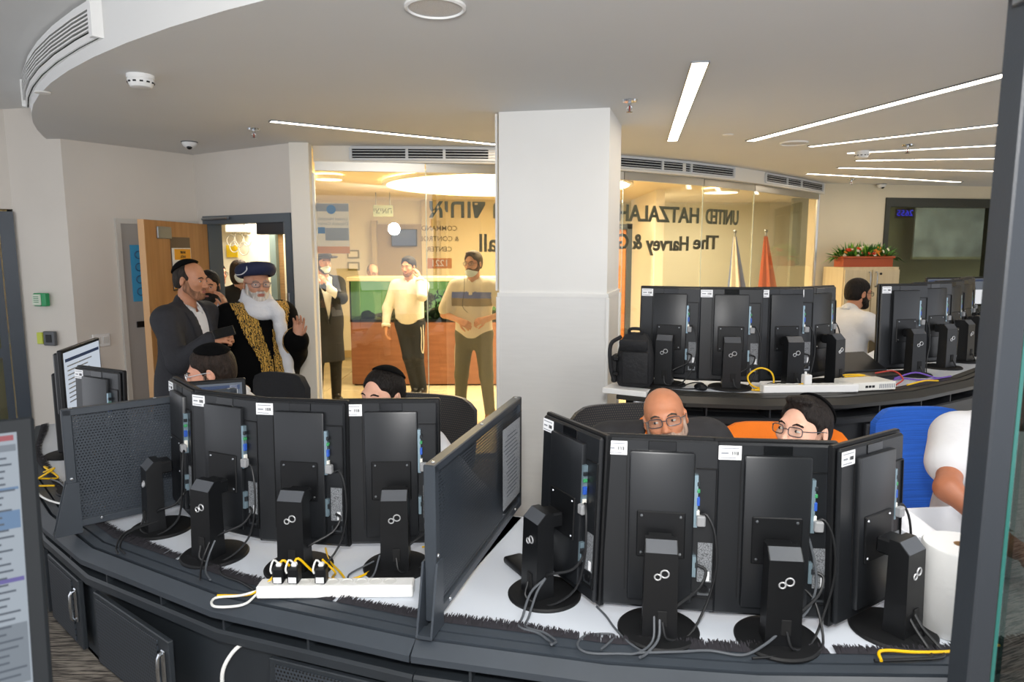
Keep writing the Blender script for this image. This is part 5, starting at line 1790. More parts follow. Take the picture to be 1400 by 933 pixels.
class Field:
    """signed-distance grid; shapes melt together and are read out as one closed surface"""

    def __init__(self, lo, hi, vx):
        self.lo = np.array(lo, np.float32)
        self.vx = vx
        n = np.ceil((np.array(hi) - np.array(lo)) / vx).astype(int) + 1
        self.g = np.full(n, 0.08, np.float32)
        self.ax = [self.lo[i] + vx * np.arange(n[i], dtype=np.float32) for i in range(3)]

    def blk(self, lo, hi):
        sl = []
        for i in range(3):
            a = int(max(0, math.floor((lo[i] - self.lo[i]) / self.vx)))
            b = int(min(self.g.shape[i], math.ceil((hi[i] - self.lo[i]) / self.vx) + 1))
            if b - a < 1:
                return None
            sl.append(slice(a, b))
        X = self.ax[0][sl[0]][:, None, None]
        Y = self.ax[1][sl[1]][None, :, None]
        Z = self.ax[2][sl[2]][None, None, :]
        return tuple(sl), X, Y, Z

    def mix(self, sl, d, k, op):
        a = self.g[sl]
        if op == 'add':
            h = np.maximum(k - np.abs(a - d), 0) / k
            self.g[sl] = np.minimum(a, d) - h * h * k * 0.25
        else:
            d = -d
            h = np.maximum(k - np.abs(a - d), 0) / k
            self.g[sl] = np.maximum(a, d) + h * h * k * 0.25

    def rc(self, a, b, r0, r1=None, k=0.02, op='add'):
        r1 = r0 if r1 is None else r1
        a, b = np.array(a, np.float32), np.array(b, np.float32)
        R = max(r0, r1) + k + 3 * self.vx
        q = self.blk(np.minimum(a, b) - R, np.maximum(a, b) + R)
        if q is None:
            return
        sl, X, Y, Z = q
        d = b - a
        L2 = float(d @ d) + 1e-12
        t = np.clip(((X - a[0]) * d[0] + (Y - a[1]) * d[1] + (Z - a[2]) * d[2]) / L2, 0, 1)
        D = np.sqrt((X - a[0] - t * d[0]) ** 2 + (Y - a[1] - t * d[1]) ** 2 + (Z - a[2] - t * d[2]) ** 2) - (r0 + (r1 - r0) * t)
        self.mix(sl, D, k, op)

    def el(self, c, r, R=None, k=0.02, op='add'):
        c = np.array(c, np.float32)
        m_ = max(r) + k + 3 * self.vx
        if R is None:
            ext = np.array(r) + k + 3 * self.vx
        else:
            ext = np.array([m_, m_, m_])
        q = self.blk(c - ext, c + ext)
        if q is None:
            return
        sl, X, Y, Z = q
        X, Y, Z = X - c[0], Y - c[1], Z - c[2]
        if R is not None:
            X, Y, Z = (R[0][0] * X + R[1][0] * Y + R[2][0] * Z, R[0][1] * X + R[1][1] * Y + R[2][1] * Z, R[0][2] * X + R[1][2] * Y + R[2][2] * Z)
        k0 = np.sqrt((X / r[0]) ** 2 + (Y / r[1]) ** 2 + (Z / r[2]) ** 2)
        k1 = np.sqrt((X / r[0] ** 2) ** 2 + (Y / r[1] ** 2) ** 2 + (Z / r[2] ** 2) ** 2) + 1e-6
        self.mix(sl, (k0 * (k0 - 1) / k1).astype(np.float32), k, op)

    def cut(self, fn):
        """remove where fn(x,y,z) < 0"""
        X, Y, Z = self.ax[0][:, None, None], self.ax[1][None, :, None], self.ax[2][None, None, :]
        self.g = np.maximum(self.g, -fn(X, Y, Z)).astype(np.float32)

    def surface(self):
        g = self.g
        g[0], g[-1], g[:, 0], g[:, -1], g[:, :, 0], g[:, :, -1] = (0.05,) * 6
        s = g < 0
        n = np.array(g.shape) - 1
        cnt = np.zeros(n, np.int8)
        offs = [(i, j, k) for i in (0, 1) for j in (0, 1) for k in (0, 1)]
        for i, j, k in offs:
            cnt += s[i:n[0] + i, j:n[1] + j, k:n[2] + k]
        act = np.argwhere((cnt > 0) & (cnt < 8))
        idx = np.full(n, -1, np.int64)
        idx[tuple(act.T)] = np.arange(len(act))
        val = {o: g[act[:, 0] + o[0], act[:, 1] + o[1], act[:, 2] + o[2]] for o in offs}
        acc = np.zeros((len(act), 3))
        num = np.zeros(len(act))
        for a in offs:
            for ax in range(3):
                if a[ax] == 0:
                    b = list(a)
                    b[ax] = 1
                    va, vb = val[a], val[tuple(b)]
                    m_ = (va < 0) != (vb < 0)
                    t = np.where(m_, va / np.where(m_, va - vb, 1), 0)
                    p = np.array(a, float)[None, :].repeat(len(act), 0)
                    p[:, ax] += t
                    acc += p * m_[:, None]
                    num += m_
        P = self.lo + self.vx * (act + acc / num[:, None])
        quads = []
        for ax in range(3):
            u, v = (ax + 1) % 3, (ax + 2) % 3
            lo_s = [slice(1, -1)] * 3
            hi_s = [slice(1, -1)] * 3
            lo_s[ax], hi_s[ax] = slice(0, -1), slice(1, None)
            A, B = s[tuple(lo_s)], s[tuple(hi_s)]
            for flip, msk in ((False, A & ~B), (True, ~A & B)):
                e = np.argwhere(msk)
                if not len(e):
                    continue
                e = e + np.array([0 if i == ax else 1 for i in range(3)])
                c = []
                for du, dv_ in ((0, 0), (-1, 0), (-1, -1), (0, -1)):
                    q = e.copy()
                    q[:, u] += du
                    q[:, v] += dv_
                    c.append(idx[tuple(q.T)])
                q = np.stack(c, 1)
                quads.append(q[:, ::-1] if flip else q)
        Q = np.concatenate(quads)
        Q = Q[(Q >= 0).all(1)]
        return P, Q

    def build(self, name, m_, parent, matrix=None, relax=1):
        P, Q = self.surface()
        if relax:
            for _ in range(relax):
                S = np.zeros_like(P)
                C = np.zeros(len(P))
                for a, b in ((0, 1), (1, 2), (2, 3), (3, 0)):
                    np.add.at(S, Q[:, a], P[Q[:, b]])
                    np.add.at(C, Q[:, a], 1)
                    np.add.at(S, Q[:, b], P[Q[:, a]])
                    np.add.at(C, Q[:, b], 1)
                C = np.maximum(C, 1)
                P = P * 0.5 + 0.5 * S / C[:, None]
        return mesh_obj(name, P, Q, m_, parent, matrix)


def mesh_obj(name, P, Q, m_, parent, matrix=None):
    me = bpy.data.meshes.new(name)
    me.vertices.add(len(P))
    me.vertices.foreach_set('co', np.asarray(P, np.float32).ravel())
    me.loops.add(len(Q) * 4)
    me.loops.foreach_set('vertex_index', np.asarray(Q, np.int32).ravel())
    me.polygons.add(len(Q))
    me.polygons.foreach_set('loop_start', np.arange(0, len(Q) * 4, 4, dtype=np.int32))
    me.polygons.foreach_set('use_smooth', np.ones(len(Q), bool))
    me.update(calc_edges=True)
    me.materials.append(m_)
    o = bpy.data.objects.new(name, me)
    COL.objects.link(o)
    if parent is not None:
        o.parent = parent
    if matrix is not None:
        o.matrix_local = matrix
    return o


def patch(src, pred, off, name, m_, parent):
    """a thin piece lying on a garment: the faces of it where pred holds, lifted by off"""
    me = src.data
    n = len(me.vertices)
    P = np.empty(n * 3, np.float32)
    me.vertices.foreach_get('co', P)
    P = P.reshape(-1, 3)
    Nn = np.empty(n * 3, np.float32)
    me.vertices.foreach_get('normal', Nn)
    Nn = Nn.reshape(-1, 3)
    Q = np.empty(len(me.loops), np.int32)
    me.loops.foreach_get('vertex_index', Q)
    Q = Q.reshape(-1, 4)
    C = P[Q].mean(1)
    NC = Nn[Q].mean(1)
    Q = Q[pred(C, NC)]
    if not len(Q):
        return None
    used, inv = np.unique(Q, return_inverse=True)
    return mesh_obj(name, P[used] + Nn[used] * off, inv.reshape(-1, 4), m_, parent)


SKIN = {}


def skin(c):
    if c not in SKIN:
        SKIN[c] = mat('skin_' + c.strip('#'), c, 0.5, var=0.08, vscale=30, bump=0.06, bscale=260, sss=0.12)
    return SKIN[c]


def hairm(c):
    return mat('hair_' + c.strip('#'), c, 0.6, spec=0.2, var=0.5, vscale=60, bump=1.0, bscale=110, stretch=(1, 1, 0.35))


def cloth(name, c, rough=0.85, var=0.1, vscale=10, bump=0.35, bscale=22):
    return mat('cloth_' + name, c, rough, var=var, vscale=vscale, bump=bump, bscale=bscale)


EYEW = mat('eye_white', '#c9c1b8', 0.3)
EYED = mat('eye_iris', '#2a1c12', 0.15)
LIP = mat('lips', '#a8645a', 0.5)
VELVET = mat('velvet_black', '#070708', 0.95, bump=0.3, bscale=300, spec=0.1)
GLASSL = glass_mat('spectacle_lens', '#eef2f2', 0.05)
GFRAME = mat('spectacle_metal', '#5f6064', 0.3, 0.8)
MASKW = mat('mask_white', '#e6ebe8', 0.85)
MASKB = mat('mask_pale_blue', '#cfe0e4', 0.85)


def V3(p):
    return Vector(p)


class Person:
    def __init__(self, label, head, crown, rz, floor=0.0, seated=False, lean=0.0, roll=0.0, hyaw=0, hpitch=0, hroll=0, vx=0.006, broad=1.0,
                 skin_c='#c98f73', name='person', turn=0.0, belly=1.0, group=None, hs=1.0, shrug=0.0):
        self.t = thing(name, label, 'person', (0, 0, 0), math.radians(rz), group)
        self.vx = vx
        self.broad = broad
        self.belly = belly
        self.shrug = shrug
        self.skin = skin(skin_c)
        self.seated = seated
        stand = 1.755
        if seated:
            s = 1.0
            up = 0.69 * math.cos(math.radians(lean)) + 0.115
            pz = crown - floor - up
        else:
            s = (crown - floor) / (0.94 + 0.69 * math.cos(math.radians(lean)) + 0.125)
            pz = 0.94 * s
        self.s = s
        self.T = Matrix.Translation((0, 0, pz)) @ Matrix.Rotation(math.radians(roll), 4, 'Y') @ Matrix.Rotation(math.radians(lean), 4, 'X') @ Matrix.Rotation(math.radians(turn), 4, 'Z') @ Matrix.Scale(s, 4)
        hc = self.T @ V3((0, -0.02, 0.69))
        self.Hm = Matrix.Translation(hc) @ Matrix.Rotation(math.radians(hyaw), 4, 'Z') @ Matrix.Rotation(math.radians(hpitch), 4, 'X') @ Matrix.Rotation(math.radians(hroll), 4, 'Y') @ Matrix.Scale(s * hs, 4)
        w0 = Matrix.Rotation(math.radians(rz), 4, 'Z') @ hc
        self.t.location = (head[0] - w0.x, head[1] - w0.y, floor)
        self.W = Matrix.Translation(self.t.location) @ Matrix.Rotation(math.radians(rz), 4, 'Z')
        self.Wi = self.W.inverted()
        self.pz = pz
        b = broad
        T = self.T
        self.J = {}
        for sd, x in (('R', -1), ('L', 1)):     # R: the person's right, at local -X
            self.J['sh' + sd] = T @ V3((x * 0.178 * b, 0.01, 0.452 + shrug))
            self.J['hip' + sd] = V3((x * 0.092 * s, 0, pz - 0.02))
            if seated:
                self.J['kn' + sd] = V3((x * 0.13, -0.40, 0.50))
                self.J['an' + sd] = V3((x * 0.13, -0.36, 0.09))
            else:
                self.J['kn' + sd] = V3((x * 0.105 * s, -0.015, 0.50 * s))
                self.J['an' + sd] = V3((x * 0.11 * s, 0.02, 0.09))
            self.J['el' + sd] = self.J['sh' + sd] + V3((x * 0.06, 0.03, -0.29)) * s
            self.J['wr' + sd] = self.J['el' + sd] + V3((x * 0.01, -0.10, -0.24)) * s
        self.hand = {'R': None, 'L': None}

    def w2l(self, p):
        return self.Wi @ V3(p)

    def arm(self, sd, wrist_w, bend=(0, 0.4, -1), finger=(0, -1, 0), palm=(0, 0, -1), curl=0.4):
        """put a wrist at a world place; the elbow swings towards bend (local)"""
        s = self.s
        a = self.J['sh' + sd]
        w_ = self.w2l(wrist_w)
        l1, l2 = 0.30 * s, 0.26 * s
        d = w_ - a
        L = min(d.length, (l1 + l2) * 0.985)
        d.normalize()
        w_ = a + d * L
        x = (l1 * l1 - l2 * l2 + L * L) / (2 * L)
        h = math.sqrt(max(0, l1 * l1 - x * x))
        bn = V3(bend)
        bn = (bn - d * bn.dot(d)).normalized()
        self.J['el' + sd] = a + d * x + bn * h
        self.J['wr' + sd] = w_
        self.hand[sd] = (V3(finger).normalized(), V3(palm).normalized(), curl)

    def leg(self, sd, knee, ankle):
        self.J['kn' + sd] = V3(knee) * self.s
        self.J['an' + sd] = V3(ankle) * self.s

    # ---- prims
    def torso(self, F, e, neck=True, lowz=None, loose=0.0):
        T, b, s = self.T, self.broad, self.s
        R = np.array(T.to_3x3().normalized())
        q = lambda x, y, z: T @ V3((x, y, z))
        bl = self.belly
        F.el(q(0, 0.0, 0.0), [(0.165 * b + e) * s, (0.115 + e) * s, (0.13 + e) * s], R, 0.06)
        F.el(q(0, -0.012 - 0.03 * (bl - 1), 0.15), [(0.15 * b * (0.5 + 0.5 * bl) + e + loose) * s, (0.112 * bl + e + loose) * s, (0.16 + e) * s], R, 0.07)
        F.el(q(0, 0.0, 0.33), [(0.17 * b + e) * s, (0.118 + e) * s, (0.17 + e) * s], R, 0.07)
        F.rc(q(-0.145 * b, 0.012, 0.45 + self.shrug), q(0.145 * b, 0.012, 0.45 + self.shrug), (0.062 + e) * s, None, 0.06)
        for x in (-1, 1):
            F.rc(q(x * 0.12 * b, 0.018, 0.468 + self.shrug), q(x * 0.02, 0.022, 0.54), (0.040 + e * 0.8) * s, (0.035 + e * 0.3) * s, 0.04)
        if neck:
            F.rc(q(0, 0.022, 0.46), self.Hm @ V3((0, 0.018, -0.06)), 0.058 * s, 0.056 * s, 0.03)

    def arms(self, F, e, upto=1.0, upper=1.0, sides='RL'):
        s, J = self.s, self.J
        for sd in sides:
            a, b, c = J['sh' + sd], J['el' + sd], J['wr' + sd]
            if upper < 1:
                F.rc(a, a + (b - a) * upper, (0.056 + e) * s, (0.050 + e * 1.2) * s, 0.05)
                continue
            F.rc(a, b, (0.055 + e) * s, (0.043 + e) * s, 0.05)
            if upto > 0:
                F.rc(b, b + (c - b) * upto, (0.042 + e) * s, (0.029 + (0.042 - 0.029) * (1 - upto) + e) * s, 0.03)

    def legs(self, F, e, upto=1.0):
        s, J = self.s, self.J
        for sd in 'RL':
            a, b, c = J['hip' + sd], J['kn' + sd], J['an' + sd]
            F.rc(a, b, (0.085 + e) * s, (0.056 + e) * s, 0.05)
            F.rc(b, b + (c - b) * upto, (0.055 + e) * s, (0.040 + e) * s, 0.03)

    def head_prims(self, F):
        M, s = self.Hm, self.Hm.to_scale().x
        R = np.array(M.to_3x3().normalized())
        q = lambda x, y, z: M @ V3((x, y, z))

        def el(c, r, k=0.02, op='add', RR=None):
            F.el(q(*c), [v * s for v in r], R if RR is None else RR, k * s, op)

        def rc(a, b, r0, r1=None, k=0.015, op='add'):
            F.rc(q(*a), q(*b), r0 * s, (r1 if r1 is not None else r0) * s, k * s, op)
        el((0, 0.014, 0.036), (0.075, 0.094, 0.083), 0.03)
        el((0, -0.030, -0.028), (0.060, 0.062, 0.082), 0.03)
        el((0, -0.066, -0.096), (0.027, 0.022, 0.020), 0.025)
        for x in (-1, 1):
            rc((x * 0.050, -0.002, -0.052), (x * 0.024, -0.058, -0.094), 0.020, 0.018, 0.025)
            el((x * 0.041, -0.064, -0.018), (0.021, 0.022, 0.017), 0.02)
        rc((-0.034, -0.079, 0.026), (0.034, -0.079, 0.026), 0.011, None, 0.02)
        for x in (-1, 1):
            el((x * 0.032, -0.098, 0.006), (0.017, 0.017, 0.011), 0.010, 'sub')
            el((x * 0.032, -0.074, 0.005), (0.0145, 0.0145, 0.0145), 0.004)
        rc((0, -0.086, 0.014), (0, -0.112, -0.027), 0.0075, 0.0115, 0.012)
        for x in (-1, 1):
            el((x * 0.012, -0.099, -0.031), (0.009, 0.011, 0.008), 0.007)
        rc((-0.017, -0.085, -0.056), (0.017, -0.085, -0.056), 0.0075, None, 0.006)
        rc((-0.015, -0.084, -0.067), (0.015, -0.084, -0.067), 0.0080, None, 0.006)
        rc((-0.022, -0.094, -0.0615), (0.022, -0.094, -0.0615), 0.0022, None, 0.003, 'sub')
        for x in (-1, 1):
            Rq = np.array((M.to_3x3().normalized() @ Euler((0.15, 0, x * 0.35)).to_matrix()))
            el((x * 0.078, 0.012, -0.004), (0.008, 0.019, 0.031), 0.008, 'add', Rq)
            el((x * 0.086, 0.006, 0.0), (0.006, 0.010, 0.017), 0.005, 'sub', Rq)

    def hand_prims(self, F, sd):
        s = self.s
        w_, el_ = self.J['wr' + sd], self.J['el' + sd]
        if self.hand[sd] is None:
            f = (w_ - el_).normalized()
            f = (f + V3((0, 0, -0.6))).normalized()
            pn = V3((1 if sd == 'R' else -1, 0, 0))
            curl = 0.35
        else:
            f, pn, curl = self.hand[sd]
        pn = (pn - f * pn.dot(f)).normalized()
        sx = f.cross(pn).normalized()
        # thumb side: for a right hand palm down (-Z) pointing -Y the thumb is at +X (towards the body's left)
        th = sx if sd == 'L' else -sx
        k = 0.004 * s
        p0 = w_ + f * 0.012 * s
        knuck = []
        for i, (o, L) in enumerate(((0.030, 0.080), (0.010, 0.085), (-0.010, 0.081), (-0.029, 0.073))):
            a = p0 + th * o * 0.55 * s
            b = w_ + f * L * s + th * o * s
            F.rc(a, b, 0.0135 * s, 0.0105 * s, 0.012 * s)
            knuck.append(b)
        F.rc(w_ - f * 0.01 * s, w_ + f * 0.03 * s, 0.028 * s, 0.024 * s, 0.02 * s)
        for (b, Ls, sp) in zip(knuck, ((0.040, 0.024, 0.020), (0.044, 0.028, 0.021), (0.041, 0.026, 0.020), (0.032, 0.020, 0.018)), (0.10, 0.03, -0.04, -0.12)):
            d = (f + th * sp).normalized()
            p = b
            ax = d.cross(pn).normalized()
            for L, an, r0, r1 in zip(Ls, (42, 62, 40), (0.0092, 0.0085, 0.0080), (0.0085, 0.0080, 0.0070)):
                d = Matrix.Rotation(math.radians(an * curl * 1.5), 3, ax) @ d
                q = p + d * L * s
                F.rc(p, q, r0 * s, r1 * s, k)
                p = q
        a = w_ + f * 0.022 * s + th * 0.022 * s
        d = (f * 0.75 + th * 0.75 + pn * 0.35).normalized()
        b = a + d * 0.042 * s
        F.rc(a, b, 0.0145 * s, 0.0110 * s, 0.01 * s)
        d2 = (f * 0.95 + th * 0.25 + pn * (0.2 + 0.5 * curl)).normalized()
        c = b + d2 * 0.030 * s
        F.rc(b, c, 0.0105 * s, 0.0095 * s, k)
        F.rc(c, c + (d2 + pn * 0.2 * curl).normalized() * 0.022 * s, 0.0095 * s, 0.0075 * s, k)

    def bounds(self, m_=0.16, feet=True):
        pts = [self.Hm @ V3((0, 0, 0.15)), self.Hm @ V3((0, 0, -0.1))] + list(self.J.values())
        lo = np.min([list(p) for p in pts], 0) - m_
        hi = np.max([list(p) for p in pts], 0) + m_
        lo[2] = min(lo[2], -0.01) if feet else lo[2]
        return lo, hi

    def body(self, hands='RL'):
        lo, hi = self.bounds()
        F = Field(lo, hi, self.vx)
        self.torso(F, -0.012)
        self.legs(F, -0.012)
        for sd in 'RL':
            an = self.J['an' + sd]
            F.rc(an + V3((0, 0.02, -0.045)), an + V3((0, -0.11, -0.055)), 0.034, 0.026, 0.03)
        self.arms(F, -0.004)
        self.head_prims(F)
        for sd in hands:
            self.hand_prims(F, sd)
        self.obj = F.build('body', self.skin, self.t)
        for x in (-1, 1):
            MB().ball((x * 0.032, -0.0783, 0.004), (0.0116, 0.0122, 0.0054), 14, 10).build('eye', EYEW, self.t).matrix_local = self.Hm
            MB().ball((x * 0.032 + self.gaze, -0.0868, 0.0042), (0.0054, 0.0043, 0.0052), 12, 8).build('iris', EYED, self.t).matrix_local = self.Hm
        return self

    gaze = 0.0

    def brows(self, c):
        for x in (-1, 1):
            MB().tube([(x * 0.013, -0.0905, 0.022), (x * 0.030, -0.0915, 0.029), (x * 0.048, -0.078, 0.022)], [0.0028, 0.0042, 0.0024], 6, 4).build('eyebrow', hairm(c), self.t).matrix_local = self.Hm
        MB().tube([(-0.017, -0.0915, -0.0585), (0, -0.0945, -0.0565), (0.017, -0.0915, -0.0585)], 0.0030, 6, 4).tube([(-0.016, -0.091, -0.0655), (0, -0.0945, -0.067), (0.016, -0.091, -0.0655)], 0.0034, 6, 4).build('lips', LIP, self.t).matrix_local = self.Hm
        return self

    def hair(self, c, style='short', t=0.008):
        F = Field((-0.13, -0.15, -0.20), (0.13, 0.17, 0.17), min(self.vx, 0.005))
        F.el((0, 0.014, 0.038), (0.075 + t, 0.094 + t, 0.083 + t), None, 0.02)
        F.el((0, 0.050, -0.015), (0.062 + t * 0.6, 0.056 + t * 0.5, 0.066), None, 0.03)
        if style == 'bob':
            F.el((0, 0.025, -0.04), (0.092, 0.085, 0.12), None, 0.03)
            F.el((0, -0.105, -0.045), (0.066, 0.085, 0.115), None, 0.02, 'sub')
            F.cut(lambda X, Y, Z: Z + 0.13)
        else:
            F.el((0, -0.120, -0.004), (0.074, 0.086, 0.106), None, 0.012, 'sub')
            for x in (-1, 1):
                F.el((x * 0.078, -0.078, -0.004), (0.050, 0.052, 0.058), None, 0.012, 'sub')
                F.el((x * 0.088, 0.004, -0.012), (0.026, 0.024, 0.036), None, 0.006, 'sub')
                F.el((x * 0.080, -0.030, -0.075), (0.05, 0.040, 0.045), None, 0.01, 'sub')
            F.cut(lambda X, Y, Z: Z + 0.055 - 0.25 * np.minimum(Y, 0) * 0)
        if style == 'balding':
            F.el((0, -0.085, 0.085), (0.12, 0.105, 0.095), None, 0.010, 'sub')
            F.el((0, -0.02, 0.125), (0.066, 0.09, 0.05), None, 0.010, 'sub')
        if style == 'quiff':
            F.el((0, -0.048, 0.108), (0.050, 0.038, 0.018), None, 0.02)
        F.build('hair', hairm(c), self.t, self.Hm)
        return self

    def stubble(self, c, z0=-0.045):
        return self.beard(c, 0.0025, z0)

    def beard(self, c, t=0.008, z0=-0.035, long_=0.0):
        F = Field((-0.12, -0.17, -0.30), (0.12, 0.10, 0.08), min(self.vx, 0.005))
        F.el((0, -0.030, -0.028), (0.060 + t, 0.062 + t, 0.082 + t), None, 0.02)
        F.el((0, -0.066, -0.096), (0.027 + t, 0.022 + t, 0.020 + t), None, 0.025)
        for x in (-1, 1):
            F.rc((x * 0.050, -0.002, -0.052), (x * 0.024, -0.058, -0.094), 0.020 + t, 0.018 + t, 0.025)
            F.rc((x * 0.066, -0.010, 0.0), (x * 0.055, -0.012, -0.05), 0.009 + t * 0.5, 0.014 + t * 0.5, 0.02)
        F.rc((-0.020, -0.088, -0.047), (0.020, -0.088, -0.047), 0.006 + t * 0.6, None, 0.01)
        if long_:
            F.rc((0, -0.07, -0.10), (0, -0.085, -0.10 - long_), 0.040, 0.016, 0.03)
        F.el((0, -0.105, -0.0615), (0.019, 0.022, 0.0085), None, 0.006, 'sub')
        F.el((0, -0.105, -0.020), (0.026, 0.05, 0.019), None, 0.008, 'sub')
        for x in (-1, 1):
            F.el((x * 0.045, -0.085, 0.0), (0.034, 0.060, -z0 + 0.012), None, 0.015, 'sub')
        F.cut(lambda X, Y, Z: -(Z - 0.005))
        F.cut(lambda X, Y, Z: -(Y - 0.012))
        F.build('beard', hairm(c), self.t, self.Hm)
        return self

    def kippah(self, back=35, r=0.086, m_=None, t=0.012, side=0):
        """round skullcap pushed towards the back of the head"""
        F = Field((-0.14, -0.14, -0.06), (0.14, 0.18, 0.18), 0.004)
        e = t + 0.004
        F.el((0, 0.014, 0.038), (0.075 + e, 0.094 + e, 0.083 + e), None, 0.01)
        a = math.radians(back)
        sd_ = math.radians(side)
        n = (math.sin(sd_), math.sin(a) * math.cos(sd_), math.cos(a) * math.cos(sd_))
        R_ = 0.090 + e
        dd = math.sqrt(max(1e-4, R_ * R_ - r * r))
        F.cut(lambda X, Y, Z: X * n[0] + (Y - 0.014) * n[1] + (Z - 0.038) * n[2] - dd)
        F.build('skullcap', m_ or VELVET, self.t, self.Hm)
        return self

    def glasses(self, m_=None, w_=0.024, h=0.016, round_=False):
        m_ = m_ or GFRAME
        mm = MB()
        for x in (-1, 1):
            pts = []
            for i in range(14):
                a = 2 * PI * i / 14
                pw = 0.6 if not round_ else 1.0
                cx_ = math.copysign(abs(math.cos(a)) ** pw, math.cos(a)) * w_
                cz = math.copysign(abs(math.sin(a)) ** pw, math.sin(a)) * h
                pts.append((x * 0.034 + cx_, -0.107 + 0.010 * (abs(x * 0.034 + cx_) / 0.06) ** 2, 0.004 + cz))
            mm.tube(pts, 0.0017, 6, 2, closed=True)
            mm.tube([(x * 0.058, -0.096, 0.010), (x * 0.076, -0.07, 0.011), (x * 0.081, 0.005, 0.010), (x * 0.079, 0.018, 0.0)], 0.0017, 6, 3)
        mm.tube([(-0.011, -0.108, 0.008), (0, -0.111, 0.010), (0.011, -0.108, 0.008)], 0.0016, 6, 3)
        g = mm.build('spectacles', m_, self.t)
        g.matrix_local = self.Hm
        for x in (-1, 1):
            MB().lathe([(0, 0), (1, 0)], n=20).build('lens', GLASSL, g).matrix_local = Matrix.Translation((x * 0.034, -0.1045, 0.004)) @ Matrix.Rotation(PI / 2, 4, 'X') @ Matrix.Diagonal((w_, h, 1, 1))
        return self

    def mask(self, m_, z0=-0.10, z1=0.0, t=0.007):
        F = Field((-0.12, -0.17, -0.18), (0.12, 0.10, 0.06), 0.005)
        F.el((0, -0.030, -0.032), (0.062 + t, 0.066 + t, 0.082 + t), None, 0.02)
        F.rc((0, -0.088, 0.01), (0, -0.108, -0.027), 0.010 + t, 0.014 + t, 0.03)
        F.el((0, -0.070, -0.092), (0.030 + t, 0.026 + t, 0.024 + t), None, 0.03)
        F.cut(lambda X, Y, Z: Z - z0)
        F.cut(lambda X, Y, Z: -(Z - z1 + 0.35 * np.abs(X)))
        F.cut(lambda X, Y, Z: -(Y + 0.012))
        mk = F.build('face_mask', m_, self.t, self.Hm)
        mm = MB()
        for x in (-1, 1):
            mm.tube([(x * 0.060, -0.015, (z0 + z1) / 2), (x * 0.076, 0.0, 0.02), (x * 0.082, 0.020, 0.02)], 0.0016, 5, 3)
        mm.build('ear_loop', m_, mk)
        return self

    # ---- clothes
    def shirt(self, m_, name='shirt', e=0.012, sleeve=0.93, half=0.0, vx=0.009, hem=-0.10, loose=0.01):
        lo, hi = self.bounds()
        F = Field(lo, hi, vx)
        self.torso(F, e, neck=False, loose=loose)
        if half:
            self.arms(F, e + 0.010, upper=half)
        else:
            self.arms(F, e, upto=sleeve)
        T, s = self.T, self.s
        F.rc(T @ V3((0, 0.022, 0.49)), T @ V3((0, 0.012, 0.545)), 0.064 * s, 0.060 * s, 0.02)
        Ti = T.inverted()
        zr = Ti[2]
        F.cut(lambda X, Y, Z: (zr[0] * X + zr[1] * Y + zr[2] * Z + zr[3]) - hem)
        # open neck
        F.rc(self.T @ V3((0, -0.012, 0.50)), self.T @ V3((0, -0.035, 0.64)), 0.052 * s, 0.056 * s, 0.006, 'sub')
        self.shirt_o = F.build(name, m_, self.t)
        for sg in (-1, 1):
            cm = MB()
            cm.xf = T
            a = [(sg * 0.010, -0.058, 0.512), (sg * 0.045, -0.030, 0.535), (sg * 0.062, 0.020, 0.555), (sg * 0.035, 0.068, 0.562), (0, 0.075, 0.562)]
            b = [(sg * 0.030, -0.082, 0.480), (sg * 0.068, -0.045, 0.502), (sg * 0.078, 0.020, 0.522), (sg * 0.042, 0.080, 0.530), (0, 0.088, 0.530)]
            for i in range(4):
                cm.poly([a[i], a[i + 1], b[i + 1], b[i]])
            ob = cm.build('collar', m_, self.shirt_o, angle=60)
            md = ob.modifiers.new('thick', 'SOLIDIFY')
            md.thickness = 0.004
        if half or sleeve < 0.6:
            return self
        for sd in 'RL':
            b, c = self.J['el' + sd], self.J['wr' + sd]
            d = (c - b)
            MB().cyl(b + d * (sleeve - 0.14), b + d * (sleeve + 0.02), (0.040 + e) * s, (0.036 + e) * s, 18, cap=False).build('cuff', m_, self.shirt_o).modifiers.new('thick', 'SOLIDIFY').thickness = 0.004
        return self

    def trousers(self, m_, vx=0.010, e=0.016, belt=None):
        lo, hi = self.bounds()
        F = Field(lo, hi, vx)
        T, s = self.T, self.s
        R = np.array(T.to_3x3().normalized())
        F.el(T @ V3((0, 0, -0.01)), [(0.165 * self.broad + e) * s, (0.118 * (0.6 + 0.4 * self.belly) + e) * s, (0.14 + e) * s], R, 0.05)
        self.legs(F, e)
        zt = self.pz + 0.07 * s
        if not self.seated:
            F.cut(lambda X, Y, Z: zt - Z + 0 * X)
        F.cut(lambda X, Y, Z: Z - 0.045)
        o = F.build('trousers', m_, self.t)
        if belt:
            patch(o, lambda C, Nn: (C[:, 2] > zt - 0.05) & (C[:, 2] < zt - 0.012), 0.005, 'belt', belt, o)
        return self

    def shoes(self, m_, boot=False):
        for sd in 'RL':
            an = self.J['an' + sd]
            F = Field((an.x - 0.09, an.y - 0.24, -0.012), (an.x + 0.09, an.y + 0.12, 0.24), 0.008)
            F.rc((an.x, an.y + 0.035, 0.045), (an.x, an.y - 0.13, 0.038), 0.046, 0.040, 0.03)
            F.rc((an.x, an.y, 0.06), (an.x, an.y, 0.13 if boot else 0.085), 0.052, 0.056, 0.03)
            F.cut(lambda X, Y, Z: Z - 0.004)
            F.build('shoe', m_, self.t)
        return self

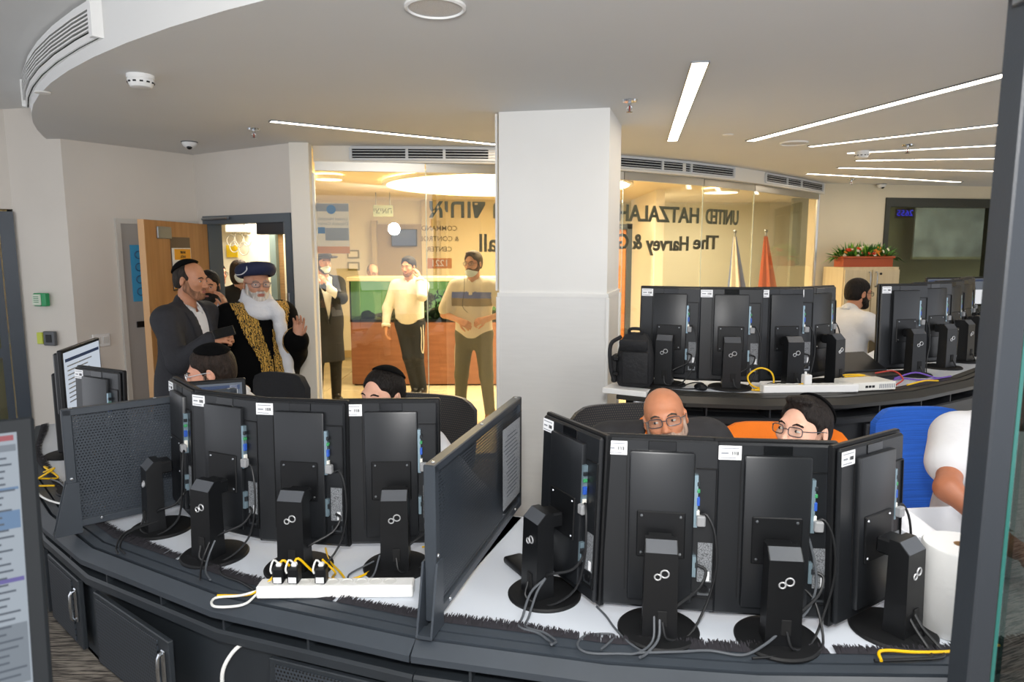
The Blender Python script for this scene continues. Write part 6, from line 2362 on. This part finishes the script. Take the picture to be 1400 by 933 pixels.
    def jacket(self, m_, vx=0.009, e=0.026, hem=-0.20, sleeve=0.95, vlow=0.10, vw=0.085, lapel=True, closed=False, long_=False):
        lo, hi = self.bounds()
        F = Field(lo, hi, vx)
        T, s = self.T, self.s
        self.torso(F, e, neck=False, loose=0.012)
        self.arms(F, e - 0.004, upto=sleeve)
        R = np.array(T.to_3x3().normalized())
        zlow = hem + 0.05
        F.rc(T @ V3((-0.07 * self.broad, 0.0, 0.05)), T @ V3((-0.08 * self.broad, 0.01, hem)), (0.10 + e) * s, (0.112 + e) * s, 0.08)
        F.rc(T @ V3((0.07 * self.broad, 0.0, 0.05)), T @ V3((0.08 * self.broad, 0.01, hem)), (0.10 + e) * s, (0.112 + e) * s, 0.08)
        F.rc(T @ V3((0, 0.028, 0.50)), T @ V3((0, 0.024, 0.548)), 0.070 * s, 0.066 * s, 0.02)
        Ti = T.inverted()

        def lc(X, Y, Z):
            return tuple(Ti[i][0] * X + Ti[i][1] * Y + Ti[i][2] * Z + Ti[i][3] for i in range(3))
        F.cut(lambda X, Y, Z: lc(X, Y, Z)[2] - hem)
        F.rc(T @ V3((0, -0.010, 0.49)), T @ V3((0, -0.030, 0.64)), 0.060 * s, 0.062 * s, 0.006, 'sub')
        if not closed:
            def vee(X, Y, Z):
                x, y, z = lc(X, Y, Z)
                wz = np.clip((z - vlow) / (0.52 - vlow), 0, 1) * vw
                inside = np.minimum(np.minimum(wz - np.abs(x), z - vlow), -0.02 - y)
                return -inside
            F.cut(vee)
        o = F.build('jacket', m_, self.t)
        if lapel and not closed:
            Tn = np.array(Ti)

            def pr(sgn):
                def f(C, Nn):
                    L = C @ Tn[:3, :3].T + Tn[:3, 3]
                    wz = np.clip((L[:, 2] - vlow) / (0.52 - vlow), 0, 1) * vw
                    ww = 0.055 * np.clip((L[:, 2] - vlow + 0.06) / 0.22, 0, 1)
                    return (L[:, 1] < 0.01) & (L[:, 2] > vlow - 0.02) & (L[:, 2] < 0.50) & (L[:, 0] * sgn > wz - 0.006) & (L[:, 0] * sgn < wz + ww)
                return f
            for sg in (-1, 1):
                patch(o, pr(sg), 0.006, 'lapel', m_, o)
        self.jacket_o = o
        return self

# ---------------------------------------------------------------- chairs in place
chair((-0.50, 3.10, 0.0), math.radians(-20), 'black mesh chair of the seated man whose kippah tops the monitor left of the divider', MESHF, 0.50, 1.09, 0.50)
chair((-1.43, 3.55, 0.0), math.radians(-30), 'black fabric chair standing before the man in the gold embroidered robe', FBLACK, 0.50, 1.12, 0.42)
chair((0.56, 2.78, 0.0), math.radians(12), 'dark mesh chair behind the bald man', MESHF, 0.50, 1.11, 0.50)
chair((1.11, 2.57, 0.0), math.radians(-8), 'orange chair behind the young man with glasses', FORANGE, 0.50, 1.075, 0.52)
chair((1.86, 2.76, 0.0), math.radians(6), 'bright blue chair beside the person in white at the right', FBLUE, 0.50, 1.10, 0.44, tilt=6)
chair((2.66, 5.40, 0.30), math.radians(65), 'black chair of the rear man in the white shirt', FBLACK, 0.50, 0.95, 0.46)

# ---------------------------------------------------------------- the people
SUITB = cloth('suit_charcoal', '#25252a', 0.8, 0.15, 40, 0.3, 26)
BLACKC = cloth('black_wool', '#0f0f12', 0.9, 0.2, 30, 0.35, 20)
WHITEC = cloth('white_cotton', '#d8d8da', 0.85, 0.03, 8, 0.5, 20)
CREAMC = cloth('cream_cotton', '#d9d2c2', 0.85, 0.04, 8, 0.5, 20)
JEANS = cloth('dark_trousers', '#20252e', 0.85, 0.15, 12)
LEATHER = mat('shoe_leather_black', '#131212', 0.4)
WANTED = globals().get('ONLY_PEOPLE')

# 1 man in the charcoal suit at the left
p = Person('man in charcoal suit and black kippah standing in profile before the open wooden door', (-2.03, 4.33), 1.742, 78, lean=4, hyaw=4, hpitch=6, broad=1.13, belly=1.15, skin_c='#b9805f')
p.arm('R', (-1.78, 4.02, 1.285), (-0.3, 0.6, -1), (0.1, -1, 0.15), (0.8, 0.1, -0.5), 0.75)
p.arm('L', (-1.88, 4.46, 0.92), (0.5, 0.6, -1))
p.body().brows('#2a211b').hair('#2e2620', 'balding', 0.006).stubble('#94694f').kippah(32, 0.094)
p.shirt(WHITEC).jacket(SUITB, vlow=0.10, vw=0.07).trousers(SUITB).shoes(LEATHER)
t = thing('mobile_phone', 'black mobile phone in the hand of the man in the charcoal suit', 'phone', (-1.70, 4.00, 1.325), math.radians(30))
MB().box((0, 0, 0), (0.12, 0.065, 0.009), rot=(0.9, -0.2, 0), bev=0.003).build('case', BLK, t)
MB().box((0, -0.004, 0.0035), (0.105, 0.056, 0.002), rot=(0.9, -0.2, 0)).build('display', GLOSS, t)

# 2 man in the gold embroidered robe
p = Person('bearded man in black robe with gold embroidery, navy turban hat and white scarf', (-1.76, 4.72), 1.695, 44, lean=2, hyaw=-8, hpitch=2, broad=1.18, belly=1.3, hs=1.09, skin_c='#c08a6e')
p.arm('L', (-1.46, 4.60, 1.22), (0.2, 0.2, -1), (0.1, -0.2, 1), (-0.6, -0.6, 0), 0.2)
p.arm('R', (-1.98, 4.46, 0.98), (-1, 0.4, -0.6), (0.3, -0.8, -0.6), (0.6, 0.3, -0.5), 0.5)
p.body().brows('#8d857c').beard('#cfc6bc', 0.0025, -0.03).glasses(round_=False)
p.trousers(BLACKC).shoes(LEATHER)
lo, hi = p.bounds(0.24)
F = Field(lo, hi, 0.009)
p.torso(F, 0.045, neck=False, loose=0.02)
for sd in 'RL':
    a, b, c = p.J['sh' + sd], p.J['el' + sd], p.J['wr' + sd]
    F.rc(a, b, 0.082, 0.080, 0.08)
    F.rc(b, b + (c - b) * 0.8, 0.080, 0.085, 0.05)
F.rc((-0.10, 0, 0.95), (-0.14, 0.02, 0.06), 0.16, 0.20, 0.12)
F.rc((0.10, 0, 0.95), (0.14, 0.02, 0.06), 0.16, 0.20, 0.12)
F.rc((0, -0.04, 0.95), (0, -0.06, 0.06), 0.16, 0.20, 0.12)
F.rc(p.T @ Vector((0, -0.01, 0.50)), p.T @ Vector((0, -0.03, 0.66)), 0.062, 0.07, 0.006, 'sub')
F.cut(lambda X, Y, Z: Z - 0.05)
robe = F.build('robe', VELVET, p.t)
gold = mat('gold_embroidery', '#b98d34', 0.42, 0.35)
nt = gold.node_tree
bs = nt.nodes['Principled BSDF']
co = nt.nodes.new('ShaderNodeTexCoord')
vo = N(nt, 'ShaderNodeTexWave', Scale=20.0, Distortion=9.0, Detail=2.0)
vo.inputs['Detail Scale'].default_value = 3.0
rp_ = nt.nodes.new('ShaderNodeValToRGB')
rp_.color_ramp.elements[0].position = 0.18
rp_.color_ramp.elements[1].position = 0.42
rp_.color_ramp.elements[0].color = lin('#2a2010')
rp_.color_ramp.elements[1].color = lin('#dcae52')
nt.links.new(co.outputs['Object'], vo.inputs['Vector'])
nt.links.new(vo.outputs['Color'], rp_.inputs[0])
nt.links.new(rp_.outputs[0], bs.inputs['Base Color'])
bpn = N(nt, 'ShaderNodeBump', Strength=0.8, Distance=0.01)
nt.links.new(vo.outputs['Color'], bpn.inputs['Height'])
nt.links.new(bpn.outputs[0], bs.inputs['Normal'])
SH = p.T @ Vector((0, 0, 0.5))


def goldband(sg):
    def f(C, Nn):
        z = C[:, 2]
        x = C[:, 0] * sg
        top = SH.z
        k = np.clip((z - (top - 0.34)) / 0.36, 0, 1)
        inner = 0.003 + 0.060 * k
        outer = 0.080 + 0.118 * k
        return (Nn[:, 1] < 0.35) & (x > inner) & (x < outer) & (z < top + 0.055) & (z > 0.75) & (C[:, 1] < 0.06) & (C[:, 1] > -0.29)
    return f


for sg in (-1, 1):
    patch(robe, goldband(sg), 0.008, 'gold_band', gold, robe)
wrR, elR = np.array(p.J['wrR']), np.array(p.J['elR'])


def goldcuff(C, Nn):
    d = wrR - elR
    tq = ((C - elR) @ d) / (d @ d)
    r = np.linalg.norm(C - elR - tq[:, None] * d, axis=1)
    return (tq > 0.80) & (tq < 1.1) & (r < 0.14) & (C[:, 0] < -0.12)


patch(robe, goldcuff, 0.008, 'gold_cuff', gold, robe)
# scarf: thick white coil round neck and chin with one hanging end
SCARF = cloth('scarf_white', '#d3d4d8', 0.8, 0.03, 10, 0.6, 40)
F = Field((-0.25, -0.3, 0.75), (0.3, 0.2, 1.65), 0.007)
hc = p.Hm.translation
for r_, z_, yy, k_ in ((0.078, -0.112, 0.0, 0.034), (0.092, -0.158, -0.002, 0.040), (0.080, -0.078, 0.012, 0.020)):
    n_ = 18
    pts = [Vector((hc.x + r_ * math.cos(2 * PI * i / n_), hc.y + yy + r_ * 1.05 * math.sin(2 * PI * i / n_), hc.z + z_ + 0.045 * math.sin(2 * PI * i / n_))) for i in range(n_)]
    for i in range(n_):
        F.rc(pts[i], pts[(i + 1) % n_], k_, None, 0.003)
ctr = Matrix.Rotation(math.radians(12), 3, 'Z')
F.el((hc.x, hc.y - 0.01, hc.z - 0.02), (0.066, 0.088, 0.10), None, 0.01, 'sub')
hx0 = 0.075
for i in range(6):
    zz = SH.z - 0.02 - i * 0.085
    F.rc((hx0 + 0.008 * i, -0.185 - 0.012 * min(i, 3), zz), (hx0 + 0.008 * (i + 1), -0.185 - 0.012 * min(i + 1, 3), zz - 0.085), 0.040, 0.042, 0.02)
F.rc((hx0 - 0.02, -0.14, SH.z + 0.04), (hx0, -0.185, SH.z - 0.02), 0.042, None, 0.03)
scf = F.build('scarf', SCARF, p.t)
fr = MB()
for i in range(16):
    x = hx0 + 0.05 - 0.045 + i * 0.006
    fr.tube([(x, -0.225, SH.z - 0.54), (x + random.uniform(-0.006, 0.006), -0.228, SH.z - 0.60), (x + random.uniform(-0.008, 0.008), -0.222, SH.z - 0.66)], 0.003, 5, 2)
fr.build('fringe', SCARF, scf, kind='stuff')
# hat
NAVY = cloth('navy_felt', '#141d3d', 0.8, 0.1, 30, 0.15, 60)
HatM = p.Hm @ Matrix.Translation((0, 0.012, 0.060)) @ Matrix.Rotation(math.radians(-10), 4, 'X')
h = MB().lathe([(0.084, -0.010), (0.100, -0.014), (0.116, -0.004), (0.126, 0.018), (0.128, 0.038), (0.118, 0.060), (0.095, 0.074), (0.05, 0.082), (0, 0.084)], n=40, sy=1.14).build('turban_hat', NAVY, p.t, angle=60)
h.matrix_local = HatM
q = MB().tube([(-0.055, -0.085, 0.076), (-0.080, -0.104, 0.045), (-0.086, -0.108, 0.02), (-0.105, -0.070, 0.0), (-0.119, -0.01, 0.002), (-0.118, 0.04, 0.012)], 0.0035, 6, 4).build('hat_piping', SCARF, h)

# 3 person half hidden between the two
p = Person('person in dark jacket half hidden between the suited and the robed man', (-2.24, 5.05), 1.66, 18, hyaw=-5, hpitch=5, skin_c='#b9805f', vx=0.007)
p.arm('L', (-2.08, 4.96, 1.38), (1, 0, -1), (-0.2, 0, 1), (-1, 0.3, 0), 0.3)
p.body().brows('#1c1714').hair('#17130f').beard('#1a1613', 0.012)
p.shirt(cloth('light_blue_grey', '#c3cad6', 0.85, 0.03)).jacket(BLACKC, vlow=-0.05, vw=0.12).trousers(BLACKC).shoes(LEATHER)

# 4, 5 people in the corridor
p = Person('brown haired person in black wearing a white face mask in the corridor', (-2.80, 7.05), 1.71, 35, hyaw=5, vx=0.008, skin_c='#d2a085')
p.body().brows('#3a2a1e').hair('#3b2a1e', 'bob', 0.014).mask(MASKW, -0.11, -0.005)
p.shirt(BLACKC, e=0.016).trousers(BLACKC).shoes(LEATHER)
p = Person('person in dark clothes standing behind the dark door frame', (-3.13, 7.30), 1.68, 60, vx=0.008, skin_c='#c98f73')
p.body().brows('#2a1d14').hair('#2b1d13').glasses()
p.shirt(SUITB, e=0.018).trousers(BLACKC).shoes(LEATHER)

# 6 bent seated man on the left
p = Person('seated young man with kippah and glasses bent low, hands at his face', (-1.40, 3.13), 1.365, -55, seated=True, lean=26, hyaw=-22, hpitch=12, vx=0.005, skin_c='#d49a80')
p.arm('R', (-1.44, 2.98, 1.09), (-0.4, 0.2, -1), (0.2, -0.3, 1), (0.4, 0.8, 0), 0.55)
p.arm('L', (-1.38, 2.92, 1.09), (0.4, 0.2, -1), (-0.1, -0.1, 1), (-0.3, 0.8, 0), 0.55)
p.body().brows('#2a211c').hair('#2a201a', 'short', 0.010).kippah(14, 0.084, side=14).glasses(mat('spectacle_white', '#c9ccd0', 0.3, 0.3)).stubble('#8a6a5a')
p.shirt(WHITEC).trousers(JEANS).shoes(LEATHER)
mm = MB()
for x in (-1, 1):
    mm.tube([(x * 0.074, -0.012, 0.0), (x * 0.079, -0.015, -0.03), (x * 0.076, -0.012, -0.06), (x * 0.08, -0.014, -0.085)], 0.004, 6, 4)
mm.build('sidelock', hairm('#3a302a'), p.t).matrix_local = p.Hm

# 7 seated man in the middle
p = Person('seated man in white shirt with black kippah, only hair and brow above the monitor', (-0.56, 2.90), 1.295, -22, seated=True, lean=14, hyaw=-8, hpitch=1, vx=0.005, skin_c='#d9a58c', broad=1.08)
p.arm('R', (-0.78, 2.72, 0.80), (-0.8, 0.2, -0.6))
p.arm('L', (-0.38, 2.72, 0.80), (0.8, 0.2, -0.6))
p.body().brows('#17120f').hair('#17120f', 'short', 0.009).kippah(26, 0.086)
p.shirt(WHITEC).trousers(JEANS).shoes(LEATHER)

# 8 bald man
p = Person('bald man with glasses and grey stubble in dark jacket with orange collar, looking down', (0.545, 2.37), 1.335, -4, seated=True, lean=40, hyaw=-10, hpitch=-5, hroll=-13, vx=0.005, skin_c='#b97a58', broad=1.14, turn=4, shrug=0.04, hs=0.93)
p.gaze = -0.003
p.arm('R', (0.34, 2.19, 0.80), (-0.8, 0.2, -0.6))
p.arm('L', (0.78, 2.19, 0.80), (0.8, 0.2, -0.6))
p.body().brows('#4a4038').beard('#a89080', 0.0022, -0.03).glasses(w_=0.026, h=0.016)
p.shirt(cloth('orange_collar', '#f07a18', 0.8)).jacket(cloth('dark_fleece', '#2a292b', 0.9, 0.2, 30), vlow=0.30, vw=0.07, lapel=False).trousers(JEANS).shoes(LEATHER)
MB().tube([(0.078 * math.sin(a), 0.012 - 0.085 * math.cos(a), 0.500 + 0.035 * (1 - math.cos(a)) * 0.5) for a in [i * PI / 8 for i in range(16)]], 0.022, 8, 2, closed=True).build('orange_collar', MATS['cloth_orange_collar'], p.t).matrix_local = p.T

# 9 young man on the orange chair
p = Person('young man with black kippah and rimless glasses looking left, before the orange chair', (0.99, 2.26), 1.315, -30, seated=True, lean=12, hyaw=-26, hpitch=-7, vx=0.005, skin_c='#dcaa92', hs=0.95)
p.gaze = -0.005
p.arm('R', (0.80, 2.09, 0.80), (-0.8, 0.2, -0.6))
p.arm('L', (1.17, 2.12, 0.80), (0.8, 0.2, -0.6))
p.body().brows('#1d1714').hair('#1d1714', 'quiff', 0.008).kippah(50, 0.088).glasses().stubble('#a07a68', -0.05)
p.shirt(WHITEC).trousers(JEANS).shoes(LEATHER)

# 10 person in white at the right, mostly behind the post
p = Person('person in short-sleeved white shirt at the right desk, head hidden by the dark post', (1.86, 2.44), 1.46, 8, seated=True, lean=10, hpitch=10, vx=0.006, skin_c='#a8694a', broad=1.1, belly=1.2)
p.arm('R', (1.60, 2.06, 0.86), (-1, 0.4, 0.25), (0.4, -1, -0.1), (0, 0, -1), 0.3)
p.arm('L', (2.1, 2.06, 0.84), (0.8, 0.2, -0.6), (-0.3, -1, 0), (0, 0, -1), 0.3)
p.body().brows('#1d1714').hair('#1d1714')
p.shirt(WHITEC, half=0.52, e=0.02).trousers(JEANS).shoes(LEATHER)

# 11 rear man in white
p = Person('dark haired man in white shirt seated in the rear row with his back half turned', (2.84, 5.60), 1.575, 112, floor=0.30, seated=True, lean=18, hyaw=-10, hpitch=4, vx=0.006, skin_c='#b9805f', broad=1.12, belly=1.25)
p.arm('R', (3.2, 5.35, 1.10), (-0.6, 0.4, -0.8))
p.arm('L', (3.25, 5.75, 1.10), (0.6, 0.4, -0.8))
p.body().brows('#1a1411').hair('#1a1411', 'short', 0.010).beard('#221a15', 0.006).glasses(BLK)
p.shirt(WHITEC, e=0.02, loose=0.02).trousers(JEANS).shoes(LEATHER)

# 12 man in hat behind the glass
p = Person('man in long dark coat, brimmed hat and face mask behind the glass', (-2.20, 8.02), 1.79, 32, hyaw=6, vx=0.008, skin_c='#c08a6e')
p.arm('L', (-2.12, 7.75, 1.42), (1, 0.1, -0.9), (-0.3, -0.2, 1), (-0.5, 0.8, 0), 0.6)
p.body().brows('#2a211c').hair('#2a211c').mask(MASKB, -0.115, -0.03).beard('#2a211c', 0.006)
p.shirt(WHITEC).jacket(cloth('coat_navy_black', '#16181f', 0.85, 0.15, 20), hem=-0.45, vlow=0.0, vw=0.09).trousers(BLACKC).shoes(LEATHER)
HM = p.Hm @ Matrix.Translation((0, 0.012, 0.062)) @ Matrix.Rotation(math.radians(4), 4, 'X')
h = MB().lathe([(0.0, 0.105), (0.055, 0.108), (0.085, 0.095), (0.092, 0.03), (0.096, 0.004), (0.15, 0.010), (0.165, 0.018), (0.165, 0.013), (0.15, 0.004), (0.09, -0.004)], n=36, sy=1.12).build('brimmed_hat', cloth('hat_felt', '#2b2622', 0.85), p.t)
h.matrix_local = HM
MB().lathe([(0.094, 0.006), (0.0965, 0.006), (0.0945, 0.030), (0.092, 0.030)], n=36, sy=1.12).build('hat_band', BLK, h)

# 13 caller
p = Person('young man in cream shirt holding a phone to his ear in the lobby', (-1.27, 8.42), 1.735, -8, hyaw=-14, hpitch=8, vx=0.007, skin_c='#c8906c')
p.arm('L', (-1.12, 8.30, 1.47), (0.3, -0.3, -1), (-0.25, 0, 1), (-1, 0.2, 0), 0.45)
p.arm('R', (-1.55, 8.34, 0.86), (-1, 0.4, 0), (0, -0.1, -1), (0.8, 0.3, 0), 0.4)
p.leg('R', (-0.02, -0.03, 0.50), (0.05, 0.02, 0.09))
p.leg('L', (0.10, -0.02, 0.50), (0.13, 0.06, 0.09))
p.body().brows('#1a1512').hair('#1c1714', 'quiff', 0.014).stubble('#8a6248')
p.shirt(CREAMC, e=0.018, hem=-0.02, loose=0.015).trousers(JEANS, belt=LEATHER).shoes(LEATHER)
MB().tube([(0.15, -0.07, 0.92), (0.17, -0.09, 0.78), (0.165, -0.09, 0.62), (0.18, -0.08, 0.55), (0.19, -0.07, 0.66), (0.18, -0.05, 0.90)], 0.006, 6, 4).build('tassel', CREAMC, p.t)

# 14 polo man
p = Person('man in white polo with blue and brown band, mask under chin', (-0.40, 7.05), 1.80, -12, hyaw=-14, hpitch=2, vx=0.006, skin_c='#cf977a', broad=1.05)
p.arm('R', (-0.52, 6.86, 1.10), (-1, 0.4, -0.3), (0.9, -0.5, -0.3), (0.2, 0.6, -0.5), 0.6)
p.arm('L', (-0.26, 6.84, 1.12), (1, 0.4, -0.3), (-0.9, -0.5, -0.2), (-0.2, 0.6, -0.5), 0.6)
p.leg('R', (-0.13, -0.02, 0.50), (-0.16, 0.02, 0.09))
p.leg('L', (0.13, -0.02, 0.50), (0.16, 0.02, 0.09))
p.body().brows('#3a2a1c').hair('#4a3826', 'quiff', 0.014).beard('#6b4a34', 0.003).mask(MASKB, -0.135, -0.05, 0.012).glasses(BLK)
p.shirt(CREAMC, half=0.80, e=0.020, hem=-0.06, loose=0.012).trousers(cloth('olive_grey', '#55543f', 0.85), e=0.014)
p.shoes(mat('boot_tan', '#8a5a34', 0.6), boot=True)
so = p.shirt_o
zc_ = (p.T @ Vector((0, 0, 0.335))).z
for nm, z0, z1, c in (('chest_band_blue', zc_ + 0.012, zc_ + 0.082, '#5d70b4'), ('chest_band_brown', zc_ - 0.062, zc_ + 0.012, '#8d7f66')):
    patch(so, lambda C, Nn, z0=z0, z1=z1: (C[:, 2] > z0) & (C[:, 2] < z1) & (np.abs(C[:, 0]) < 0.205) & (C[:, 1] < 0.03), 0.003, nm, cloth(nm, c, 0.85, 0.05), so)
patch(so, lambda C, Nn: (np.abs(C[:, 0] - 0.0) < 0.016) & (C[:, 2] > zc_ + 0.05) & (C[:, 1] < -0.03), 0.004, 'placket', CREAMC, so)
MB().tube([(-0.07, -0.10, 1.55), (-0.06, -0.15, 1.40), (-0.075, -0.165, 1.25), (-0.02, -0.17, 1.18)], 0.0025, 5, 4).build('earphone_wire', CABLE, p.t)
MB().tube([(-0.18, -0.03, 0.92), (-0.20, -0.04, 0.75), (-0.195, -0.04, 0.55)], 0.004, 5, 4).build('tassel', CREAMC, p.t)

# 15 person behind the aquarium
p = Person('person in white shirt bending behind the aquarium counter', (-2.02, 9.95), 1.62, 40, lean=16, hpitch=16, vx=0.008, skin_c='#d2a085')
p.body().brows('#8a7a6a').hair('#8d7c68', 'balding', 0.006).glasses()
p.shirt(WHITEC).trousers(JEANS).shoes(LEATHER)
